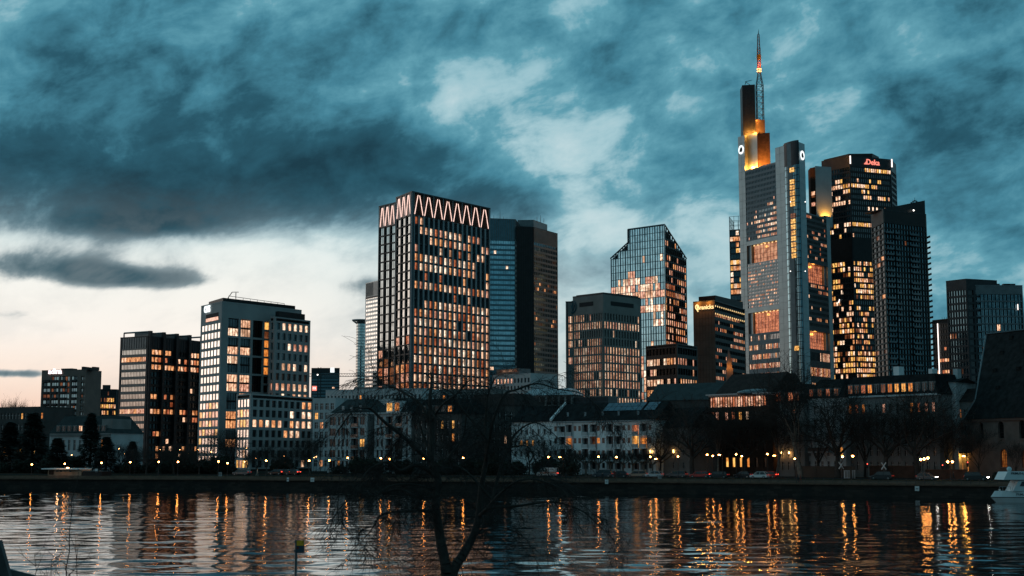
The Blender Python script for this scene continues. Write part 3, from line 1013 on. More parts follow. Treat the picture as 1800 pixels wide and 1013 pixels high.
# ---- glass tower with sloping shoulders
def shoulder_tower():
    z1 = 118.0
    C = atz(1168, 394.8, z1).xy; L2 = atz(1103.5, 403.6, z1).xy
    u = (L2 - C).normalized()
    r = ray(1073, 454.7); r = Vector((r.x, r.y))
    det = u.x * -r.y + r.x * u.y
    k = (-C.x * -r.y + r.x * -C.y) / det
    L = C + u * k
    vr = Vector((.47, .88)).normalized()
    r = ray(1206.5, 454.7); r = Vector((r.x, r.y))
    det = vr.x * -r.y + r.x * vr.y
    kr = (-C.x * -r.y + r.x * -C.y) / det
    R = C + vr * kr
    T = thing('office_tower', 'blue glass tower with sloping shoulders and a tall flat middle', 'tower', (C.x, C.y, GZ))
    FL = Face(L, C, GZ, z1); FR = Face(C, R, GZ, z1)
    zl = at(1073, 454.7, L.y).z - GZ
    zr = at(1206.5, 454.7, R.y).z - GZ
    sA = (C - L2).length; sA = FL.L - sA                 # where the tall middle begins
    zA = at(1103.5, 426.6, L2.y).z - GZ
    H = z1 - GZ
    co = MB()
    bk = vr * min(kr, 40) 
    # body: polygon extruded backwards
    d = -.5
    st = [(0.5, 0), (FL.L - 1.6, 0), (FL.L - 1.6, H - .6), (sA + .1, H - .6), (sA + .1, zA - .3), (.5, zl - .6)]
    co.fpoly(FL, [(a, t) for a, t in st[:1] + st[1:]], -.62, -.5, 'core_dark')
    nb_ = len(st)
    fr = [FL.p(a, t, -.6) for a, t in st]
    # right side top slopes down away from the corner
    bkp = []
    for (a, t), p in zip(st, fr):
        q = Vector((p.x + bk.x, p.y + bk.y, 0))
        bkp.append(Vector((q.x, q.y, GZ + min(t, zr - .3) if t > 0 else GZ)))
    co.add(fr + bkp, [(i, (i + 1) % nb_, (i + 1) % nb_ + nb_, i + nb_) for i in range(nb_)] + [tuple(range(2 * nb_ - 1, nb_ - 1, -1))], 'metal_dark')
    co.build('core', T)
    ws = WS(); cnt = Count()
    rows = 33; rh = H / rows
    def top_l(s):
        if s >= sA: return H
        return zl + (zA - zl) * s / sA
    def top_r(s):
        return H + (zr - H) * s / FR.L
    rg = random.Random(44)
    cols = 22
    cw = FL.L / cols
    # rows counted from the top; chance of light by row on the left wall
    pl = {4: .02, 6: .0, 7: .55, 8: .55, 9: .75, 10: .35, 11: .95, 12: .25, 13: .3, 14: .1, 15: .08, 16: .25, 17: .02, 18: .6, 19: .3, 20: .6, 21: .6, 22: .7, 23: .5, 24: .6, 25: .65, 26: .7, 27: .9, 28: .6, 29: .6, 30: .6}
    seg = MB()
    for r_ in range(rows):
        rt = rows - 1 - r_
        prev = None
        for c in range(cols):
            x0, x1 = c * cw, (c + 1) * cw
            t0, t1 = r_ * rh, (r_ + 1) * rh
            if t1 > top_l((x0 + x1) / 2) + .01 or x1 > FL.L - .2 and False:
                continue
            p = pl.get(rt, 0)
            if rt == 11: p = .97 if c >= 7 else .25
            if rt in (7, 8): p = .97 if 7 <= c <= 9 else (.5 if c < 7 or 9 < c < 19 else .03)
            if rt == 6: p = .95 if 7 <= c <= 9 else 0
            if rt in (12, 13): p = .9 if 17 <= c <= 20 else (.4 if c in (1, 2, 5, 6) else .05)
            if prev is None or rg.random() > .45:
                on = rg.random() < p
            else:
                on = (prev or rg.random() < p * .6) and rg.random() < p + .4
            prev = on
            mat = rg.choice(['room_white', 'room_cool', 'room_warm', 'room_rose']) if on else 'glass_blue'
            if cnt.n < 300 and rt > 3 and on or (cnt.n < 300 and rt < 16 and rg.random() < .3):
                o = bpy.data.objects.new('window', pane_mesh(cw * .93, rh * .92, mat, (0, 0), 'metal_mid', 'window'))
                COL.objects.link(o); o.parent = T
                o.location = FL.p((x0 + x1) / 2, t0 + rh * .52, -.38) - wloc(T); o.rotation_euler = (0, 0, FL.ang); cnt.n += 1
            else:
                ws['pane'].fbox(FL, x0 + cw * .035, x1 - cw * .035, t0 + rh * .05, t1 - rh * .04, -.41, -.35, mat)
    for c in range(cols + 1):
        x = min(max(c * cw, .2), FL.L - .2)
        ws['wall'].fbox(FL, x - .07, x + .07, 0, top_l(min(max(x, .01), FL.L)) - .1, -.5, .05 if c % 2 == 0 else -.1, 'spandrel_blue')
    for r_ in range(rows + 1):
        t = r_ * rh
        x0 = 0.05
        if t > zl:
            x0 = sA if t > zA else sA * (t - zl) / (zA - zl)
        ws['wall'].fbox(FL, x0 + .05, FL.L - .06, t - .12, min(t + .14, H), -.5, -.2, 'spandrel_blue')
    # right wall
    cols = 11; cw = FR.L / cols
    pr_ = [0, 0, .1, .1, .2, .55, .35, .6, .6, .7, .75, .55, .6, .85, .7, .65, .6, .4, .45, .6, .75, .85, .75, .7, .85, .9, .9, .95, .9, .9, .9, .9, .9]
    for r_ in range(rows):
        rt = rows - 1 - r_; prev = None
        for c in range(cols):
            x0, x1 = c * cw, (c + 1) * cw; t0, t1 = r_ * rh, (r_ + 1) * rh
            if t1 > top_r(x1) + .5:
                continue
            p = pr_[rt]
            on = rg.random() < p if prev is None or rg.random() > .4 else ((prev or rg.random() < p * .5) and rg.random() < p + .3)
            prev = on
            mat = rg.choice(['room_rose', 'room_warm', 'room_orange', 'room_rose', 'room_red']) if on else 'glass_black'
            ws['pane'].fbox(FR, x0 + cw * .1, x1 - cw * .1, t0 + rh * .22, t1 - rh * .12, -.41, -.35, mat)
    for c in range(cols + 1):
        x = min(max(c * cw, .25), FR.L - .2)
        ws['wall'].fbox(FR, x - .13, x + .13, 0, top_r(x) - .2, -.5, .06, 'metal_black')
    for r_ in range(rows + 1):
        t = r_ * rh
        xe = FR.L if t <= zr else FR.L * (H - t) / (H - zr)
        if xe > .8:
            ws['wall'].fbox(FR, .1, xe - .1, t - .3, min(t + .4, H), -.5, -.05, 'metal_black')
    tr = MB()
    tr.bar(FL.p(sA, H, 0), FL.p(FL.L, H, 0), .35, .35, 'metal_mid', 4); tr.bar(FR.p(0, H, 0), FR.p(FR.L, zr, 0), .4, .4, 'metal_mid', 4)
    tr.bar(FL.p(0, zl, 0), FL.p(sA, zA, 0), .4, .4, 'metal_mid', 4); tr.bar(FL.p(sA, zA, 0), FL.p(sA, H, 0), .3, .3, 'metal_mid', 4)
    tr.bar(FL.p(FL.L, 0, .05), FL.p(FL.L, H, .05), .35, .35, 'alu_panel', 4)
    tr.build('edge_trim', T)
    # louvres on the left shoulder, seen against the sky
    for j in range(7):
        f0 = .12 + j * .12
        lv = MB(); a = FL.p(sA * f0, zl + (zA - zl) * f0 + .3, -.3)
        lv.bar(a, a + Vector((vr.x * 20, vr.y * 20, 0)), .25, .25, 'metal_mid', 4)
        lv.bar(a, FL.p(sA, zA + (H - zA) * .1, -.6), .16, .16, 'metal_mid', 4)
        lv.build('louvre', T)
    finish(T, ws)
shoulder_tower()

# ---- low dark block in front of it
def low_dark_block():
    z1 = 50.0
    P = plan((1135, 609), (1190, 603.6), (1225.5, 609.5), z1)
    T = thing('office_block', 'low dark office block below the sloping-shouldered glass tower', 'building', base(P))
    F = block(T, P, GZ, z1, roof='metal_black', post='metal_black', pw=.5, rec=.5)
    ws = WS(); cnt = Count()
    pl = [0, .55, .05, .65, .35, .7, .5, .45, .5, .45, .4, .4]
    for f, n, sd in ((F[0], 9, 51), (F[1], 8, 52)):
        facade(T, f, n, 11, rows_lit(sd, [.03, .6, .12, .7, .75, .5, .5, .4, .3, .3, .3], ['room_warm', 'room_white', 'room_orange', 'room_rose'], .75), 'metal_black', t0=3, t1=f.H - .4, wf=.93,
               hf=.62, sill=.6, rec=.45, glassm='glass_black', objs=True, cnt=cnt, cap=120, mull=(1, 0), ws=ws, pier='metal_black', maxr=7)
    finish(T, ws)
low_dark_block()

# ---- brown tower with glowing sign band
def brown_tower():
    z1 = 81.0
    P = plan((1218.5, 530.5), (1255.5, 527.5), (1309, 543.5), z1)
    T = thing('office_tower', 'brown stone office tower with an amber sign band at the top', 'tower', base(P))
    F = block(T, P, GZ, z1, roof='metal_dark', post='stone_brown', pw=.5, rec=.5)
    ws = WS()
    sm = MB(); sm.fbox(F[0], .3, F[0].L - .3, 0, F[0].H, -.5, 0, 'stone_brown'); sm.build('blank_wall', T)
    jm = MB()
    for k in range(1, 7):
        x = F[0].L * k / 7; jm.fbox(F[0], x - .05, x + .05, 0, F[0].H, .001, .03, 'brick_dark')
    t = 3
    while t < F[0].H:
        jm.fbox(F[0], .4, F[0].L - .4, t, t + .08, .002, .026, 'brick_dark'); t += 3.5
    jm.build('wall_joint', T)
    pr_ = [.0, .85, .1, .55, .35, .45, .15, .55, .25, .45, .5, .45, .35, .55, .4, .35, .55, .4, .5, .5, .4, .4]
    facade(T, F[1], 18, 22, rows_lit(61, pr_, ['room_rose', 'room_warm', 'room_orange', 'room_red', 'room_rose'], .72), 'metal_black', t0=3, t1=F[1].H - 1.5, wf=.86, hf=.5, rec=.45, glassm='glass_black', ws=ws, pier='metal_black')
    # two rows of small amber downlights under the parapet
    for row in (0, 1):
        for k in range(15):
            x = 1.5 + (F[1].L - 3) * k / 14
            dm = MB(); dm.fbox(F[1], x - .35, x + .35, F[1].H - 2.6 - row * 3.6, F[1].H - 1.9 - row * 3.6, .03, .10, 'sign_glow_amber'); dm.build('downlight', T)
    z3 = z1 + 3.6
    e = [atz(1228, 522, z3).xy, atz(1257.5, 519.3, z3).xy, atz(1306, 531, z3).xy]
    pm = MB(); pm.prism([e[0], e[1], e[2], e[0] + e[2] - e[1]], z1 - .2, z3, 'metal_black'); pm.build('plant_storey', T)
    f = F[0]
    make_text('Branicks', 2.9, .12, 'sign_glow_amber', 'lettering', T, f.p(f.L * .58, f.H - 2.7, .3), f.ang, sx=.95)
    lg = MB(); c = f.p(f.L * .19, f.H - 2.9, .25)
    for k in range(10):
        a0, a1 = 2 * math.pi * k / 12 - .6, 2 * math.pi * (k + 1) / 12 - .6
        lg.bar(c + f.u * math.cos(a0) * .8 + Vector((0, 0, math.sin(a0) * 1.1 + .6)), c + f.u * math.cos(a1) * .8 + Vector((0, 0, math.sin(a1) * 1.1 + .6)), .25, .25, 'sign_glow_amber', 5)
    lg.bar(c + Vector((0, 0, -.6)), c + f.u * .6 + Vector((0, 0, -1.6)), .3, .3, 'sign_glow_amber', 5)
    lg.build('emblem', T)
    # up-lights on the sign band
    for k in (.25, .75):
        ld = bpy.data.lights.new('sign_flood', 'POINT'); ld.energy = 900; ld.color = (1, .40, .06); ld.shadow_soft_size = .4
        lo = bpy.data.objects.new('sign_flood', ld); COL.objects.link(lo); lo.parent = T; lo.location = f.p(f.L * k, f.H - .5, 1.7) - wloc(T)
    finish(T, ws)
brown_tower()

# ---- slim glass tower behind the bank tower
def slim_glass_tower():
    z1 = 183.0
    a = atz(1281.5, 381, z1).xy
    b2 = atz(1330, 377, z1).xy
    dep = Vector((.3, 1)).normalized() * 24
    P = [a, b2, b2 + dep, a + dep]
    T = thing('office_tower', 'slim glass tower with open glazed crown behind the antenna tower', 'tower', (a.x, a.y, GZ))
    F = block(T, P, GZ, z1 - 10, roof='metal_mid', post='metal_dark', pw=.3, faces=(0,))
    ws = WS()
    pr_ = [.5, .5, .4, .75, .1, .8, .6, .1, .7, .8, .75, .75, .8, .8, .9, .7, .8, .6, .5, .5, .4, .5, .4, .3, .4, .4, .4, .4]
    facade(T, F[0], 9, 38, rows_lit(71, pr_, GOLD + WARM, .65), 'metal_dark', t0=4, t1=F[0].H, wf=.94, hf=.72, rec=.4, glassm='glass_grey', ws=ws, pier='mullion_steel')
    fm = MB()
    f = Face(P[0], P[1], z1 - 10, z1)
    g = Face(P[3], P[0], z1 - 10, z1)
    for fc in (f, g, Face(P[2], P[3], z1 - 10, z1)):
        for k in range(7):
            x = .2 + (fc.L - .4) * k / 6; fm.fbox(fc, x - .12, x + .12, 0, fc.H, -.2, .05, 'metal_mid')
        for t in (3.3, 6.6, 9.8):
            fm.fbox(fc, 0, fc.L, t - .12, t + .12, -.15, .0, 'metal_mid')
    fm.build('crown_frame', T)
    finish(T, ws)
slim_glass_tower()
# ---- triangular bank tower with antenna
def ring_logo(T, ctr, u, r, mat):
    m = MB(); n = 20
    up = Vector((0, 0, 1)); nn = Vector((u.y, -u.x, 0))
    for k in range(n):
        a0, a1 = 2 * math.pi * k / n, 2 * math.pi * (k + 1) / n
        def q(a, rr, d):
            return ctr + u * math.cos(a) * rr + up * math.sin(a) * rr * 1.12 + nn * d
        vs = [q(a0, r, 0), q(a1, r, 0), q(a1, r * .60, 0), q(a0, r * .60, 0), q(a0, r, .3), q(a1, r, .3), q(a1, r * .60, .3), q(a0, r * .60, .3)]
        m.add(vs, [(4, 7, 6, 5), (0, 4, 5, 1), (2, 6, 7, 3), (0, 1, 2, 3)], mat)
    o = m.build('ring_emblem', T)
    m = MB()
    tri = [ctr + u * x * r + up * z * r + nn * .36 for x, z in ((-.62, -.42), (.62, -.42), (0, .62))]
    m.add(tri + [p - nn * .5 for p in tri], [(0, 1, 2), (5, 4, 3), (0, 3, 4, 1), (1, 4, 5, 2), (2, 5, 3, 0)], 'core_dark')
    m.build('ring_notch', T)
    return o

def flood(T, p, energy, r=.6, aim=None):
    ld = bpy.data.lights.new('floodlight', 'SPOT' if aim else 'POINT'); ld.energy = energy; ld.color = (1, .36, .045); ld.shadow_soft_size = r
    lo = bpy.data.objects.new('floodlight', ld); COL.objects.link(lo); lo.parent = T; lo.location = Vector(p) - wloc(T)
    if aim:
        ld.spot_size = math.radians(110); ld.spot_blend = .8; lo.rotation_euler = Vector(aim).to_track_quat('-Z', 'Y').to_euler()
    m = MB(); m.box((p[0] - .5, p[1] - .3, p[2] - 1.6), (p[0] + .5, p[1] + .3, p[2] - 1.0), 'metal_dark'); m.build('floodlight_housing', T)

def panels(T, F, s0, s1, t0, t1, nc, nr, mat, name='cladding_panel', d=.12, objs=True, jog=None):
    """cladding sheets with open joints, each its own piece"""
    cw = (s1 - s0) / nc; rh = (t1 - t0) / nr
    m = MB()
    w, h = cw - .16, rh - .16
    m.box((-w / 2, -d, -h / 2), (w / 2, 0, h / 2), mat)
    me = bpy.data.meshes.new(name); me.from_pydata(m.v, [], m.f); me.materials.append(MAT[mat]); me.update()
    for c in range(nc):
        for r in range(nr):
            o = bpy.data.objects.new(name, me); COL.objects.link(o); o.parent = T
            o.location = F.p(s0 + (c + .5) * cw, t0 + (r + .5) * rh, 0) - wloc(T)
            o.rotation_euler = (random.uniform(-.006, .006), 0, F.ang + random.uniform(-.008, .008))

emit('antenna_lamp', (1.0, .50, .16), 4.0)
def bank_tower():
    random.seed(81)
    B = at(1402, 244, 900).xy
    Apt = at(1312, 236, 946).xy
    Cpt = at(1466, 300, 942).xy
    T = thing('bank_tower', 'triangular silver bank tower with ring emblems and lit antenna', 'tower', (B.x, B.y, GZ))
    def on(px, A_, B_):            # point of line A_B_ at column px
        f = Face(A_, B_, 0, 1); return f.A.xy + f.u.xy * f.px(px)
    uAB = (B - Apt).normalized(); nAB = Vector((uAB.y, -uAB.x))
    uBC = (Cpt - B).normalized(); nBC = Vector((uBC.y, -uBC.x))
    # wall lines
    a0 = on(1306.5, Apt, B); a1 = on(1318.5, Apt, B); a2 = on(1373, Apt, B); a3 = on(1389.5, Apt, B)
    c0 = on(1415.5, B, Cpt); c1 = on(1426, B, Cpt); c2 = on(1461.5, B, Cpt); c3 = on(1468, B, Cpt)
    inn = -(nAB + nBC).normalized()
    back = Vector((.05, 1)).normalized()
    zA, zF, zB, zR, zC, zK = zof(236.6, 946), (zof(296, 940) + zof(277, 905)) / 2, zof(247, 900), zof(373, 906), zof(293, 942), zof(150, 950)
    # core volumes
    m = MB()
    m.prism([a1 - nAB * 8.5, a2 - nAB * 8.5, a2 + back * 34, a1 + back * 26], GZ, zF - .5, 'core_dark')
    m.prism([c1 - nBC * 7.5, c2 - nBC * 7.5, c2 + inn * 28, c1 + inn * 28], GZ, zR - .5, 'core_dark')
    m.build('core', T)
    # left pillar
    pl = [a0, a1, a1 - nAB * 12, a0 - nAB * 12]
    m = MB(); m.prism(inset(pl, .15), GZ, zA, 'metal_mid'); m.build('pillar', T)
    f = Face(a0, a1, GZ, zA)
    panels(T, f, 0, f.L, 0, f.H, 2, 44, 'alu_panel')
    ring_logo(T, f.p(f.L * .52, f.H - 10, .4), f.u, 2.9, 'sign_glow_white')
    # recess behind it: light wall then warm wall
    b0 = a1 - nAB * 3.0; b1 = on(1341, Apt - nAB * 3.0, B - nAB * 3.0); b2 = on(1364, Apt - nAB * 10, B - nAB * 10)
    m = MB(); m.prism([b0, b1, b1 + back * 12, b0 + back * 12], zF - 6, zA + .3, 'alu_panel'); m.build('upper_shaft', T)
    m = MB(); m.prism([b1 + Vector((.1, .8)), b2, b2 + back * 12, b1 + back * 11], zF - 6, zA - .3, 'brick_dark'); m.build('upper_shaft', T)
    for px, e in ((1327, 14000), (1338, 20000), (1352, 30000)):
        p = on(px, Apt - nAB * 1.5, B - nAB * 1.5); flood(T, (p.x, p.y, zF + 1.8), e)
    # tall core with the mast
    k0 = at(1304.5, 150, 950).xy; k1 = at(1327, 150, 948).xy
    kd = back * 13
    m = MB(); m.prism([k0, k1, k1 + kd, k0 + kd], zA - 3, zK, 'metal_dark')
    f = Face(k0, k1, zA - 3, zK)
    for q in range(9):
        m.fbox(f, f.L * (q + .5) / 9 - .1, f.L * (q + .5) / 9 + .1, 0, f.H, .001, .15, 'metal_black')
    m.build('service_core', T)
    k2 = at(1330, 150, 952).xy; k3 = at(1343, 150, 952).xy
    m = MB(); m.prism([k1 + Vector((.05, 1.5)), k3, k3 + back * 10, k1 + back * 10], zA - 3, zof(210, 950), 'stone_brown'); m.build('service_core', T)
    for px in (1314, 1325, 1335):
        p = at(px, 236, 944.5); flood(T, (p.x, p.y, zA + 2.2), 9000)
    p = at(1331, 214, 948); flood(T, (p.x, p.y, zof(212, 948)), 2500)
    # lattice antenna
    mz0 = zof(212, 955); mz1 = zof(150, 955); mz2 = zof(128, 955); mz3 = zof(60, 955)
    cx = at(1335, 150, 956)
    m = MB()
    def lattice(cx_, cy_, w0, w1, za, zb, n, r, mt='metal_mid'):
        prev = None
        for k in range(n + 1):
            w = w0 + (w1 - w0) * k / n; z = za + (zb - za) * k / n
            ring = [Vector((cx_ + sx * w, cy_ + sy * w, z)) for sx, sy in ((-1, -1), (1, -1), (1, 1), (-1, 1))]
            for i in range(4):
                m.bar(ring[i], ring[(i + 1) % 4], r * .7, r * .7, mt, 3)
            if prev:
                for i in range(4):
                    m.bar(prev[i], ring[i], r, r, mt, 4)
                    m.bar(prev[i], ring[(i + 1) % 4], r * .6, r * .6, mt, 3)
            prev = ring
    lattice(cx.x, cx.y, 2.3, 2.3, mz0, mz1, 6, .28)
    lattice(cx.x, cx.y, 2.2, .9, mz1, mz2, 2, .3)
    lattice(cx.x, cx.y, .95, .95, mz2, zof(84, 955), 10, .22, 'mast_red')
    lattice(cx.x, cx.y, .85, .55, zof(84, 955), mz3, 4, .16, 'mast_red')
    m.bar((cx.x, cx.y, mz3), (cx.x + .4, cx.y, zof(50, 955)), .35, .05, 'metal_dark', 4)
    m.build('antenna', T)
    m = MB()
    for q in range(8):
        a = q * math.pi / 4
        for zz in (zof(121, 955), zof(125, 955)):
            m.ball((cx.x + 1.35 * math.cos(a), cx.y + 1.35 * math.sin(a), zz), .38, 'antenna_lamp', 6, 4)
    m.build('antenna_lamp_ring', T)
    m = MB()
    for zz in (zof(102, 955), zof(98, 955)):
        for q in range(4):
            a = q * math.pi / 2
            m.box((cx.x + 1.1 * math.cos(a) - .4, cx.y + 1.1 * math.sin(a) - .4, zz - 1), (cx.x + 1.1 * math.cos(a) + .4, cx.y + 1.1 * math.sin(a) + .4, zz + 1), 'sign_yellow')
    m.build('antenna_panel', T)
    p = cx; flood(T, (p.x, p.y - 3.4, zof(114, 951)), 2600)
    m = MB()
    q0 = at(1309.5, 149, 950); q1 = at(1317, 143, 950); q2 = at(1322, 141, 950)
    m.bar(q0, at(1312, 143, 950), .25, .2, 'metal_dark', 4); m.bar(at(1310, 144, 950), q2, .2, .15, 'metal_dark', 4); m.bar(at(1310, 144, 950), at(1318, 149, 950), .2, .2, 'metal_dark', 4)
    m.build('roof_crane', T)
    # left facade: storeys in groups with two winter gardens
    f = Face(a1, a2, GZ, zF)
    ws = WS()
    zg = [(zof(457, 925) - GZ, zof(424, 925) - GZ), (zof(583, 925) - GZ, zof(545, 925) - GZ)]     # gardens: bottom, top
    segs = [(zg[0][1] + 3, f.H - 1), (zg[1][1] + 3, zg[0][0]), (4, zg[1][0])]
    tabs = [(14, [0, 0, .05, 0, .1, .1, .1, .25, .25, .4, .6, .5, .5, .45]), (13, [.2] * 8 + [.3, .35, .3, .3, .2]), (13, [.3, .35, .45, .6, .3, .6, .5, .4, .5, .5, .5, .4, .4])]
    for i, ((t0, t1), (nr, pp)) in enumerate(zip(segs, tabs)):
        if i == 0:
            lf = rows_lit(85, pp, ['room_rose', 'room_warm', 'room_white'], .6, lambda c, r: 1.3 if (r > 5 and (c > 13 or 4 < c < 12)) else .4)
            g = 'glass_strip' ; gm = 'glass_grey'
        elif i == 1:
            lf = rows_lit(86, pp, ['room_rose', 'room_warm'], .6); gm = 'glass_strip'
        else:
            lf = rows_lit(87, pp, ['room_rose', 'room_red', 'room_warm', 'room_orange'], .6); gm = 'glass_grey'
        def lf2(c, r, lf=lf, i=i, nr=nr):
            k = lf(c, r)
            if k: return k
            if i == 0 and r > nr - 7 and c > 7: return 'glass_strip'
            if i == 2 and c > 13: return 'glass_strip'
            return None
        facade(T, f, 20, nr, lf2, 'alu_panel' if i == 1 else 'frame_grey', t0=t0, t1=t1, wf=.80, hf=.52, rec=.35, glassm=gm, ws=ws, pier='frame_grey')
    tb = MB(); tb.fbox(f, 0, f.L, f.H - 1, f.H, -8.4, .15, 'metal_mid'); tb.build('fascia', T)
    for (t0, t1) in segs:
        tb = MB(); tb.fbox(f, .0, f.L, t0 - 3, t0, -1, .1, 'alu_panel'); tb.build('fascia', T)
        tb = MB(); tb.fbox(f, .0, f.L, t0 - 2.9, t1 - .05, -1.4, -1.05, 'core_dark'); tb.build('floor_backing', T)
    for k, (g0, g1) in enumerate(zg):
        gm = MB()
        gm.fbox(f, f.L * .12, f.L - .2, g0 + .1, g1 - .1, -3.2, -3.0, 'garden_glow' if k == 0 else 'room_red')
        for q in range(9):
            x = f.L * .12 + (f.L * .88) * q / 8; gm.fbox(f, x - .08, x + .08, g0, g1, -2.9, -2.7, 'metal_dark')
        for q in range(1, 4):
            t = g0 + (g1 - g0) * q / 4; gm.fbox(f, f.L * .12, f.L, t - .08, t + .08, -2.9, -2.72, 'metal_dark')
        gm.build('winter_garden', T)
        gl = MB()
        for q in range(7):
            x = f.L * (.16 + .12 * q); gl.fbox(f, x - .5, x + .5, g1 - .5, g1 - .1, -2.6, -2.0, 'sign_glow_amber')
        gl.build('garden_lamp', T)
        hw = MB(); hw.fbox(f, 0, f.L, g0 - .6, g0, -7.4, -1, 'metal_mid'); hw.fbox(f, 0, f.L, g1, g1 + 3, -7.4, -1, 'metal_mid')
        hw.fbox(f, 0, f.L * .1, g0, g1, -7.3, -1.3, 'alu_panel'); hw.build('garden_shell', T)
        ld = bpy.data.lights.new('garden_light', 'POINT'); ld.energy = 1500; ld.color = (1, .42, .10); ld.shadow_soft_size = 1
        lo = bpy.data.objects.new('garden_light', ld); COL.objects.link(lo); lo.parent = T; lo.location = f.p(f.L * .5, g1 - 2, -1.6) - wloc(T)
    # near pillar: left wing, glazed corner, right wing
    f = Face(a2, a3, GZ, zB)
    m = MB(); m.prism([a2, a3, a3 - nAB * 9, a2 - nAB * 9], GZ, zB - .8, 'metal_mid'); m.build('pillar', T)
    panels(T, f, 0, f.L, 0, f.H - 1, 2, 46, 'alu_panel')
    f2 = Face(c0, c1, GZ, zB)
    m = MB(); m.prism([c0, c1, c1 - nBC * 9, c0 - nBC * 9], GZ, zB - .8, 'metal_mid'); m.build('pillar', T)
    panels(T, f2, 0, f2.L, 0, f2.H - 1, 1, 46, 'alu_panel')
    # glazed round corner
    pts = []
    ctr = (a3 + c0) / 2 - (nAB + nBC).normalized() * 1.0
    mid = ctr + (nAB + nBC).normalized() * 5.2
    N = 8
    for k in range(N + 1):
        t = k / N
        pts.append((1 - t) ** 2 * a3 + 2 * t * (1 - t) * mid + t * t * c0)
    m = MB(); m.prism(pts + [c0 + inn * 8, a3 + inn * 8], GZ, zB + .6, 'metal_dark'); m.build('corner_core', T)
    m = MB()
    for p0, p1 in zip(pts, pts[1:]):
        fc = Face(p0, p1, GZ, zB)
        nr = 46
        for r in range(nr):
            t = fc.H * r / nr
            m.fbox(fc, .12, fc.L - .12, t + .35, t + fc.H / nr - .1, -.05, .12, 'glass_teal')
        m.fbox(fc, .02, fc.L - .02, fc.H - 16, fc.H - .2, .13, .3, 'metal_dark')
        m.fbox(fc, fc.L - .1, fc.L + .1, 0, fc.H, 0, .34, 'metal_dark')
    m.build('corner_glazing', T, kind='stuff')
    fc = Face(pts[3], pts[5], GZ, zB)
    ys = [295, 316, 326, 336, 346, 355.5, 376, 386, 396, 406.5, 416.5, 427, 437, 447]
    for q, yy in enumerate(ys):
        zz = zof(yy, 897) - GZ
        m = MB(); m.fbox(fc, fc.L * .5 - 2.0, fc.L * .5 + 2.0, zz - 1.5, zz + 1.5, .62, .72, 'room_yellow' if q != 6 else 'room_dim')
        o = m.build('window', T)
        m = MB()
        m.fbox(fc, fc.L * .5 - 2.1, fc.L * .5 + 2.1, zz - .10, zz + .10, .725, .8, 'metal_dark'); m.fbox(fc, fc.L * .5 - .1, fc.L * .5 + .1, zz - 1.5, zz + 1.5, .726, .79, 'metal_dark')
        m.build('window_bar', o)
    m = MB(); zz = zof(611, 897) - GZ
    m.fbox(fc, fc.L * .5 - 1.5, fc.L * .5 + 2.2, zz - 1.5, zz + 1.5, .62, .72, 'room_yellow'); m.build('window', T)
    ring_logo(T, f2.p(f2.L * .45, f2.H - 9.5, .5), f2.u, 2.9, 'sign_glow_white')
    m = MB()
    for px in (1389.5, 1415.5):
        p = at(px, 355, 893); m.ball(p, .35, 'beacon_white', 6, 4)
        p = at(px, 477, 893); m.ball(p, .35, 'beacon_white', 6, 4)
    m.build('facade_beacon', T)
    # right facade
    f = Face(c1, c2, GZ, zR)
    ws2 = ws
    zg = [(zof(500, 920) - GZ, zof(466, 920) - GZ), (zof(615, 920) - GZ, zof(584, 920) - GZ)]
    segs = [(zg[0][1] + 2.5, f.H - .6), (zg[1][1] + 2.5, zg[0][0]), (4, zg[1][0])]
    for i, ((t0, t1), (nr, pp)) in enumerate(zip(segs, [(9, [.55, .1, .12, .3, .15, .2, .35, .15, .4]), (8, [.5, .6, .1, .05, .1, .05, .25, .1]), (7, [.6, .5, .4, .5, .5, .5, .5])])):
        facade(T, f, 16, nr, rows_lit(91 + i, pp, ['room_rose', 'room_warm', 'room_orange', 'room_red'], .7), 'metal_dark', t0=t0, t1=t1, wf=.84, hf=.55, rec=.35, glassm='glass_black', ws=ws, pier='metal_dark')
    tb = MB(); tb.fbox(f, 0, f.L, f.H - .6, f.H, -7.4, .15, 'metal_mid'); tb.build('fascia', T)
    for (t0, t1) in segs:
        tb = MB(); tb.fbox(f, 0, f.L, t0 - 2.5, t0, -1, .1, 'metal_dark'); tb.build('fascia', T)
        tb = MB(); tb.fbox(f, .0, f.L, t0 - 2.4, t1 - .05, -1.4, -1.05, 'core_dark'); tb.build('floor_backing', T)
    for g0, g1 in zg:
        gm = MB(); gm.fbox(f, .2, f.L - 3, g0 + .1, g1 - .1, -3.2, -3, 'room_red')
        for q in range(10):
            x = .5 + (f.L - 4) * q / 9; gm.fbox(f, x - .1, x + .1, g0, g1, -2.9, -2.7, 'metal_dark')
        for q in range(1, 5):
            t = g0 + (g1 - g0) * q / 5; gm.fbox(f, .2, f.L - 3, t - .08, t + .08, -2.9, -2.72, 'metal_dark')
        gm.build('winter_garden', T)
        hw = MB(); hw.fbox(f, 0, f.L, g0 - .6, g0, -6.4, -1, 'metal_mid'); hw.fbox(f, 0, f.L, g1, g1 + 2.4, -6.4, -1, 'metal_mid'); hw.fbox(f, f.L - 3, f.L, g0, g1, -6.3, -1.3, 'alu_panel'); hw.build('garden_shell', T)
        ld = bpy.data.lights.new('garden_light', 'POINT'); ld.energy = 1800; ld.color = (1, .36, .06); ld.shadow_soft_size = 1
        lo = bpy.data.objects.new('garden_light', ld); COL.objects.link(lo); lo.parent = T; lo.location = f.p(f.L * .4, g1 - 1.6, -1.6) - wloc(T)
    # far pillar
    f = Face(c2, c3, GZ, zC)
    m = MB(); m.prism([c2, c3, c3 - nBC * 10, c2 - nBC * 10], GZ, zR + 2, 'alu_panel'); m.build('pillar', T)
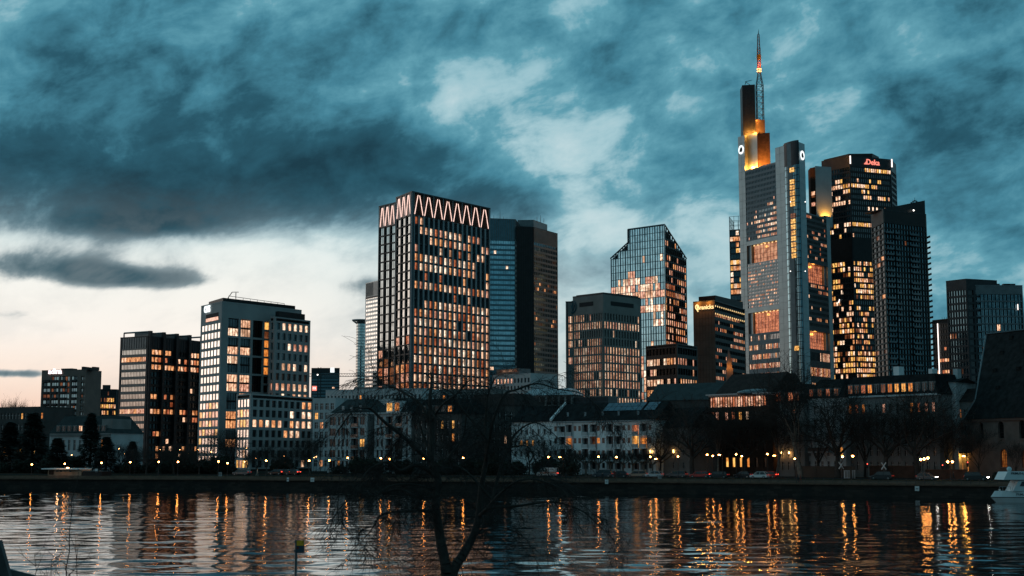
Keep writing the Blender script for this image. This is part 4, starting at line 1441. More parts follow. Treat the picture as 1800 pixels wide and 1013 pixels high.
    d0_ = at(1433, 293, 940).xy; d1_ = at(1461, 293, 944).xy
    m = MB(); m.prism([d0_, d1_, d1_ + back * 9, d0_ + back * 9], zR - 4, zC, 'alu_panel'); m.build('upper_shaft', T)
    d2_ = at(1424, 294, 944).xy
    m = MB(); m.prism([d2_, d0_ + Vector((-.1, 1)), d0_ + back * 9, d2_ + back * 9], zR - 4, zC - .6, 'brick_dark'); m.build('upper_shaft', T)
    fs = Face(d2_, d0_ + Vector((-.1, 1)), zR - 4, zC)
    for yy, kk in ((341, 'room_warm'), (360, 'room_rose'), (345, 'room_dim')):
        zz = zof(yy, 944) - (zR - 4)
        m = MB(); m.fbox(fs, .5, fs.L - .4, zz - 1.3, zz + 1.3, .05, .12, kk); m.build('window', T)
    for px, yy, e in ((1441, 380, 6000), (1450, 385, 11000), (1457, 387, 13000)):
        p = at(px, yy, 937.2 + (px - 1433) / 28 * 4); flood(T, (p.x, p.y, zR + 1.6), e * 2.6, aim=(-.12, .45, 1))
    finish(T, ws)
bank_tower()

# ---- eight-sided savings-fund tower with red lettering
def octagon_tower():
    z1 = 219.0
    p0 = atz(1444, 283.5, z1).xy; p1 = atz(1493.5, 273.5, z1).xy; p2 = atz(1566, 280.5, z1).xy; p3 = atz(1575, 289.5, z1).xy
    back = Vector((.3, 1)).normalized() * 36
    P = [p0, p1, p2, p3, p3 + Vector((4, 28)), p0 + Vector((8, 34))]
    T = thing('office_tower', 'dark eight-sided tower with red lettering and golden lower floors', 'tower', base(P))
    F = block(T, P, GZ, z1, roof='metal_dark', faces=(0, 1, 2), post='metal_dark', pw=.5, rec=.5)
    ws = WS(); cnt = Count()
    nr = 52
    H = F[1].H - 7
    def lf_for(seed, n, side):
        rg = random.Random(seed); tab = {}
        def f(c, r):
            x = c / n; y = r / nr
            if side == 1:
                p = [.95, .05, .06, .85, .12, .75, .1, .4, .1, .1, .9, .05, .15][r] if r < 13 else 0
                if r == 0: p = .95 if x > .3 else .05
                if r == 2: p = .5 if .6 < x < .75 else .03
                if r == 5: p = .9 if x > .6 else .1
                if r == 3: p = .9 if x < .65 else .05
                if 13 <= r < 17: p = 0.0
                if r >= 17: p = .62
                if 24 <= r < 32: p = .62 if x < .12 + (r - 24) * .03 or x > .85 else .10
                if r == 28: p = .5
                if r >= 33: p = .985
                if r in (36, 41): p = .8
                if r in (48, 49): p = 0.0
            else:
                p = [.02, .02, .2, .4, .5, .1, .55, .1, .1, .1, .6, .1, .1][r] if r < 13 else 0
                if 13 <= r < 17: p = 0
                if r >= 17: p = .40
                if r >= 36: p = .55
                if r >= 41: p = .8
                if r in (48, 49): p = 0.0
            prev = tab.get((c - 1, r))
            on = rg.random() < p
            if prev is not None and rg.random() < .5:
                on = prev and p > .05 or (not prev and rg.random() < p * .6)
            tab[(c, r)] = on
            if not on: return None
            return rg.choice(['room_yellow', 'room_yellow', 'room_warm', 'room_orange', 'room_white', 'room_dim'] if r >= 17 else ['room_warm', 'room_yellow', 'room_white'])
        return f
    facade(T, F[0], 11, nr, lf_for(101, 11, 0), 'metal_dark', t0=2, t1=H, wf=.84, hf=.70, rec=.45, glassm='glass_teal', ws=ws, pier='metal_dark', objs=True, cnt=cnt, cap=0)
    facade(T, F[1], 20, nr, lf_for(102, 20, 1), 'metal_black', t0=2, t1=H, wf=.86, hf=.66, rec=.45, glassm='glass_grey', ws=ws, pier='metal_black')
    facade(T, F[2], 5, nr, rows_lit(103, [.02], GOLD, .5), 'metal_dark', t0=2, t1=H, wf=.86, hf=.66, rec=.45, glassm='glass_teal', ws=ws, pier='metal_dark')
    bm = MB()
    for f in F[:3]:
        bm = MB(); bm.fbox(f, .4, f.L - .4, H, f.H, -.5, 0, 'metal_dark'); bm.build('top_band', T)
        bm = MB(); bm.fbox(f, .4, f.L - .4, H - 3.95 * 17, H - 3.95 * 13, .03, .2, 'metal_black'); bm.build('dark_band', T)
    for i, (ya, yb) in ((1, (274, 288)), (2, (280, 294))):
        p = F[i].p(0, 0, .6)
        m = MB(); m.bar((p.x, p.y, zof(yb, p.y)), (p.x, p.y, zof(ya, p.y)), .45, .45, 'strip_white', 6, True); m.build('corner_light', T)
    f = F[1]
    make_text('Deka', 5.4, .2, 'sign_glow_red', 'lettering', T, f.p(f.px(1547), F[1].H - 3.2, .6), f.ang)
    lg = MB(); s0_ = f.px(1531.5)
    for k, h in enumerate((.7, 1.4, 2.2)):
        lg.fbox(f, s0_ + k * .75, s0_ + k * .75 + .5, F[1].H - 5.0, F[1].H - 5.0 + h, .4, .7, 'sign_glow_red')
    lg.build('bar_emblem', T)
    # raised crown
    z3 = z1 + 3
    q = [atz(1448, 281, z3).xy, atz(1492, 270.5, z3).xy, atz(1533, 270, z3).xy, atz(1545, 276, z3).xy]
    pm = MB(); pm.prism(q + [q[3] + Vector((3, 20)), q[0] + Vector((6, 20))], z1 - .2, z3, 'metal_black'); pm.build('crown', T)
    # diagonal corner pipe light
    m = MB(); a = at(1478, 520, 925); 
    g = F[0]
    m.bar(g.p(g.px(1489), zof(500, 940) - GZ, .5), g.p(g.px(1479), zof(545, 940) - GZ, .5), .3, .3, 'metal_mid', 5); m.bar(g.p(g.px(1482), zof(521, 940) - GZ, .7), g.p(g.px(1480), zof(527, 940) - GZ, .7), .35, .35, 'strip_white', 5)
    m.build('lightning_rod', T)
    finish(T, ws)
octagon_tower()

# ---- residential tower with balconies
def balcony_tower():
    z1 = 147.0
    p0 = at(1531, 377.5, 790).xy; p1 = at(1552, 369, 770).xy; p2 = at(1627, 352, 786).xy
    P = [p0, p1, p2, p0 + p2 - p1]
    z1 = zof(369, 772) + 3.5
    T = thing('residential_tower', 'dark residential high-rise with stacked balconies and rooftop mast', 'tower', base(P))
    F = block(T, P, GZ, z1 - 3.5, roof='metal_dark', faces=(0, 1, 2), post='block_brown', pw=.5, rec=.7)
    ws = WS()
    nr = 43
    facade(T, F[0], 3, nr, rows_lit(111, [0, 0, .05, .05, 0, .1, .4, .5, .3, .1, .3, .1, .1, .05, .1], ['room_dim', 'room_faint', 'room_orange'], .3), 'block_brown', t0=2, t1=F[0].H - 7, wf=.84, hf=.72, rec=.6, glassm='glass_black', ws=ws, pier='block_brown')
    facade(T, F[1], 15, nr, rows_lit(112, [0, 0, 0, .02, 0, .0, .08] + [.0] * 26 + [.12, .1, .1, .05, 0, 0], ['room_dim', 'room_white', 'room_warm'], .2), 'metal_black', t0=2, t1=F[1].H - 7, wf=.70, hf=.76, rec=.6, glassm='glass_teal', ws=ws, pier='metal_black', fmat='metal_mid',
           skip=lambda c, r: False)
    facade(T, F[2], 6, nr, None, 'metal_dark', t0=2, t1=F[2].H - 7, wf=.7, hf=.7, rec=.6, glassm='glass_dark', ws=ws)
    bm = MB()
    for f in F[:3]:
        bm.fbox(f, .4, f.L - .4, f.H - 7, f.H, -.6, 0, 'metal_black' if f is not F[0] else 'block_brown')
    bm.build('top_band', T)
    # balconies: bays on the front and slabs wrapping the right corner
    rh = (F[1].H - 9) / nr
    f = F[1]; w = f.L / 15
    def balc(fc, s0, s1, t, d, nm='balcony'):
        m = MB(); m.fbox(fc, s0, s1, t - .15, t + .1, .02, d, 'metal_dark'); m.fbox(fc, s0, s1, t + .1, t + 1.1, d - .08, d - .02, 'glass_grey')
        m.build(nm, T)
    for r in range(2, nr - 1):
        t = 2 + r * rh
        for s0_, s1_ in ((w * .3, w * 2.6), (w * 3.4, w * 5.0), (w * 8.8, w * 11.2)):
            if (r * 7 + int(s0_)) % 5 != 0:
                balc(f, s0_, s1_, t, 1.5)
        balc(F[2], -1.0, 5.5, t, 1.6)
    # roof deck
    z3 = z1
    q = [atz(1551, 369, z3 - 3).xy, atz(1626, 350.5, z3).xy]
    e = inset(P, 2.0)
    pm = MB(); hr = zof(352.5, 786) - (z1 - 3.5); g_ = Face(P[1], P[2], z1 - 3.5, z1)
    pm.fpoly(g_, [(.3, .01), (g_.L - .3, .01), (g_.L - .3, hr), (.3, .3)], -16, -.3, 'metal_black'); pm.build('roof_wedge', T)
    z1 += hr * .35
    m = MB()
    for px, h in ((1602, 3), (1605, 6), (1608, 9), (1611, 6), (1614, 4)):
        p = at(px, 352, F[1].p(F[1].L * .7, 0, 0).y + 8); m.bar((p.x, p.y, z1 - .2), (p.x, p.y, z1 + h * .45), .15, .1, 'metal_dark', 4)
        m.box((p.x - .5, p.y - .3, z1 + h * .2), (p.x + .5, p.y + .3, z1 + h * .2 + .7), 'metal_dark')
    m.build('roof_mast', T)
    m = MB(); m.ball(at(1606, 370, F[1].p(F[1].L * .7, 0, .7).y - .5), .5, 'beacon_white', 6, 4); m.build('facade_lamp', T)
    finish(T, ws)
balcony_tower()

# ---- dark building with a white light line
def light_line_tower():
    z1 = 92.0
    a = atz(1639, 563, z1).xy; b2 = atz(1676, 559, z1).xy
    P = [a, b2, b2 + Vector((6, 20)), a + Vector((6, 20))]
    T = thing('office_tower', 'narrow dark tower with one vertical white light line', 'tower', (a.x, a.y, GZ))
    F = block(T, P, GZ, z1, roof='metal_dark', faces=(0,), post='metal_dark', pw=.4)
    ws = WS()
    facade(T, F[0], 8, 24, rows_lit(121, [0, 0, 0, .05, .1, .5, .4, .3, .75, .4, .45, .7, .8, .2, .3, .3, .3, .8, .9, .9, .9, .9, .9, .9], ['room_orange', 'room_red', 'room_warm'], .6), 'metal_black', t0=1, t1=F[0].H - 2, wf=.9, hf=.55, rec=.4, glassm='glass_black', ws=ws)
    f = F[0]
    m = MB(); p = f.p(f.px(1654), 0, .5)
    m.bar((p.x, p.y, GZ + 4), (p.x, p.y, zof(569, p.y)), .32, .32, 'strip_white', 6, True); m.build('light_line', T)
    m = MB()
    for px in (1656, 1660, 1664):
        q = at(px, 560, a.y + 6); m.bar((q.x, q.y, z1 - .2), (q.x, q.y, z1 + 2.6), .15, .1, 'metal_dark', 4)
    m.build('roof_mast', T)
    finish(T, ws)
light_line_tower()

# ---- broad residential block at the right
def terrace_tower():
    z1 = 86.0
    p0 = atz(1663, 494, z1).xy; p1 = atz(1698, 490, z1).xy; p2 = atz(1752, 493, z1).xy
    P = [p0, p1, p2, p0 + p2 - p1]
    T = thing('residential_tower', 'broad dark residential tower with pale floor bands beyond the church roof', 'tower', base(P))
    F = block(T, P, GZ, z1, roof='metal_dark', faces=(0, 1), post='metal_dark', pw=.4, rec=.6)
    ws = WS(); cnt = Count()
    facade(T, F[0], 7, 24, rows_lit(131, [0, 0, 0, 0, .0, .05, .1, .12, .1, .1, .1, .1, .1], ['room_dim', 'room_warm', 'room_faint'], .3), 'metal_dark', t0=2, t1=F[0].H - 4, wf=.7, hf=.7, rec=.5, glassm='glass_teal', ws=ws, pier='metal_dark')
    facade(T, F[1], 4, 24, None, 'metal_dark', t0=2, t1=F[1].H - 4, wf=.7, hf=.7, rec=.5, glassm='glass_dark', ws=ws)
    m = MB()
    for f in F[:2]:
        m.fbox(f, .4, f.L - .4, f.H - 4, f.H, -.5, 0, 'metal_dark')
    m.build('top_band', T)
    z2 = 83.4
    a = atz(1702, 501, z2).xy; b2 = atz(1797, 501.5, z2).xy
    Q = [a, b2, b2 + Vector((4, 22)), a + Vector((3, 22))]
    G = block(T, Q, GZ, z2, roof='metal_mid', faces=(0,), post='frame_grey', pw=.35, rec=.8)
    facade(T, G[0], 14, 22, rows_lit(132, [0, 0, 0, 0, .05, 0, .02, .14, .03, .30, .1, .1, .05, .05, .06, .1, .1], ['room_warm', 'room_rose', 'room_dim'], .45), 'frame_grey', t0=2, t1=G[0].H - 3.5, wf=.92, hf=.82, sill=.7, rec=.7, glassm='glass_teal', objs=True, cnt=cnt, cap=150,
           mull=(1, 0), ws=ws, pier='metal_dark', maxr=11)
    m = MB(); m.fbox(G[0], .3, G[0].L - .3, G[0].H - 3.5, G[0].H, -.6, 0, 'metal_mid'); m.build('top_band', T)
    m = MB()
    for px, w in ((1741, 1.2), (1752, 1.0), (1768, 1.5), (1774, 2.4)):
        q = at(px, 497, Q[0].y + 8); m.box((q.x - w, q.y - 1, z2 - .2), (q.x + w, q.y + 1, z2 + 1.4), 'metal_dark')
    m.build('roof_plant', T)
    m = MB(); p = G[0].p(G[0].px(1796), 0, .3); m.bar((p.x, p.y, zof(545, p.y)), (p.x, p.y, zof(535, p.y)), .2, .2, 'strip_white', 5, True); m.build('corner_light', T)
    finish(T, ws)
terrace_tower()
# ------------------------------------------------------------------ left group of office buildings
def fin_office():
    z1 = 57.0
    P = plan((212, 593.5), (261, 590.5), (353, 600), z1)
    T = thing('office_building', 'dark glass office block with rosy window bands and rooftop steel frames', 'building', base(P))
    F = block(T, P, GZ, z1, roof='metal_dark', post='metal_dark', pw=.6, rec=.5)
    ws = WS(); cnt = Count()
    f = F[0]
    top = 4.5
    lf = rows_lit(141, [0, .95, .25, 0, 0, .05, .15, 0, .45, 0, 0, .05, 0, .9, .9], ['room_rose', 'room_orange', 'room_warm'], .8, lambda c, r: 1 if (r != 2 or c > 6) else 0)
    facade(T, f, 9, 15, lf, 'spandrel_rose', t0=3, t1=f.H - top, wf=.95, hf=.60, sill=.5, rec=.15, glassm='glass_mirror', objs=True, cnt=cnt, cap=135, ws=ws, mull=(1, 0), pier='spandrel_rose')
    g = F[1]
    lf = rows_lit(142, [.6, .9, .9, .0, .05, .12, .6, .05, .6, .15, .05, .1, .3, .3, .3], ['room_orange', 'room_warm', 'room_red', 'room_orange'], .7)
    facade(T, g, 16, 15, lf, 'metal_black', t0=3, t1=g.H - top, wf=.92, hf=.62, sill=.5, rec=.4, glassm='glass_dark', objs=True, cnt=cnt, cap=300, ws=ws, pier='metal_black')
    m = MB()
    for q, mt in ((f, 'metal_mid'), (g, 'metal_dark')):
        m.fbox(q, .5, q.L - .5, q.H - top, q.H, -.4, 0, mt)
        k = 1.
        while k < q.L - .8:
            m.fbox(q, k, k + .18, q.H - top, q.H, .001, .12, 'metal_dark'); k += 1.4
    m.build('top_band', T)
    for k in range(5):
        s_ = g.L * (k + .02) / 4.05
        m = MB(); m.fbox(g, s_, s_ + 1.3, 0, g.H + 2.6, -.3, .9, 'metal_dark'); m.build('fin', T)
        m = MB(); a = g.p(s_ + .6, g.H + 2.3, .4); d = (P[3] - P[2]).normalized()
        m.bar(a, a + Vector((d.x, d.y, 0)) * (P[3] - P[2]).length * .95, .35, .35, 'metal_mid', 4)
        b2 = a + Vector((d.x, d.y, 0)) * (P[3] - P[2]).length * .95
        m.bar(b2, b2 - Vector((0, 0, 2.6)), .3, .3, 'metal_mid', 4)
        m.build('roof_frame', T)
    pm = MB(); pm.prism(inset(P, 4), z1 - .1, z1 + 2.0, 'metal_mid'); pm.build('plant_storey', T)
    finish(T, ws)
fin_office()

def concrete_tower():
    z1 = 62.0
    P = plan((354, 538), (390.5, 529.4), (530, 545), z1)
    T = thing('office_building', 'pale concrete office tower with square windows and a white rooftop sign', 'building', base(P))
    F = block(T, P, GZ, z1, roof='concrete', post='concrete', pw=.7, rec=.7)
    ws = WS(); cnt = Count()
    f, g = F[0], F[1]
    top = 6.6
    lf = rows_lit(151, [0, 0, 0, 0, 0, 0, .1, 0, .05, .55, .85, .9, .95, .4, .4, .4], ['room_warm', 'room_yellow', 'room_rose'], .8)
    facade(T, f, 6, 16, lf, 'concrete', t0=2, t1=f.H - top, wf=.74, hf=.66, rec=.12, glassm='glass_mirror', objs=True, cnt=cnt, cap=300, ws=ws, s0=.8, s1=f.L - .9)
    m = MB(); m.fbox(f, .5, f.L - .5, f.H - top, f.H, -.6, 0, 'concrete'); m.build('parapet_wall', T)
    m = MB(); m.fbox(f, f.L * .25, f.L * .85, f.H - 6.0, f.H - 3.2, .001, .05, 'core_dark'); m.fbox(f, f.L * .25, f.L * .85, f.H - 5.9, f.H - 4.7, .051, .10, 'room_rose'); m.build('loggia', T)
    # right wall: two broad window columns, a dark glazed strip and an orange stair strip
    H = g.H
    def col(pxa, pxb): return g.px(pxa), g.px(pxb)
    edges = [col(398, 416.5), col(420.5, 438), col(442, 460), col(462.5, 471)]
    m = MB()
    cur = .6
    for a, b2 in edges + [(g.L - .6, g.L - .6)]:
        m.fbox(g, cur, a, 0, H, -.7, 0, 'concrete'); cur = b2
    for a, b2 in edges:
        m.fbox(g, a, b2, H - 5.2, H, -.7, -.002, 'concrete')
    m.build('pier', T)
    rh = 3.27
    nrow = 16
    litA = {1: 'room_white', 3: 'room_warm', 4: 'room_white', 6: 'room_warm', 7: 'room_warm', 10: 'room_orange', 11: 'room_orange', 13: 'room_orange'}
    litB = {0: 'room_warm', 1: 'room_white', 3: 'room_warm', 6: 'room_warm', 7: 'room_rose', 8: 'room_warm', 9: 'room_orange'}
    litD = {0: 'home_yellow', 2: 'home_orange', 3: 'home_orange', 4: 'home_orange', 5: 'home_orange', 8: 'home_yellow', 9: 'room_faint', 1: 'room_dim'}
    for ci, ((a, b2), L_) in enumerate(zip(edges, (litA, litB, {}, litD))):
        for r in range(nrow):
            tt = H - 5.2 - r * rh
            w = b2 - a
            mat = L_.get(r, ('glass_grey', 'glass_grey', 'glass_black', 'glass_black')[ci])
            hgt = rh * (.80 if ci < 2 else .92 if ci == 2 else .80)
            o = bpy.data.objects.new('window', pane_mesh(w + .1, hgt, mat, (3, 0) if ci < 3 else (0, 0), 'metal_dark', 'window'))
            COL.objects.link(o); o.parent = T; o.rotation_euler = (0, 0, g.ang)
            o.location = g.p((a + b2) / 2, tt - rh / 2, -.6) - wloc(T)
            sp = MB()
            if ci != 2:
                if r % 2 == 0 and ci < 2:
                    sp.fbox(g, a, b2, tt - rh - .06, tt - rh * .9, -.7, -.25, 'metal_black')
                else:
                    sp.fbox(g, a, b2, tt - rh - .4, tt - rh * .9, -.7, -.004, 'concrete')
            elif r % 2 == 1:
                sp.fbox(g, a, b2, tt - rh - .35, tt - rh + .35, -.7, -.004, 'concrete')
            if sp.f:
                sp.build('spandrel', T)
    # dark roof storey with rail
    z3 = z1 + 3.0
    e = [atz(367, 531, z3).xy, atz(392, 523.5, z3).xy, atz(519, 538, z3).xy]
    pm = MB(); pm.prism([e[0], e[1], e[2], e[0] + e[2] - e[1]], z1 - .1, z3, 'metal_black'); pm.build('roof_storey', T)
    m = MB()
    a = at(402, 522.5, e[1].y + 4); b2 = at(500, 535, e[2].y + 2)
    m.bar((a.x, a.y, z3 + 1.1), (b2.x, b2.y, z3 + 1.1), .10, .10, 'metal_dark', 4)
    for k in range(9):
        p = a.lerp(b2, k / 8); m.bar((p.x, p.y, z3 - .1), (p.x, p.y, z3 + 1.1), .08, .08, 'metal_dark', 4)
    m.build('roof_rail', T)
    m = MB(); p = at(405, 521, e[1].y + 3)
    m.bar((p.x - 1, p.y, z3), (p.x + .6, p.y, z3 + 2.4), .15, .15, 'metal_dark', 4); m.bar((p.x + .6, p.y, z3 + 2.4), (p.x + 3, p.y, z3 + 2.4), .12, .12, 'metal_dark', 4); m.bar((p.x + 2, p.y, z3), (p.x + 2, p.y, z3 + 2.2), .15, .15, 'metal_dark', 4)
    m.build('roof_crane', T)
    make_text('CMS', 3.4, .2, 'sign_glow_white', 'lettering', T, f.p(f.L * .34, f.H - 1.4, .4), f.ang, sx=.8)
    finish(T, ws)
    # lower right volume
    z2 = zof(561, 500)
    h0 = atz(474, 557.5, z2).xy; h1 = atz(483, 556.5, z2).xy; h2 = atz(545.5, 564, z2).xy
    Q = [h0, h1, h2, h0 + h2 - h1]
    T2 = thing('office_building', 'pale concrete lower office block joined to the right of the concrete tower', 'building', base(Q))
    G = block(T2, Q, GZ, z2, roof='concrete', post='concrete', pw=.5, rec=.6)
    ws = WS(); cnt = Count()
    lf = rows_lit(152, [.75, .2, .9, .1, .35, .05, .85, .15, .3, .3, .2, .3, .3], ['room_warm', 'room_white', 'room_rose'], .7, lambda c, r: 1.3 if c > 1 or r == 6 else .6)
    facade(T2, G[1], 6, 14, lf, 'concrete', t0=2, t1=G[1].H - 1.0, wf=.58, hf=.68, rec=.5, glassm='glass_grey', objs=True, cnt=cnt, cap=200, mull=(0, 0), ws=ws, s0=.6, s1=G[1].L - .5)
    facade(T2, G[0], 1, 14, lf, 'concrete', t0=2, t1=G[0].H - 1.0, wf=.5, hf=.68, rec=.5, glassm='glass_grey', objs=True, cnt=cnt, cap=200, ws=ws, s0=.5)
    z4 = z2 + 2.2
    pm = MB(); q = inset(Q, 2.5); pm.prism(q, z2 - .1, z4, 'metal_black'); pm.build('roof_storey', T2)
    m = MB(); ff = Face(q[1], q[2], z2, z4); m.fbox(ff, 1, ff.L * .9, .6, 1.5, .01, .06, 'room_orange'); m.build('roof_window', T2)
    finish(T2, ws)
concrete_tower()

def concrete_wing():
    z1 = zof(692, 440)
    P = plan((416, 693.8), (441, 691.7), (551.5, 699), z1)
    T = thing('office_building', 'low pale concrete wing with rows of square windows before the tower', 'building', base(P))
    F = block(T, P, GZ, z1, roof='concrete_wing', post='concrete_wing', pw=.6, rec=.6)
    ws = WS(); cnt = Count()
    lf = rows_lit(161, [.05, .3, .75, .25, .35, .3, .2], ['room_warm', 'room_white', 'room_orange'], .55, lambda c, r: 1 if r else (14 if c >= 6 else 0))
    facade(T, F[1], 10, 7, lf, 'concrete_wing', t0=.5, t1=F[1].H - .9, wf=.66, hf=.70, rec=.45, glassm='glass_dark', objs=True, cnt=cnt, cap=100, mull=(0, 0), ws=ws, s0=.7, s1=F[1].L - .6)
    lf = rows_lit(162, [0, .95, .95, 0, .5, .3, .2], ['room_yellow', 'room_warm'], .9)
    facade(T, F[0], 4, 7, lf, 'concrete_wing', t0=.5, t1=F[0].H - .9, wf=.74, hf=.72, rec=.14, glassm='glass_mirror', objs=True, cnt=cnt, cap=140, ws=ws, s0=.7, s1=F[0].L - .9)
    finish(T, ws)
concrete_wing()

def hotel():
    z1 = 52.
    D = 720
    P = plan((74, 664), (154, 647.5), (178.5, 648.5), z1)
    # long left front is seen nearly square-on
    a = at(73.5, 660, D + 8).xy; b2 = at(151.5, 650, D).xy; c = at(178.5, 650, D + 15).xy
    z1 = zof(649.5, D)
    P = [a, b2, c, a + c - b2]
    T = thing('hotel', 'brown slab hotel with recessed balcony bays and lit rooftop lettering', 'building', base(P))
    F = block(T, P, GZ, z1, roof='block_brown', roofh=.4, post='block_brown', pw=.4, rec=.8)
    ws = WS(); cnt = Count()
    f = F[0]
    bays = [(74.5, 87, 2), (89, 101.5, 3), (104, 121, 4), (124, 134.5, 3), (141, 149.5, 2)]
    m = MB(); cur = .4
    top = 3.0
    rows = 13; rh = (f.H - 6 - top) / rows
    rg = random.Random(171)
    for bi, (pa, pb, n) in enumerate(bays):
        s0_, s1_ = f.px(pa), f.px(pb)
        m.fbox(f, cur, s0_, 0, f.H, -.8, 0, 'block_brown'); cur = s1_
        m.fbox(f, s0_, s1_, f.H - top - (1.8 if bi == 0 else 0), f.H, -.8, -.003, 'block_brown'); m.fbox(f, s0_, s1_, 0, 6, -.8, -.003, 'block_brown')
        for r in range(rows):
            t0 = 6 + r * rh
            m.fbox(f, s0_, s1_, t0 - .05, t0 + rh * .22, -.8, -.006, 'block_brown')
            if bi < 4:
                bm = MB(); bm.fbox(f, s0_ + .3, s1_ - .3 - (s1_ - s0_) * (.3 if bi == 2 else .0), t0 + .2, t0 + 1.2, .02, .9, 'metal_dark'); bm.build('balcony', T)
            w = (s1_ - s0_) / n
            for k in range(n):
                mat = rg.choice(['glass_mirror', 'glass_mirror', 'glass_strip', 'glass_strip', 'glass_grey'])
                if rg.random() < .05: mat = 'room_dim'
                wid = w * (.74 if bi < 4 else .35); hh = rh * (.66 if bi < 4 else .42)
                o = bpy.data.objects.new('window', pane_mesh(wid, hh, mat, (0, 0), 'metal_dark', 'window'))
                COL.objects.link(o); o.parent = T; o.rotation_euler = (0, 0, f.ang)
                o.location = f.p(s0_ + (k + .5) * w, t0 + rh * .58, -.5) - wloc(T)
    m.fbox(f, cur, f.L - .4, 0, f.H, -.8, 0, 'block_brown')
    m.fbox(F[1], .4, F[1].L - .4, 0, F[1].H, -.8, 0, 'block_brown')
    m.build('wall', T)
    bm = MB(); bm.fbox(f, f.px(141), f.px(149.5), 6, f.H - top, -.62, -.55, 'block_brown'); bm.build('stair_wall', T)
    pm = MB()
    for (pa, pb, h) in ((103, 122, 1.2), (139, 143, 2.0), (148, 152, 1.6), (157, 161, 1.8)):
        x0, x1 = f.px(pa), f.px(pb); pm.fbox(f, x0, x1, f.H, f.H + h, -6, -1.2, 'metal_dark')
    pm.build('roof_plant', T)
    sb = MB(); sb.fbox(f, f.px(88), f.px(103), f.H - 1.6, f.H + .5, .02, .16, 'metal_dark'); sb.build('sign_backing', T)
    make_text('adina', 4.0, .12, 'sign_glow_pink', 'lettering', T, f.p(f.px(95.6), f.H - .4, .35), f.ang, sx=1.0)
    finish(T, ws)
    # notch at the left end: roof a storey lower is masked by the sky, so the end bay is capped lower
    return T
hotel()

def grid_block():
    D = 960
    z1 = zof(684, D)
    a = at(176, 690, D).xy; b2 = at(205, 690, D + 4).xy
    P = [a, b2, b2 + Vector((2, 16)), a + Vector((2, 16))]
    T = thing('apartment_building', 'distant small block with a grid of amber windows beside the hotel', 'building', base(P))
    F = block(T, P, GZ, z1, faces=(0,), post='metal_dark', pw=.3, roof='metal_dark')
    ws = WS()
    facade(T, F[0], 9, 11, rows_lit(181, [.2, .7, .8, .8, .8, .7, .7, .3, .6, .5, .5], ['room_orange', 'room_warm', 'room_yellow', 'room_dim'], .4), 'metal_dark', t0=1, t1=F[0].H - .4, wf=.66, hf=.6, rec=.4, glassm='glass_black', ws=ws)
    m = MB(); m.prism([at(180, 690, D + 3).xy, at(194, 690, D + 3).xy, at(194, 690, D + 12).xy, at(180, 690, D + 12).xy], z1 - .2, z1 + 3, 'metal_dark'); m.build('roof_storey', T)
    finish(T, ws)
grid_block()

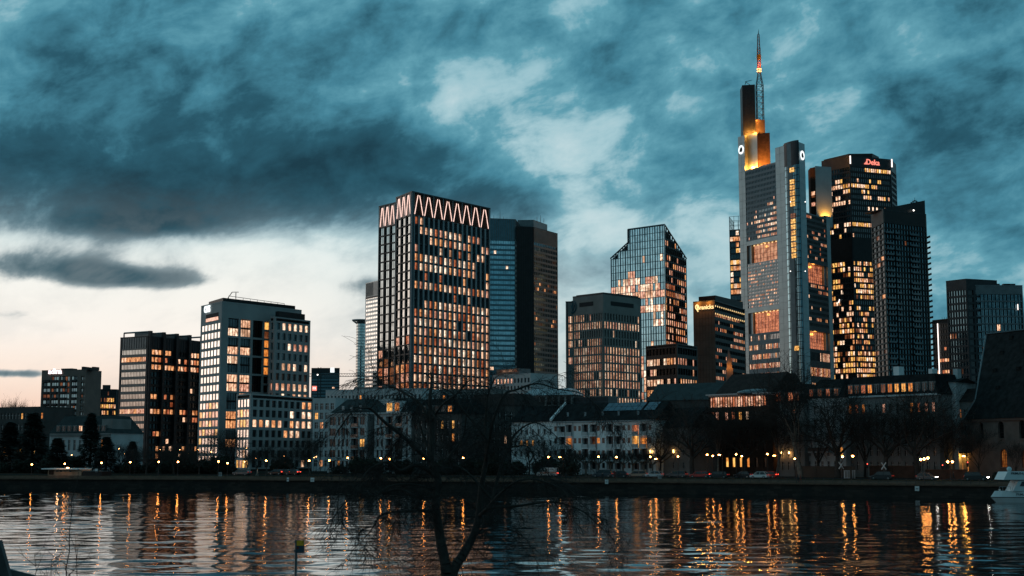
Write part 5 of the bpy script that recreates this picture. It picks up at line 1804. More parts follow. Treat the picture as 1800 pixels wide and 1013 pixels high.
# ---- far towers between the concrete block and the zigzag tower
def far_towers():
    D = 1500
    z1 = zof(647, D)
    P = [at(547.5, 650, D).xy, at(597, 650, D).xy, at(597, 650, D + 40).xy, at(547.5, 650, D + 40).xy]
    T = thing('office_tower', 'far dark slab tower with white and red rooftop signs', 'tower', base(P))
    F = block(T, P, GZ, z1, faces=(0,), roof='metal_dark', roofh=.8, post='metal_dark', pw=.5)
    ws = WS()
    facade(T, F[0], 12, 26, rows_lit(191, [0, 0, 0, .0, .12, .05, 0], ['room_warm'], .4), 'spandrel_blue', t0=2, t1=F[0].H - 5, wf=.97, hf=.45, rec=.3, glassm='glass_dark', ws=ws)
    m = MB(); m.fbox(F[0], .5, F[0].L - .5, F[0].H - 5, F[0].H, -.4, 0, 'metal_dark'); m.build('top_band', T)
    m = MB(); f = F[0]; m.fbox(f, f.px(580), f.px(587), f.H - 4.2, f.H + 1.0, .1, .6, 'sign_glow_white'); m.build('rooftop_sign', T)
    m = MB(); m.fbox(f, f.px(548.5), f.px(556.5), zof(687, D) - GZ, zof(679, D) - GZ, .1, 1.0, 'sign_glow_red'); m.build('red_sign', T)
    make_text('C2', 2.8, .1, 'sign_glow_pink', 'lettering', T, f.p(f.px(552.5), zof(683, D) - GZ, 1.2), f.ang)
    finish(T, ws)
    # slender round tower with projecting crown
    D = 2000
    z1 = zof(569, D)
    c = at(633, 600, D); r = 6.7
    T = thing('office_tower', 'slender round tower with a projecting ring crown', 'tower', (c.x, c.y + r, GZ))
    m = MB()
    N = 24
    ring = [Vector((c.x + r * math.cos(2 * math.pi * k / N), c.y + r + r * math.sin(2 * math.pi * k / N))) for k in range(N)]
    m.prism(ring, GZ, z1, 'alu_light'); m.build('shaft', T)
    m = MB(); nr = 46
    for k in range(N):
        f = Face(ring[k], ring[(k + 1) % N], GZ, z1)
        if f.n.y > .3: continue
        for q in range(nr):
            t = f.H * q / nr
            m.fbox(f, .05, f.L - .05, t + 1.3, t + f.H / nr - .2, .02, .1, 'glass_mirror')
    m.build('glazing', T, kind='stuff')
    m = MB()
    for k in range(N):
        a = 2 * math.pi * k / N
        p = Vector((c.x + r * .9 * math.cos(a), c.y + r + r * .9 * math.sin(a), z1)); q = Vector((c.x + r * 1.9 * math.cos(a), c.y + r + r * 1.9 * math.sin(a), z1 + 5))
        m.bar(p, q, .5, .5, 'plaster_pale', 4)
    big = [Vector((c.x + r * 1.95 * math.cos(2 * math.pi * k / N), c.y + r + r * 1.95 * math.sin(2 * math.pi * k / N))) for k in range(N)]
    m.prism(big, z1 + 5, z1 + 6.2, 'plaster_pale')
    m.prism([(p - Vector((c.x, c.y + r))) * .9 + Vector((c.x, c.y + r)) for p in ring], z1 - .1, z1 + 5, 'metal_dark')
    m.build('ring_crown', T)
    # pale slab with rosy bands
    D = 1500
    z1 = zof(488, D)
    P = [at(641.5, 600, D + 34).xy, at(672, 600, D).xy, at(688, 600, D + 20).xy, at(657, 600, D + 54).xy]
    T = thing('office_tower', 'pale banded slab tower catching the rosy sky behind the zigzag tower', 'tower', base(P))
    z1 = zof(491, D)
    F = block(T, P, GZ, z1, faces=(0,), roof='alu_light', roofh=1, post='alu_light', pw=.5)
    ws = WS()
    facade(T, F[0], 10, 40, None, 'alu_light', t0=2, t1=F[0].H - 15, wf=.98, hf=.5, rec=.3, glassm='glass_mirror', ws=ws)
    m = MB(); m.fbox(F[0], .5, F[0].L - .5, F[0].H - 15, F[0].H, -.4, 0, 'metal_mid')
    for k in range(9):
        m.fbox(F[0], 1 + k * 2, 1.3 + k * 2, F[0].H - 15, F[0].H, .001, .3, 'metal_mid')
    m.fbox(F[0], .5, F[0].L - .5, F[0].H - 17.5, F[0].H - 15.5, .02, .3, 'metal_dark'); m.build('top_band', T)
    finish(T, ws)
    # construction crane
    D = 900
    p = at(622, 668, D)
    T = thing('tower_crane', 'distant tower crane with horizontal lattice jib against the sunset', 'crane', (at(561, 690, D).x, D, GZ))
    m = MB()
    x0 = at(561, 690, D).x; zj = zof(662, D)
    x1 = at(640, 664, D).x
    def lat(a, b2, n, hgt, wd):
        a = Vector(a); b2 = Vector(b2)
        for dy in (-wd, wd):
            m.bar(a + Vector((0, dy, 0)), b2 + Vector((0, dy, 0)), .16, .16, 'metal_dark', 3)
        up = Vector((0, 0, hgt))
        m.bar(a + up, b2 + up, .16, .16, 'metal_dark', 3)
        for k in range(n):
            p0 = a.lerp(b2, k / n); p1 = a.lerp(b2, (k + .5) / n); p2 = a.lerp(b2, (k + 1) / n)
            m.bar(p0, p1 + up, .1, .1, 'metal_dark', 3); m.bar(p1 + up, p2, .1, .1, 'metal_dark', 3)
    lat((x0 - 12, D, zj), (x1, D, zj), 24, 1.9, .8)
    m.build('jib', T)
    m = MB()
    for dx, dy in ((-.9, -.9), (.9, -.9), (.9, .9), (-.9, .9)):
        m.bar((x0 + dx, D + dy, GZ), (x0 + dx, D + dy, zj + 6), .18, .18, 'metal_dark', 3)
    for k in range(24):
        z = GZ + (zj - GZ) * k / 24; h = (zj - GZ) / 24
        m.bar((x0 - .9, D - .9, z), (x0 + .9, D - .9, z + h), .1, .1, 'metal_dark', 3)
    m.build('mast', T)
    m = MB(); hx = at(622.5, 668, D).x
    m.bar((hx, D, zj), (hx, D, zof(677, D)), .08, .08, 'metal_dark', 3); m.box((hx - .7, D - .5, zof(673, D)), (hx - .1, D + .5, zof(668, D)), 'metal_dark'); m.box((hx + .3, D - .5, zof(673, D)), (hx + .9, D + .5, zof(667, D)), 'metal_dark'); m.build('hook_block', T)
    m = MB(); m.ball((x0 - 1, D - 1.5, zj + 1), .5, 'beacon_white', 6, 4); m.build('crane_lamp', T)
far_towers()

# ------------------------------------------------------------------ houses along the far bank
def roof_hip(m, poly, z, h, ins, mat):
    """mansard or hip: slopes from poly at z to inset poly at z+h, flat on top"""
    q = inset(poly, ins); n = len(poly)
    vs = [(p[0], p[1], z) for p in poly] + [(p[0], p[1], z + h) for p in q]
    m.add(vs, [(i, (i + 1) % n, (i + 1) % n + n, i + n) for i in range(n)] + [tuple(range(n, 2 * n)), tuple(range(n - 1, -1, -1))], mat)

def roof_gable(m, poly, z, h, mat, over=.5, wall=None):
    """ridge parallel to the front; poly = front-left, front-right, back-right, back-left"""
    a, b2, c, d = [Vector((p[0], p[1], 0)) for p in inset(poly, -over)]
    r0 = (a + d) / 2; r1 = (b2 + c) / 2
    up = Vector((0, 0, z + h)); lo = Vector((0, 0, z))
    th = Vector((0, 0, .25))
    vs = [a + lo, b2 + lo, c + lo, d + lo, r0 + up, r1 + up]
    m.add(vs, [(0, 1, 5, 4), (2, 3, 4, 5), (0, 4, 3), (1, 2, 5), (3, 2, 1, 0)], mat)

def house(label, pxa, pxb, ytop, D0, D1, depth, cols, rows, litf, wall, gm='glass_house', roof=None, rooft='hip', rh=4.0, rmat='slate', ins=3.0,
          wf=.45, hf=.6, name='apartment_building', cat='building', base_t=1.0, top_t=.8, mull=(1, 1), side=None, sidewall=None, fmat='frame_white', sills=True, windows=True, t1_=None):
    a = at(pxa, ytop, D0).xy; b2 = at(pxb, ytop, D1).xy
    u = (b2 - a).normalized(); bk = Vector((-u.y, u.x)) * depth
    P = [a, b2, b2 + bk, a + bk]
    z1 = zof(ytop, (D0 + D1) / 2)
    T = thing(name, label, cat, base(P))
    F = block(T, P, GZ, z1, roof=wall, roofh=.3, post=wall, pw=.35, rec=.4, hidden=wall, faces=(0,))
    ws = WS()
    if windows:
        facade(T, F[0], cols, rows, litf, wall, t0=base_t, t1=F[0].H - top_t, wf=wf, hf=hf, sill=.45, rec=.3, glassm=gm, objs=True, mull=mull, ws=ws, fmat=fmat)
        m = MB(); m.fbox(F[0], .3, F[0].L - .3, 0, base_t, -.4, .03, wall); m.fbox(F[0], .3, F[0].L - .3, F[0].H - top_t, F[0].H, -.4, .03, wall); m.build('plinth', T)
    if rooft == 'hip':
        m = MB(); roof_hip(m, inset(P, -.3), z1 + .01, rh, ins, rmat); m.build('mansard_roof', T)
    elif rooft == 'gable':
        m = MB(); roof_gable(m, P, z1 + .01, rh, rmat); m.build('pitched_roof', T)
    finish(T, ws)
    return T, P, F, z1

def dormers(T, F, z, n, s0, s1, w, h, litf, wall='plaster_grey', out=.2, dep=2.2, rmat='slate'):
    for k in range(n):
        s_ = s0 + (s1 - s0) * (k + .5) / n
        f2 = F
        m = MB()
        zt = z - f2.z0
        m.fbox(f2, s_ - w / 2 - .2, s_ + w / 2 + .2, zt - .1, zt + h + .25, -dep, -.25 + out, wall)
        o = m.build('dormer', T)
        mat = litf(k, 0) if litf else None
        m = MB(); m.fbox(f2, s_ - w / 2, s_ + w / 2, zt + .15, zt + h, -.24 + out, -.18 + out, mat or 'glass_house'); m.fbox(f2, s_ - .05, s_ + .05, zt + .15, zt + h, -.179 + out, -.12 + out, 'frame_white')
        m.build('window', o)

HOME = ['home_yellow', 'home_orange', 'room_warm']
def few(seed, p, keys=HOME):
    return rows_lit(seed, [p], keys, .1)
# villa with mansard roof behind the conifers
T, P, F, z1 = house('old villa with mansard roof and pale tall windows between two conifers', 88, 196, 762, 415, 405, 14, 11, 2, few(201, .06), 'plaster_pale', rh=5.2, ins=3.2, rmat='slate_green', hf=.66, wf=.42, rooft='hip')
dormers(T, F[0], z1 + .6, 9, 2, F[0].L - 2, 1.1, 1.6, few(202, .06), rmat='slate_green')
m = MB(); q = F[0]; m.fbox(q, q.L * .82, q.L * .98, q.H, q.H + 4.5, -9, -.6, 'plaster_grey'); m.build('gable_bay', T)
m = MB(); m.fbox(q, .2, q.L - .2, q.H - .5, q.H + .1, .02, .4, 'plaster_grey'); m.build('cornice', T)
# low dark blocks at the far left edge
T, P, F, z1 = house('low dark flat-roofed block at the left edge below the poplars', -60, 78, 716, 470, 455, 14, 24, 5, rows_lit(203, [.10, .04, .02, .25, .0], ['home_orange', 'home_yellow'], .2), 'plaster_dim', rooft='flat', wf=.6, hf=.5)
T, P, F, z1 = house('low brown terrace with a row of glowing shop windows under the hotel', 20, 125, 744, 500, 490, 10, 20, 3, rows_lit(204, [.55, .1, .1], ['home_orange', 'home_yellow'], .5), 'stone_brown', rooft='flat', wf=.72, hf=.5)

# pale flats right of the concrete wing
T, P, F, z1 = house('pale blocky flats rising just right of the concrete wing', 551, 590, 700, 432, 428, 16, 4, 7, rows_lit(211, [0, .1, .1, .3, .05, .05], ['home_yellow', 'room_orange'], .1), 'plaster_pale', rooft='flat', wf=.62, hf=.66)
T, P, F, z1 = house('long pale attic building with a row of small windows behind the flats', 573, 742, 684, 470, 455, 16, 26, 8, few(212, .01), 'plaster_pale', rooft='flat', wf=.5, hf=.45, mull=(0, 0))
m = MB(); q = F[0]
m.fbox(q, q.L * .25, q.L * .5, q.H, q.H + 1.2, -8, -3, 'metal_mid'); m.fbox(q, q.L * .55, q.L * .62, q.H, q.H + 1.8, -8, -3, 'metal_mid'); m.build('roof_plant', T)
# corner apartment house with loggias
def loggia_house(label, pxa, pxb, ytop, D0, D1, spec, rows, lits, roofpx=None, mans=4.0):
    a = at(pxa, ytop, D0).xy; b2 = at(pxb, ytop, D1).xy
    u = (b2 - a).normalized(); bk = Vector((-u.y, u.x)) * 13
    P = [a, b2, b2 + bk, a + bk]
    z1 = zof(ytop, (D0 + D1) / 2)
    T = thing('apartment_building', label, 'building', base(P))
    F = block(T, P, GZ, z1, roof='plaster_pale', roofh=.4, post='plaster_pale', pw=.3, rec=1.4, hidden='plaster_grey', faces=(0,))
    f = F[0]; m = MB(); cur = .2
    rh = (f.H - 1.2) / rows
    tot = sum(w for w, k in spec); sc = (f.L - .4) / tot
    for ci, (w, k) in enumerate(spec):
        w *= sc
        if k == 'p':
            m.fbox(f, cur, cur + w, 0, f.H, -1.4, 0, 'plaster_pale')
        for r in range(rows):
            t = .6 + r * rh
            if k == 'w':
                m.fbox(f, cur, cur + w, t - .3, t + rh * .22, -1.4, -.02, 'plaster_pale')
                mat = lits.get((ci, rows - 1 - r), 'glass_house')
                o = bpy.data.objects.new('window', pane_mesh(w, rh * .78, mat, (1, 0) if w > 1.2 else (0, 0), 'frame_grey', 'window')); COL.objects.link(o); o.parent = T
                o.rotation_euler = (0, 0, f.ang); o.location = f.p(cur + w / 2, t + rh * .58, -.25) - wloc(T)
            elif k == 'l':
                b3 = MB(); b3.fbox(f, cur, cur + w, t - .2, t + .1, -1.4, .25, 'plaster_pale'); b3.fbox(f, cur + .05, cur + w - .05, t + .1, t + 1.0, .12, .18, 'glass_grey'); b3.build('balcony', T)
                mat = lits.get((ci, rows - 1 - r), 'glass_house')
                o = bpy.data.objects.new('window', pane_mesh(w, rh - .3, mat, (2, 0), 'frame_grey', 'window')); COL.objects.link(o); o.parent = T
                o.rotation_euler = (0, 0, f.ang); o.location = f.p(cur + w / 2, t + rh * .5, -1.25) - wloc(T)
        if k != 'p':
            m.fbox(f, cur, cur + w, f.H - .7, f.H, -1.4, -.01, 'plaster_pale')
        cur += w
    m.fbox(f, cur, f.L - .1, 0, f.H, -1.4, 0, 'plaster_pale')
    m.build('wall', T)
    m = MB(); m.fbox(f, -.3, f.L + .3, f.H, f.H + .35, -2, .5, 'plaster_pale'); m.build('cornice', T)
    if mans:
        m = MB(); roof_hip(m, inset(P, .3), z1 + .02, mans, 3.5, 'slate_green'); o = m.build('mansard_roof', T)
        for k in range(3):
            sl = MB(); sl.fbox(f, f.L * (.3 + .22 * k), f.L * (.3 + .22 * k) + .9, f.H + 1.2, f.H + 2.4, -1.2, -.9, 'zinc'); sl.build('skylight', o)
    return T, F, z1
spec = [(.4, 'p'), (2.2, 'w'), (.8, 'p'), (.8, 'w'), (.7, 'p'), (.8, 'w'), (.7, 'p'), (.8, 'w'), (.9, 'p'), (2.6, 'l'), (.6, 'p'), (1.6, 'w'), (.6, 'p')]
LH, LHF, lz = loggia_house('pale apartment house with loggia stack and dark green mansard roof', 577, 645, 726, 392, 384, spec, 5, {(11, 2): 'home_yellow', (3, 4): 'home_yellow', (9, 4): 'room_faint'})
spec2 = [(.5, 'p'), (.8, 'w'), (.7, 'p'), (.8, 'w'), (.9, 'p'), (2.4, 'l'), (1.0, 'p'), (2.4, 'l'), (1.2, 'p'), (.8, 'w'), (.9, 'p')]
T2, F2, z2 = loggia_house('second pale apartment house with a brightly lit dormer, behind the foreground tree', 659, 723, 725, 384, 376, spec2, 5, {})
f = F2[0]
m = MB(); m.fbox(f, f.px(678), f.px(702), f.H + .4, f.H + 3.6, -3, -.3, 'plaster_white'); o = m.build('dormer', T2)
for pa, pb, k in ((679.5, 688, 'home_yellow'), (693.5, 700.5, 'home_orange')):
    m = MB(); m.fbox(f, f.px(pa), f.px(pb), f.H + .8, f.H + 3.0, -.28, -.2, k); s_ = (f.px(pa) + f.px(pb)) / 2; m.fbox(f, s_ - .06, s_ + .06, f.H + .8, f.H + 3.0, -.19, -.12, 'frame_grey'); m.build('window', o)
# dim houses behind the foreground tree
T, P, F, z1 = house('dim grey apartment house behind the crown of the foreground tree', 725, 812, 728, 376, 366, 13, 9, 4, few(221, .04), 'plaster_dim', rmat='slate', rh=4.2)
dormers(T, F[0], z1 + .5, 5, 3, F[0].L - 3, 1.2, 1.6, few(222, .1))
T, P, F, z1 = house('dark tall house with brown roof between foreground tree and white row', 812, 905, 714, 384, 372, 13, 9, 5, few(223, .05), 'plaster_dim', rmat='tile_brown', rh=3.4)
# long office attic behind, with a band of light
T, P, F, z1 = house('grey office roofline with narrow windows left of the black tower shaft', 742, 868, 684, 470, 460, 14, 18, 8, rows_lit(224, [.12, .05], ['home_orange', 'room_dim'], .3), 'plaster_grey', rooft='flat', wf=.55, hf=.4, mull=(0, 0))
T, P, F, z1 = house('small stone house with lit upright windows below the twin slab tower', 866, 933, 658, 520, 505, 14, 11, 12, rows_lit(225, [.45, .05, .05], ['room_warm', 'room_rose'], .8, lambda c, r: 1.8 if c < 6 else .1), 'plaster_pale', rooft='flat', wf=.5, hf=.62, mull=(0, 0))
m = MB(); q = F[0]; m.fbox(q, -1, q.L * .55, q.H, q.H + 2.6, -9, -3, 'metal_mid'); m.fbox(q, 1, q.L * .5, q.H + 1.4, q.H + 2.4, -3, -2.9, 'glass_strip'); m.build('roof_storey', T)

# stepped penthouse block behind the white row
T, P, F, z1 = house('stepped penthouse block with white sloping roof behind the white row', 912, 1068, 712, 405, 392, 14, 12, 4, rows_lit(231, [.22, .1], ['home_orange'], .3), 'plaster_grey', rooft='flat', wf=.75, hf=.6)
q = F[0]
m = MB()
a0 = [q.p(q.px(917), q.H, -2).xy, q.p(q.px(1000), q.H, -2).xy, q.p(q.px(1000), q.H, -10).xy, q.p(q.px(917), q.H, -10).xy]
m.prism(a0, z1, z1 + 3.0, 'plaster_grey'); m.build('penthouse', T)
m = MB(); roof_hip(m, inset(a0, -.7), z1 + 3.02, 2.0, 2.4, 'zinc'); m.build('penthouse_roof', T)
ff = Face(a0[0], a0[1], z1, z1 + 3)
for k in range(7):
    mm = MB(); mm.fbox(ff, 1 + ff.L * k / 7.3, 1 + ff.L * k / 7.3 + 1.4, .2, 2.6, .01, .08, 'glass_black'); mm.build('window', T)
m = MB()
for k in range(22):
    m.bar(q.p(q.L * k / 21, q.H, -.3), q.p(q.L * k / 21, q.H + 1.0, -.3), .05, .05, 'metal_dark', 3)
m.bar(q.p(0, q.H + 1.0, -.3), q.p(q.L, q.H + 1.0, -.3), .05, .05, 'metal_dark', 3); m.build('terrace_rail', T)
m = MB(); a1 = [q.p(q.px(1002), q.H, -3).xy, q.p(q.px(1062), q.H, -3).xy, q.p(q.px(1062), q.H, -10).xy, q.p(q.px(1002), q.H, -10).xy]
m.prism(a1, z1, z1 + 2.2, 'metal_dark'); m.build('penthouse', T)

# white row houses: older plain part and balcony part
T, P, F, z1 = house('plain part of the white row house with simple square windows', 900, 974, 742, 364, 356, 12, 7, 4, rows_lit(241, [0, .35, .1, .1], ['home_orange', 'home_yellow'], .1), 'plaster_white', rooft='gable', rh=4.4, rmat='slate', wf=.36, hf=.5, fmat='frame_grey')
def balcony_row():
    D0, D1, yt = 354, 334, 739.5
    a = at(972, yt, D0).xy; b2 = at(1152, yt, D1).xy
    u = (b2 - a).normalized(); bk = Vector((-u.y, u.x)) * 12
    P = [a, b2, b2 + bk, a + bk]; z1 = zof(yt, (D0 + D1) / 2)
    T = thing('row_house', 'white balcony row house with solar panels on its dark roof', 'building', base(P))
    F = block(T, P, GZ, z1, roof='plaster_white', roofh=.3, post='plaster_white', pw=.3, rec=1.3, hidden='plaster_white', faces=(0,))
    f = F[0]; m = MB()
    rows = 4; rh = (f.H - .9) / rows
    bays = [(981.5, 993, 994, 1005), (1022, 1033.5, 1036, 1047.5), (1065, 1077, 1079, 1090.5), (1110, 1122, 1124, 1136)]
    cur = .2
    litb = {(3, 1, 0): 'home_yellow', (3, 0, 0): 'room_red', (3, 0, 1): 'glass_house', (3, 1, 1): 'home_orange', (0, 1, 1): 'home_orange', (1, 1, 1): 'room_faint'}
    for bi, bb in enumerate(bays):
        for half in (0, 1):
            s0_, s1_ = f.px(bb[half * 2]), f.px(bb[half * 2 + 1])
            m.fbox(f, cur, s0_, 0, f.H, -1.3, 0, 'plaster_white'); 
            cur = s1_
            m.fbox(f, s0_, s1_, f.H - .6, f.H, -1.3, -.004, 'plaster_white')
            for r in range(rows):
                t = .5 + r * rh
                b3 = MB(); b3.fbox(f, s0_, s1_, t - .15, t + .08, -1.3, .30, 'plaster_white'); b3.fbox(f, s0_ + .02, s1_ - .02, t + .08, t + 1.0, .20, .28, 'plaster_pale'); b3.build('balcony', T)
                mat = litb.get((bi, rows - 1 - r, half), 'glass_house')
                o = bpy.data.objects.new('window', pane_mesh(s1_ - s0_, rh - .2, mat, (1, 0), 'frame_grey', 'window')); COL.objects.link(o); o.parent = T
                o.rotation_euler = (0, 0, f.ang); o.location = f.p((s0_ + s1_) / 2, t + rh * .5, -1.15) - wloc(T)
                if (bi + r + half) % 3 == 0:
                    aw = MB(); aw.fbox(f, s0_, s1_, t + rh - .55, t + rh - .25, -.1, .12, 'plaster_white'); aw.build('awning', T)
    m.fbox(f, cur, f.L - .2, 0, f.H, -1.3, 0, 'plaster_white'); m.build('wall', T)
    # small windows in the white piers
    for px in (976.5, 1010.5, 1018.5, 1051.5, 1060, 1096, 1105, 1142):
        for r in range(rows):
            t = .5 + r * rh + rh * .62; s_ = f.px(px)
            mat = 'home_orange' if (px == 1051.5 and r == 2) else 'glass_house'
            o = bpy.data.objects.new('window', pane_mesh(.75, 1.3, mat, (0, 0), 'frame_grey', 'window')); COL.objects.link(o); o.parent = T; o.rotation_euler = (0, 0, f.ang); o.location = f.p(s_, t, .01) - wloc(T)
    for px in (979.5, 1007, 1048.5, 1092.5, 1137.5):
        dp = MB(); dp.bar(f.p(f.px(px), 0, .12), f.p(f.px(px), f.H, .12), .08, .08, 'zinc', 5); dp.build('downpipe', T)
    m = MB(); roof_gable(m, P, z1 + .02, 4.6, 'slate'); ro = m.build('pitched_roof', T)
    # party-wall parapet and solar panels on the roof slope
    A3 = [Vector((p[0], p[1], 0)) for p in inset(P, -.5)]
    e0, e1 = A3[0], A3[1]; rr0 = (A3[0] + A3[3]) / 2; rr1 = (A3[1] + A3[2]) / 2
    def slope(k, v, lift=.08):
        lo_ = e0.lerp(e1, k); hi_ = rr0.lerp(rr1, k)
        q = lo_.lerp(hi_, v); q.z = z1 + .02 + 4.6 * v
        return q + Vector((f.n.x * .3, f.n.y * .3, .9)).normalized() * lift
    m = MB()
    for k in (.0, ):
        m.add([slope(k - .004, 0, .05), slope(k + .012, 0, .05), slope(k + .012, 1, .05), slope(k - .004, 1, .05), slope(k - .004, 0, .6), slope(k + .012, 0, .6), slope(k + .012, 1, .6), slope(k - .004, 1, .6)],
              [(4, 5, 6, 7), (0, 1, 5, 4), (1, 2, 6, 5), (3, 7, 6, 2), (0, 4, 7, 3)], 'plaster_white')
    m.build('party_wall', T)
    for kx in range(9):
        for vy in range(2):
            k0 = .44 + kx * .052 + (.02 if kx > 6 else 0); k1 = k0 + .049
            v0 = .50 + vy * .23; v1 = v0 + .215
            m = MB(); m.add([slope(k0, v0, .12), slope(k1, v0, .12), slope(k1, v1, .12), slope(k0, v1, .12), slope(k0, v0, .2), slope(k1, v0, .2), slope(k1, v1, .2), slope(k0, v1, .2)],
                            [(4, 5, 6, 7), (0, 1, 5, 4), (1, 2, 6, 5), (2, 3, 7, 6), (3, 0, 4, 7)], 'solar'); m.build('solar_panel', ro)
    for k in (.13, .3, .47, .62, .8):
        p = slope(k, .3, 0); m = MB(); m.box((p.x - .25, p.y - .25, p.z - .4), (p.x + .25, p.y + .25, p.z + .9), 'zinc'); m.build('vent_pipe', ro)
    m = MB()
    m.bar(f.p(-.3, f.H + .05, .62), f.p(f.L + .3, f.H + .05, .62), .12, .12, 'zinc', 6); m.build('gutter', T)
    m = MB(); p = f.p(f.px(1144), .0, .5); m.box((p.x - .14, p.y - .2, zof(797, p.y)), (p.x + .14, p.y + .1, zof(792, p.y)), 'sconce'); m.build('wall_lantern', T)
balcony_row()

# gable wall and the dark brick house with the glowing gallery
T, P, F, z1 = house('dim grey gable house with a lit wall lantern beside the dark brick house', 1155, 1212, 752, 338, 330, 12, 3, 3, None, 'plaster_grey', rooft='gable', rh=5.0, rmat='slate', wf=.2, hf=.4)
m = MB(); q = F[0]; p = q.p(q.px(1184.5), 0, .4); m.box((p.x - .16, p.y - .2, zof(796.5, p.y)), (p.x + .16, p.y + .1, zof(791, p.y)), 'sconce'); m.build('wall_lantern', T)

def gallery_house():
    D0, D1 = 338, 324
    yt = 694
    a = at(1246, yt, D0).xy; b2 = at(1357, yt - 1, D1).xy
    u = (b2 - a).normalized(); bk = Vector((-u.y, u.x)) * 16
    P = [a, b2, b2 + bk, a + bk]; z1 = zof(yt, (D0 + D1) / 2)
    T = thing('brick_house', 'dark brick house topped by a long glowing glazed gallery', 'building', base(P))
    F = block(T, P, GZ, z1, roof='zinc', roofh=.3, post='brick_dark', pw=.35, rec=.4, hidden='brick_dark', faces=(0,))
    f = F[0]; ws = WS()
    gb = zof(716, 331) - GZ
    facade(T, f, 24, 1, lambda c, r: ('room_rose', 'room_warm', 'room_rose', 'room_red')[(c * 7) % 4] if c < 22 else None, 'metal_dark', t0=gb, t1=f.H, wf=.88, hf=.88, rec=.3, glassm='glass_house', objs=True, ws=ws)
    floors = [(724, 738, {0: 'room_red', 1: 'room_rose', 2: 'room_rose', 3: 'room_red', 4: 'home_yellow', 5: 'room_white'}), (751, 766, {0: 'glass_strip', 1: 'glass_strip', 2: 'glass_strip', 3: 'glass_strip'}), (777, 792, {}), (805, 821, {2: 'home_yellow', 3: 'home_yellow', 4: 'home_yellow', 5: 'home_orange'})]
    cols = [1251.5, 1259.5, 1276, 1287.5, 1300, 1312.5, 1327, 1342]
    ts = []
    cur = 0
    for ya, yb, L_ in reversed(floors):
        t0 = zof(yb, 331) - GZ; t1 = zof(ya, 331) - GZ
        ws['wall'].fbox(f, .3, f.L - .3, cur, t0, -.5, 0, 'brick_dark'); cur = t1
        sp = .3
        for ci, px in enumerate(cols):
            s_ = f.px(px); w = .85 if ya > 800 else 1.0
            ws['wall'].fbox(f, sp, s_ - w / 2, t0, t1, -.5, -.002, 'brick_dark'); sp = s_ + w / 2
            mat = L_.get(ci, 'glass_black')
            o = bpy.data.objects.new('window', pane_mesh(w + .04, t1 - t0 + .04, mat, (1, 1) if ya < 800 else (0, 0), 'metal_dark', 'window')); COL.objects.link(o); o.parent = T; o.rotation_euler = (0, 0, f.ang); o.location = f.p(s_, (t0 + t1) / 2, -.3) - wloc(T)
        ws['wall'].fbox(f, sp, f.L - .3, t0, t1, -.5, -.002, 'brick_dark')
    ws['wall'].fbox(f, .3, f.L - .3, cur, gb, -.5, 0, 'brick_dark')
    m = MB(); m.fbox(f, -.4, f.L + .4, f.H + .3, f.H + .6, -3, .8, 'zinc'); m.build('eave', T)
    # long dark roof behind
    m = MB(); Q = inset(P, 1.0); roof_gable(m, Q, z1 + .31, 5.2, 'tile_brown', over=0); ro = m.build('pitched_roof', T)
    m = MB(); c = f.p(f.px(1330), f.H + .6, -3.0); m.ball(c, 4.2, 'metal_mid', 14, 8, (1.6, .6, .26)); m.build('glass_dome', ro, smooth=True)
    finish(T, ws)
    return T
gallery_house()
# long roof running left of it
def long_roof():
    a = at(1140, 692, 360).xy; b2 = at(1262, 686, 350).xy
    u = (b2 - a).normalized(); bk = Vector((-u.y, u.x)) * 14
    P = [a, b2, b2 + bk, a + bk]; z1 = zof(704, 356)
    T = thing('church_hall', 'long dark church hall roof behind the bare trees', 'building', base(P))
    m = MB(); m.prism(P, GZ, z1, 'plaster_dim'); m.build('wall', T)
    m = MB(); roof_gable(m, P, z1 + .01, zof(672, 356) - z1, 'slate_green'); m.build('pitched_roof', T)
    a = at(1278, 690, 372).xy; b2 = at(1372, 680, 362).xy
    u = (b2 - a).normalized(); bk = Vector((-u.y, u.x)) * 15
    P = [a, b2, b2 + bk, a + bk]; z1 = zof(690, 366)
    T = thing('church_hall', 'steep dark roof carrying the small lit spire', 'building', base(P))
    m = MB(); m.prism(P, GZ, z1, 'plaster_dim'); m.build('wall', T)
    m = MB(); roof_gable(m, P, z1 + .01, zof(655, 366) - z1, 'tile_brown'); m.build('pitched_roof', T)
    # slim lit spire
    D = 400
    p = at(1282, 660, D)
    S = thing('church_spire', 'slim church spire glowing orange before the brown tower', 'spire', (p.x, p.y, GZ))
    zz = lambda y: zof(y, D)
    m = MB(); m.box((p.x - .95, p.y - .95, GZ), (p.x + .95, p.y + .95, zz(648)), 'church_stone'); m.build('shaft', S)
    m = MB(); m.cone((p.x, p.y), .8, .7, zz(648), zz(640), 'church_stone', 8); m.build('belfry', S)
    m = MB(); m.cone((p.x, p.y), .9, .03, zz(640), zz(612), 'church_stone', 8); m.build('spire_roof', S)
    for k in range(4):
        m = MB(); a = k * math.pi / 2 + .785; m.cone((p.x + .8 * math.cos(a), p.y + .8 * math.sin(a)), .22, .02, zz(648), zz(638), 'church_stone', 6); m.build('pinnacle', S)
    for dx in (-.9, .9):
        ld = bpy.data.lights.new('spire_light', 'POINT'); ld.energy = 160; ld.color = (1, .36, .05); ld.shadow_soft_size = .3
        lo = bpy.data.objects.new('spire_light', ld); COL.objects.link(lo); lo.parent = S; lo.location = Vector((p.x + dx, p.y - 2.0, zz(644))) - wloc(S)
long_roof()

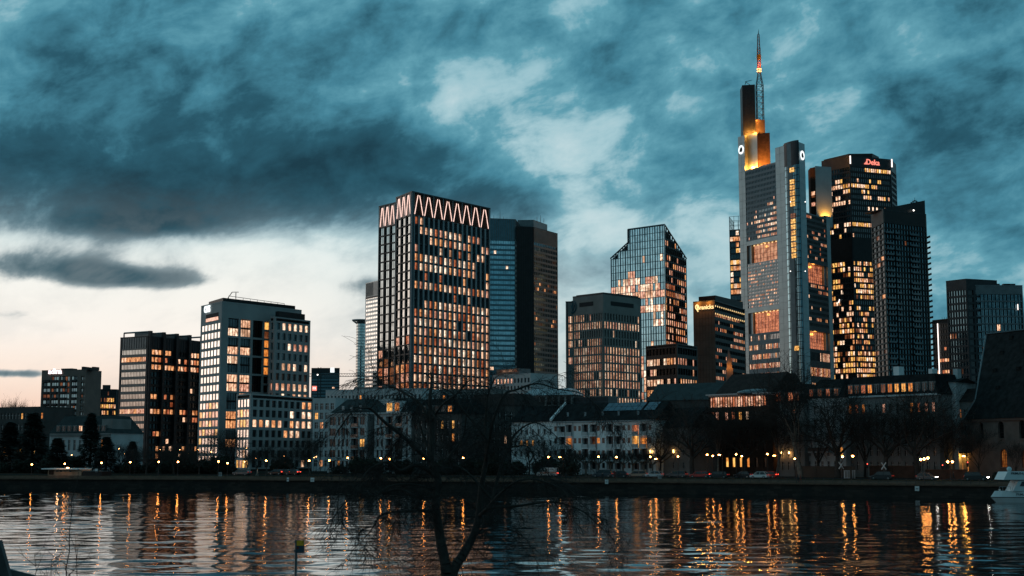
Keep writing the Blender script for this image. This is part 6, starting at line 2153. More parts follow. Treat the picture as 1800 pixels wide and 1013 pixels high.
# pale villas to the right
V1, P, F, z1 = house('pale villa with two wall up-lights at its ground floor', 1357, 1412, 708, 326, 320, 12, 5, 5, rows_lit(251, [.2, 0, 0, 0, 0], ['room_red'], .1), 'plaster_grey', rmat='slate', rh=4.6, wf=.36, hf=.6)
dormers(V1, F[0], z1 + .3, 4, 1, F[0].L - 1, 1.2, 2.0, lambda c, r: ('room_red', None, 'room_red', 'room_dim')[c])
f = F[0]
for px in (1372, 1386):
    p = f.p(f.px(px), 0, .35); z = zof(797, p.y)
    m = MB(); m.box((p.x - .12, p.y - .12, z - .1), (p.x + .12, p.y + .12, z + .35), 'sconce'); m.build('wall_light', V1)
    ld = bpy.data.lights.new('wall_light', 'POINT'); ld.energy = 22; ld.color = (1, .50, .16); ld.shadow_soft_size = .12
    lo = bpy.data.objects.new('wall_light', ld); COL.objects.link(lo); lo.parent = V1; lo.location = Vector((p.x, p.y - .35, z - .5)) - wloc(V1)
V2, P, F, z1 = house('white villa with lit balcony room behind the tall plane tree', 1413, 1484, 700, 322, 314, 12, 6, 5, rows_lit(252, [0, 0, 0, .35, 0], ['home_orange', 'home_yellow'], .3), 'plaster_pale', rmat='slate', rh=4.4, wf=.38, hf=.62)
dormers(V2, F[0], z1 + .3, 4, 1, F[0].L - 1, .9, 1.7, lambda c, r: ('room_red', 'room_dim', 'room_red', 'room_dim')[c])
m = MB(); q = F[0]; t_ = zof(796, 316) - GZ; m.fbox(q, q.px(1424), q.px(1460), t_, t_ + .25, .05, 1.5, 'plaster_pale'); m.fbox(q, q.px(1424), q.px(1460), t_ + .25, t_ + 1.2, 1.4, 1.48, 'metal_dark'); m.build('balcony', V2)
V3, P, F, z1 = house('wide pale apartment house with a mansard row of golden windows', 1486, 1648, 696, 316, 298, 13, 13, 5, rows_lit(253, [.42, 0, .03, 0, .12], ['home_orange', 'room_red', 'room_rose'], .2), 'plaster_grey', rmat='slate', rh=4.6, ins=1.6, wf=.38, hf=.6)
LM = {5: 'room_dim', 6: 'home_orange', 7: 'home_yellow', 8: 'home_yellow', 9: 'home_orange', 2: 'room_red', 3: 'home_orange', 0: 'room_dim', 1: 'room_faint'}
dormers(V3, F[0], z1 + .5, 13, .5, F[0].L - .5, .95, 2.1, lambda c, r: LM.get(c))
m = MB(); q = F[0]
m.fbox(q, -.2, q.L + .2, q.H + .1, q.H + .5, -1, .5, 'plaster_pale'); m.build('cornice', V3)
for pa, pb, ya in ((1554, 1564, 643), (1616, 1623, 650)):
    m = MB(); m.fbox(q, q.px(pa), q.px(pb), q.H + 4, zof(ya, 307) - GZ, -6, -4, 'plaster_white'); m.build('chimney', V3)
T, P, F, z1 = house('slim pale house with rounded gable beside the church', 1645, 1680, 672, 304, 301, 10, 2, 6, rows_lit(254, [0, .3, 0, 0, 0, .9], ['home_orange'], .1), 'plaster_pale', rooft='gable', rh=1.0, rmat='slate', wf=.3, hf=.5)
for px, w in ((1668, 3.0),):
    m = MB(); q = F[0]; m.fbox(q, q.px(1664), q.px(1672), q.H, q.H + 3.4, -6, -4, 'plaster_pale'); m.build('chimney', T)
T, P, F, z1 = house('narrow house with golden entrance beside the church wall', 1680, 1712, 706, 303, 300, 9, 3, 5, rows_lit(255, [.2, .1, 0, 0, .95], ['home_orange', 'room_red'], .2), 'plaster_grey', rooft='gable', rh=3.0, rmat='tile_brown', wf=.4, hf=.6)
q = F[0]
p = q.p(q.px(1694), 0, 1.2)
ld = bpy.data.lights.new('entrance_light', 'POINT'); ld.energy = 130; ld.color = (1, .46, .08); ld.shadow_soft_size = .3
lo = bpy.data.objects.new('entrance_light', ld); COL.objects.link(lo); lo.parent = T; lo.location = Vector((p.x, p.y, zof(802, p.y))) - wloc(T)
m = MB(); m.fbox(q, q.px(1684), q.px(1708), zof(797, p.y) - GZ, zof(794.5, p.y) - GZ, .05, 1.6, 'metal_dark'); m.build('canopy', T)

# church with steep roof
def church():
    D0, D1 = 300, 272
    yt = 737
    a = at(1700, yt, D0).xy; b2 = at(1960, yt + 6, D1 - 10).xy
    u = (b2 - a).normalized(); bk = Vector((-u.y, u.x)) * 20
    P = [a, b2, b2 + bk, a + bk]; z1 = zof(yt, D0 - 2)
    T = thing('church', 'old stone church with vast steep dark roof and arched windows', 'church', base(P))
    core = MB(); core.prism(inset(P, .9), GZ, z1 - .2, 'core_dark'); core.build('core', T)
    F = [Face(P[i], P[(i + 1) % 4], GZ, z1) for i in range(4)]
    f = F[0]
    # wall with arched openings built from strips
    ops = []
    for px, y0, y1, hw in ((1722.5, 743, 770, 5.2), (1757, 742, 771, 6.8), (1794, 741, 772, 6.8), (1831, 741, 772, 6.8)):
        ops.append((f.px(px), zof(y1, D0 - 6) - GZ, zof(y0, D0 - 6) - GZ, hw / FPX * (D0 - 6) , None))
    for px, y0, y1, hw in ((1759.5, 790, 821, 8), (1797, 790, 822, 8), (1835, 790, 822, 8)):
        ops.append((f.px(px), zof(y1, D0 - 6) - GZ, zof(y0, D0 - 6) - GZ, hw / FPX * (D0 - 6), 'room_dim'))
    mid = zof(782, D0 - 6) - GZ
    m = MB()
    for t0, t1, sel in ((0, mid, [o for o in ops if o[4]]), (mid, f.H, [o for o in ops if not o[4]])):
        cur = 0.0
        for s_, o0, o1, hw, lt in sorted(sel):
            m.fbox(f, cur, s_ - hw, t0, t1, -.9, 0, 'church_stone')
            m.fbox(f, s_ - hw, s_ + hw, t0, o0, -.9, -.001, 'church_stone')
            # arch: wall pieces above the curve
            N = 10; spring = o1 - hw
            for k in range(N):
                x0 = -hw + 2 * hw * k / N; x1 = -hw + 2 * hw * (k + 1) / N
                y0 = spring + math.sqrt(max(0, hw * hw - x0 * x0)); y1 = spring + math.sqrt(max(0, hw * hw - x1 * x1))
                m.fpoly(f, [(s_ + x0, y0), (s_ + x1, y1), (s_ + x1, t1), (s_ + x0, t1)], -.9, -.002, 'church_stone')
            cur = s_ + hw
        m.fbox(f, cur, f.L, t0, t1, -.9, 0, 'church_stone')
    m.fbox(F[3], .1, F[3].L - .95, 0, F[3].H, -.9, 0, 'church_stone')
    m.build('wall', T)
    for s_, o0, o1, hw, lt in ops:
        g = MB(); g.fbox(f, s_ - hw - .05, s_ + hw + .05, o0 - .05, o1 + .05, -.62, -.56, 'church_glow' if lt else 'glass_black')
        o = g.build('arched_window', T)
        g = MB()
        for k in range(1, 4):
            x = s_ - hw + 2 * hw * k / 4; g.fbox(f, x - .05, x + .05, o0, o1, -.555, -.48, 'metal_black')
        for k in range(1, 6):
            t = o0 + (o1 - o0) * k / 6; g.fbox(f, s_ - hw, s_ + hw, t - .04, t + .04, -.554, -.49, 'metal_black')
        g.build('tracery', o)
        g = MB(); g.fbox(f, s_ - hw - .2, s_ + hw + .2, o0 - .3, o0 - .02, -.3, .18, 'church_stone'); g.build('sill', o)
    m = MB(); m.fbox(f, 0, f.L, f.H - .5, f.H - .05, .01, .35, 'church_stone'); m.build('cornice', T)
    # steep roof with a kicked eave
    zr = zof(588, D0 + 9); zk = zof(703, D0)
    a, b2, c, d = [Vector((p[0], p[1], 0)) for p in inset(P, -.6)]
    ka, kb, kc, kd = [Vector((p[0], p[1], 0)) for p in inset(P, 1.3)]
    ra = at(1734, 588, D0 + 9); ra.z = 0; rb = ra + (b2 - a)
    U = lambda v, z: Vector((v.x, v.y, z))
    m = MB()
    vs = [U(a, z1 - .04), U(b2, z1 - .04), U(c, z1 - .04), U(d, z1 - .04), U(ka, zk), U(kb, zk), U(kc, zk), U(kd, zk), U(ra, zr), U(rb, zr)]
    m.add(vs, [(0, 1, 5, 4), (1, 2, 6, 5), (2, 3, 7, 6), (3, 0, 4, 7), (4, 5, 9, 8), (6, 7, 8, 9), (7, 4, 8), (5, 6, 9), (3, 2, 1, 0)], 'slate')
    ro = m.build('roof', T)
    m = MB(); m.bar(U(ra, zr), U(ka, zk), .2, .2, 'metal_mid', 5); m.bar(U(ka, zk), U(a, z1), .2, .2, 'metal_mid', 5); m.bar(U(ra, zr), U(rb, zr), .3, .3, 'metal_dark', 5); m.build('ridge_cap', ro)
    rg = random.Random(3)
    for v, ks in ((.16, (.17, .38, .62)), (.42, (.12, .3, .5)), (.68, (.15, .32)), (.9, (.2, .4))):
        for k in ks:
            lo_ = U(ka, zk).lerp(U(kb, zk), k); hi_ = U(ra, zr).lerp(U(rb, zr), k); p = lo_.lerp(hi_, v)
            m = MB(); q = p + f.n * .35
            m.add([q + f.u * -.55 + Vector((0, 0, -.35)), q + f.u * .55 + Vector((0, 0, -.35)), q + f.u * .45 + Vector((0, 0, .4)), q + f.u * -.45 + Vector((0, 0, .4)), p - f.n * 1.2 + Vector((0, 0, .4)) + f.u * .4, p - f.n * 1.2 + Vector((0, 0, .4)) - f.u * .4, p + f.u * .55 + Vector((0, 0, -.5)), p - f.u * .55 + Vector((0, 0, -.5))],
                  [(0, 1, 2, 3), (3, 2, 4, 5), (1, 6, 4, 2), (7, 0, 3, 5)], 'slate'); o = m.build('roof_hatch', ro)
church_mat = lit('church_glow', (1.0, .34, .07), .22, lo=.35)
church()

# brown garden wall in front of the villas
def garden_wall(label, pxa, pxb, Da, Db, y0, h, mat):
    a = at(pxa, y0, Da).xy; b2 = at(pxb, y0, Db).xy
    T = thing('garden_wall', label, 'wall', (a.x, a.y, GZ))
    f = Face(a, b2, GZ, GZ + h)
    m = MB(); m.fbox(f, 0, f.L, 0, h, -.35, 0, mat); m.build('wall', T)
    m = MB(); m.fbox(f, -.05, f.L + .05, h, h + .12, -.45, .1, 'coping'); m.build('coping', T)
    n = int(f.L / 4)
    for k in range(n + 1):
        m = MB(); s_ = f.L * k / n; m.fbox(f, s_ - .18, s_ + .18, 0, h - .02, .001, .08, mat); m.build('pilaster', T)
garden_wall('brown garden wall below the white villa', 1400, 1502, 310, 303, 830, 2.4, 'stone_brown')
garden_wall('darker garden wall below the wide mansard house', 1530, 1606, 301, 294, 832, 2.6, 'brick_dark')
garden_wall('low dark wall before the golden entrance', 1628, 1700, 290, 285, 834, 1.9, 'brick_dark')
# ------------------------------------------------------------------ bare winter trees
def grow(trunk, twig, p, d, length, r, lev, rg, maxlev, spread=.55, droop=0.0, kids=(6, 5, 5, 4), bend=.18, up=.25, tm='bark', wm='twig_far', thin=.018):
    if lev == 1: bend = .16
    """one limb as a chain of tapering segments with side limbs"""
    n = 4 if lev < 2 else 3 if lev < 3 else 2
    bend = bend * .35 if lev == 0 else bend
    seg = length / n
    pts = [p]; cur = Vector(p); dd = Vector(d).normalized()
    rad = [r]
    for k in range(n):
        dd = (dd + Vector((rg.gauss(0, bend), rg.gauss(0, bend), rg.gauss(0, bend) + (up if lev < 2 else 0) * .25 - droop * (lev >= 2) * .35))).normalized()
        nx = cur + dd * seg
        r1 = max(thin, r * (1 - .78 * (k + 1) / n)) if lev else r * (1 - .45 * (k + 1) / n)
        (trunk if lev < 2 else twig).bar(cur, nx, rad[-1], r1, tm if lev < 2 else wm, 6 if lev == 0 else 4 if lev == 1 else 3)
        cur = nx; pts.append(cur); rad.append(r1)
    if lev >= maxlev:
        return
    nk = kids[lev]
    for k in range(nk):
        f = (.35 + .65 * (k + rg.random() * .8) / nk) if lev else (.62 + .38 * (k + rg.random() * .5) / nk)
        f = min(.999, f)
        i = min(n - 1, int(f * n)); q = pts[i].lerp(pts[i + 1], f * n - i)
        az = 2 * math.pi * (k * .382 + rg.random() * .25) 
        axis = (pts[i + 1] - pts[i]).normalized()
        a = axis.cross(Vector((math.cos(az), math.sin(az), .3)))
        if a.length < .05: a = Vector((1, 0, 0))
        a.normalize()
        ang = spread * rg.uniform(.7, 1.4)
        nd = (axis * math.cos(ang) + a * math.sin(ang)).normalized()
        nd = (nd + Vector((0, 0, up * (1 if lev < 2 else .3)))).normalized()
        rr = max(thin, rad[i] * rg.uniform(.5, .72))
        grow(trunk, twig, q, nd, length * rg.uniform(.52, .78) * (.92 if lev else 2.1), rr, lev + 1, rg, maxlev, spread, droop, kids, bend, up, tm, wm, thin)

TREES = {}
def tree_proto(key, seed, h, r, spread, up, kids, tm, bend=.16, trunkf=.30, thin=.020):
    tr, tw = MB(), MB()
    rg = random.Random(seed)
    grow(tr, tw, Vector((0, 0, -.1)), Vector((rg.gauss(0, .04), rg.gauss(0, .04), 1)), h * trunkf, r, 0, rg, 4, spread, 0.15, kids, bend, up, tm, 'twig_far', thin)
    A = []
    for nm, mb in (('trunk', tr), ('crown', tw)):
        me = bpy.data.meshes.new(nm)
        me.from_pydata(mb.v, [], mb.f)
        for q in mb.mats: me.materials.append(MAT[q])
        me.polygons.foreach_set('material_index', mb.mi)
        me.polygons.foreach_set('use_smooth', [True] * len(me.polygons))
        me.update()
        A.append((nm, me))
    TREES[key] = A
tree_proto('plane_a', 1, 17, .42, .62, .28, (7, 6, 5, 5), 'bark')
tree_proto('plane_b', 2, 17, .40, .70, .22, (8, 6, 5, 5), 'bark')
tree_proto('plane_c', 3, 17, .38, .55, .34, (7, 6, 5, 5), 'bark_pale')
tree_proto('slim', 4, 12, .20, .45, .42, (7, 5, 5, 4), 'bark', trunkf=.34)
tree_proto('poplar', 5, 16, .28, .28, .55, (10, 6, 5, 4), 'bark', trunkf=.42)
# pollarded street tree: short pale trunk, knuckled arms with upright shoots
def pollard():
    tr, tw = MB(), MB(); rg = random.Random(9)
    tr.bar((0, 0, -.1), (.05, 0, 2.4), .2, .17, 'bark_pale', 7)
    for k in range(7):
        a = 2 * math.pi * k / 7 + rg.random() * .4
        p = Vector((.05, 0, 2.4)); q = p + Vector((math.cos(a) * 1.1, math.sin(a) * 1.1, .9)); s = q + Vector((math.cos(a) * .9, math.sin(a) * .9, .7))
        tr.bar(p, q, .12, .09, 'bark_pale', 5); tr.bar(q, s, .09, .1, 'bark_pale', 5)
        for e in (q, s, q.lerp(s, .5)):
            for j in range(9):
                d = Vector((rg.gauss(0, .35), rg.gauss(0, .35), 1)).normalized() * rg.uniform(.9, 2.0)
                tw.bar(e, e + d * .5, .022, .018, 'twig_far', 3); tw.bar(e + d * .5, e + d + Vector((rg.gauss(0, .1), rg.gauss(0, .1), 0)), .018, .010, 'twig_far', 3)
    A = []
    for nm, mb in (('trunk', tr), ('crown', tw)):
        me = bpy.data.meshes.new(nm); me.from_pydata(mb.v, [], mb.f)
        for q in mb.mats: me.materials.append(MAT[q])
        me.polygons.foreach_set('material_index', mb.mi); me.update(); A.append((nm, me))
    TREES['pollard'] = A
pollard()

def tree_height(key):
    return max(max(v.co.z for v in me.vertices) for _, me in TREES[key])
TH = {k: tree_height(k) for k in TREES}

def put_tree(key, px, ytop, D, label, rz=0, group=None, gz=GZ, wide=1.0, name='bare_tree'):
    p = at(px, 820, D)
    h = zof(ytop, D) - gz
    s = h / TH[key]
    t = thing(name, label, 'tree', (p.x, D, gz), rz, group)
    t.scale = (s * wide, s * wide, s)
    for nm, me in TREES[key]:
        o = bpy.data.objects.new(nm, me); COL.objects.link(o); o.parent = t
    return t

# phrases that place small repeated things by what they stand before
MARKS = [(72, 'below the poplars'), (205, 'before the old villa'), (352, 'below the fin office block'), (415, 'below the concrete tower'), (552, 'before the concrete wing'),
         (650, 'before the first pale apartment house'), (730, 'before the lit dormer house'), (905, 'behind the foreground tree'), (1160, 'before the white row'), (9999, 'on the right bank')]
NUM = 'first second third fourth fifth sixth seventh eighth ninth tenth eleventh twelfth thirteenth fourteenth fifteenth'.split()
def placed(kind, xs):
    """one label for each x: the k-th of its kind from the left before its landmark"""
    out = {}; cnt = {}
    for i in sorted(range(len(xs)), key=lambda k: xs[k]):
        mk_ = next(p for e, p in MARKS if xs[i] < e)
        k = cnt.get(mk_, 0); cnt[mk_] = k + 1
        out[i] = '%s %s from the left %s' % (NUM[k], kind, mk_)
    return [out[i] for i in range(len(xs))]

# large trees on the right bank
put_tree('plane_c', 1407, 612, 306, 'tall bare plane tree rising before the bank tower', .4, wide=1.1)
put_tree('plane_a', 1472, 664, 303, 'bare plane tree in front of the white villa', 1.3, wide=1.3)
put_tree('plane_b', 1558, 674, 298, 'bare plane tree before the wide mansard house', 2.2, wide=1.25)
put_tree('plane_a', 1612, 668, 294, 'bare spreading plane tree beside the three-globe lamp', 4.0, wide=1.3)
put_tree('plane_b', 1218, 676, 322, 'broad bare tree before the dark gable left of the brick house', 3.1, wide=1.4)
put_tree('plane_c', 1366, 700, 318, 'thin bare tree at the corner of the brick house', 5.0)
put_tree('slim', 1722, 745, 288, 'bare wall-trained tree against the church front', .7, wide=1.2)
put_tree('slim', 1786, 770, 283, 'small bare tree between the lower church windows', 1.9)
put_tree('plane_a', 1520, 712, 306, 'slender bare tree between the two large planes', .2, wide=.8)
put_tree('plane_c', 1666, 716, 300, 'bare tree in front of the slim gabled house', 2.6, wide=1.4)
put_tree('plane_a', 1310, 700, 322, 'bare tree veiling the brick house front', 1.1, wide=1.1)
put_tree('plane_b', 1160, 724, 330, 'bare tree at the end of the white row', .9)
put_tree('plane_c', 1262, 712, 318, 'bare tree at the left edge of the brick house', 2.9, wide=.8)
put_tree('plane_a', 1440, 720, 311, 'smaller bare tree behind the garden wall', 3.3)
# trees left of centre
put_tree('plane_b', 372, 744, 372, 'bare tree under the concrete tower, left of the pair', 2.0)
put_tree('plane_a', 408, 748, 366, 'bare tree under the concrete tower, right of the pair', .8, wide=1.1)
put_tree('plane_c', 470, 772, 372, 'small bare tree before the middle of the concrete wing', 1.5)
put_tree('slim', 535, 762, 368, 'slim bare tree at the right end of the concrete wing', 2.1)
put_tree('slim', 563, 756, 362, 'slim bare tree before the pale blocky flats', .3)
put_tree('plane_b', 930, 752, 352, 'bare tree before the plain white row house', .6, wide=.9)
put_tree('plane_a', 884, 742, 352, 'bare tree left of the white row house', 2.7)
put_tree('slim', 958, 770, 350, 'young bare tree in front of the plain white row house', 4.4)
put_tree('plane_c', 648, 762, 358, 'bare tree between the two pale apartment houses', 1.8)
put_tree('plane_a', 702, 766, 356, 'bare tree before the apartment house with the lit dormer', 5.1)
put_tree('plane_b', 790, 750, 352, 'bare tree behind the right fork of the foreground tree', 3.8)
rg = random.Random(77)
ROW = ((212, 776), (236, 782), (258, 772), (284, 780), (306, 774), (330, 784), (350, 776), (432, 782), (452, 788), (492, 784), (512, 778), (545, 784))
LB = placed('small bare tree', [a for a, _ in ROW])
for i, (px, yt) in enumerate(ROW):
    put_tree(('plane_a', 'slim', 'plane_b', 'plane_c')[i % 4], px, yt, rg.uniform(350, 385), LB[i], rg.uniform(0, 6), 'dense tree row under the office blocks', wide=1.25)
for i, px in enumerate((6, 20, 33)):
    put_tree('poplar', px, (692, 688, 698)[i], 640, ('leftmost poplar standing against the sunset', 'middle poplar standing against the sunset', 'rightmost of the three poplars against the sunset')[i], i * 2.1, 'poplars against the sunset', wide=.8)
# pollards before the white row
for i, px in enumerate((994, 1011, 1030, 1052, 1073, 1095, 1112, 1132, 1147)):
    put_tree('pollard', px, 790, 345 - i * 1.8, 'pollarded street tree, %s from the left before the balcony row' % ('first second third fourth fifth sixth seventh eighth ninth'.split()[i]), i * 1.3, 'pollarded trees before the white row', name='pollarded_tree', wide=1.25)

# conifers and evergreen shrubs
def conifer_mesh(seed, h, r, n):
    rg = random.Random(seed); v, f = [], []
    for k in range(n):
        t = rg.random() ** .75
        z = h * (.03 + .97 * t)
        a = rg.uniform(0, 2 * math.pi)
        rad = r * (1 - t) ** .75 * (.80 + .20 * math.sin(t * 31 + a * 2 + seed)) + .12
        rr = rad * math.sqrt(rg.uniform(.12, 1.0))
        c = Vector((math.cos(a) * rr, math.sin(a) * rr, z - rr * .22))
        out = Vector((math.cos(a), math.sin(a), -.25)); side = Vector((-math.sin(a), math.cos(a), rg.gauss(0, .3)))
        l = rg.uniform(.35, .85); w = rg.uniform(.12, .3)
        o = len(v)
        v += [tuple(c - side * w), tuple(c + side * w), tuple(c + out * l + Vector((0, 0, rg.gauss(0, .15))))]
        f.append((o, o + 1, o + 2))
    me = bpy.data.meshes.new('crown'); me.from_pydata(v, [], f); me.materials.append(MAT['needle']); me.update()
    return me
CON = [conifer_mesh(1, 16, 3.4, 5200), conifer_mesh(4, 16, 2.9, 5200)]
def shrub_mesh(seed, n):
    rg = random.Random(seed); v, f = [], []
    for k in range(n):
        d = Vector((rg.gauss(0, 1), rg.gauss(0, 1), rg.gauss(0, 1))).normalized() * rg.uniform(.45, 1.0)
        c = Vector((d.x * 1.5, d.y * 1.2, 1.0 + d.z * 1.0 + .25 * math.sin(d.x * 5 + seed)))
        s = Vector((rg.gauss(0, 1), rg.gauss(0, 1), rg.gauss(0, 1))).normalized() * .16; w = Vector((rg.gauss(0, 1), rg.gauss(0, 1), rg.gauss(0, 1))).normalized() * .2
        o = len(v); v += [tuple(c - s), tuple(c + s), tuple(c + w)]; f.append((o, o + 1, o + 2))
    me = bpy.data.meshes.new('foliage'); me.from_pydata(v, [], f); me.materials.append(MAT['leaf_dark']); me.update()
    return me
SHR = [shrub_mesh(2, 1500), shrub_mesh(5, 1500)]
def conifer(px, ytop, D, k, label, wide=1.0, name='conifer'):
    p = at(px, 820, D); h = zof(ytop, D) - GZ; s = h / 16
    t = thing(name, label, 'tree', (p.x, D, GZ), k * 1.7); t.scale = (s * wide, s * wide, s)
    m = MB(); m.bar((0, 0, -.1), (0, 0, 15.5), .28, .04, 'bark', 6); o = m.build('trunk'); o.parent = t
    o = bpy.data.objects.new('crown', CON[k % 2]); COL.objects.link(o); o.parent = t
conifer(56, 726, 385, 0, 'dark conifer left of the villa', 1.9)
conifer(158, 726, 380, 1, 'dark conifer right of the villa, before its roof', 1.5)
conifer(16, 742, 392, 1, 'broad dark conifer at the left edge of the bank', 2.2)
conifer(186, 768, 372, 0, 'short dark conifer near the foot of the fin office block', 2.2)
conifer(232, 776, 380, 1, 'short yew-like evergreen before the rosy window bands', 2.2)
conifer(100, 770, 368, 0, 'low dark conifer before the villa front', 2.4)
rg = random.Random(12)
SX = [rg.choice((rg.uniform(-10, 560), rg.uniform(-10, 560), rg.uniform(560, 1000))) for _ in range(52)]
LB = placed('dark evergreen shrub', SX)
for i, px in enumerate(SX):
    D = edge_at(px, 22 + rg.uniform(14, 30))[0].y
    p = at(px, 820, D)
    t = thing('evergreen_shrub', LB[i], 'shrub', (p.x, D, GZ - .1), rg.uniform(0, 6), 'evergreen shrubs behind the quay')
    s = rg.uniform(1.2, 2.3); t.scale = (s * 1.35, s, s * rg.uniform(.8, 1.2))
    o = bpy.data.objects.new('foliage', SHR[i % 2]); COL.objects.link(o); o.parent = t

# ------------------------------------------------------------------ street lamps
ORD = 'first second third fourth fifth sixth seventh eighth ninth tenth eleventh twelfth thirteenth fourteenth fifteenth sixteenth seventeenth eighteenth nineteenth twentieth'.split()
def lamp(px, py, D, label, r=.26, mat='lamp_globe', group=None, arm=False, gz=GZ, heads=None):
    p = at(px, py, D)
    t = thing('street_lamp', label, 'lamp', (p.x, D, gz), 0, group)
    h = p.z - gz
    m = MB(); m.bar((0, 0, 0), (0, 0, h - (0 if arm else r)), .075, .05, 'metal_dark', 6); m.bar((0, 0, 0), (0, 0, .6), .13, .11, 'metal_dark', 6)
    o = m.build('pole'); o.parent = t
    if heads:
        for hx, hy in heads:
            q = at(hx, hy, D)
            m = MB(); m.bar((0, 0, h - .8), (q.x - p.x, 0, q.z - gz - r), .04, .04, 'metal_dark', 5); o = m.build('arm'); o.parent = t
            m = MB(); m.ball((q.x - p.x, 0, q.z - gz), r, mat, 8, 6); o = m.build('globe', smooth=True); o.parent = t
    elif arm:
        m = MB(); m.bar((0, 0, h), (-.5, -.3, h + .12), .04, .03, 'metal_dark', 5); m.box((-.95, -.45, h + .06), (-.4, -.15, h + .2), 'metal_dark'); o = m.build('lamp_arm'); o.parent = t
        m = MB(); m.box((-.92, -.43, h - .10), (-.43, -.17, h + .059), mat); o = m.build('lamp_head'); o.parent = t
    else:
        m = MB(); m.ball((0, 0, h), r, mat, 8, 6, (1, 1, .9)); o = m.build('globe', smooth=True); o.parent = t
        m = MB(); m.cone((0, 0), r * 1.25, .05, h + r * .7, h + r * 1.3, 'metal_dark', 8); o = m.build('cap'); o.parent = t
quay_l = [(56, 816.6), (114, 815.5), (178.5, 813.8), (229, 812.7), (279, 812), (313, 812), (384, 811.5), (400, 814.5), (468, 810), (543.5, 810), (578.7, 809.6), (611, 805), (669.5, 805.7), (684.7, 807), (745, 806), (814, 805)]
for i, (x, y) in enumerate(quay_l):
    D = edge_at(x, 13)[0].y
    lamp(x, y, D, 'lit globe lamp on the left promenade, %s from the left edge' % ORD[i], .19, group='promenade lamps left of the white row')
street_r = [(964, 803.8), (989.6, 803.8), (1052, 803), (1083.8, 803.8), (1143, 803), (1157.8, 806.7), (1191.8, 802.7), (1243, 799.6), (1253, 801.6), (1269.6, 799.6), (1294, 799), (1304, 802), (1349, 798.5), (1366, 801), (1397, 806.5), (1481, 803), (1499, 802), (1699, 802)]
for i, (x, y) in enumerate(street_r):
    D = edge_at(x, 17 + (i % 3) * 3)[0].y
    big = x in (1481, 1366, 1699, 1499)
    lamp(x, y, D, 'lit street lamp on the right bank, %s counting from the white row' % ORD[i], .22 if big else .18, 'lamp_big' if big else 'lamp_globe', 'street lamps along the right bank', arm=(i % 4 == 1))
D = edge_at(1621, 14)[0].y
lamp(1622, 812, D, 'lamp post with three bright globes before the mansard house', .23, 'lamp_big', heads=((1618.5, 808), (1624.5, 807), (1631, 805.5)))
D = edge_at(1670, 22)[0].y
lamp(1670, 815, D, 'lamp post with twin globes left of the golden entrance', .21, 'lamp_big', heads=((1666, 812), (1674, 812)))
back_l = [(281.6, 790.5), (316, 790.5), (330.6, 796.8), (348.6, 790.5), (371.5, 794.5), (317, 805), (342.5, 815), (87.5, 799.8), (126, 800), (219, 798), (433, 788), (499, 802), (552, 804.5), (556, 803), (999, 809.6), (209, 789), (430, 812), (12, 802), (33, 806), (450, 806)]
LB = placed('small lamp among the trees', [a for a, _ in back_l])
for i, (x, y) in enumerate(back_l):
    D = edge_at(max(0, x), 60)[0].y
    lamp(x, y, D, LB[i], .13, 'lamp_small', 'small lamps among the trees')
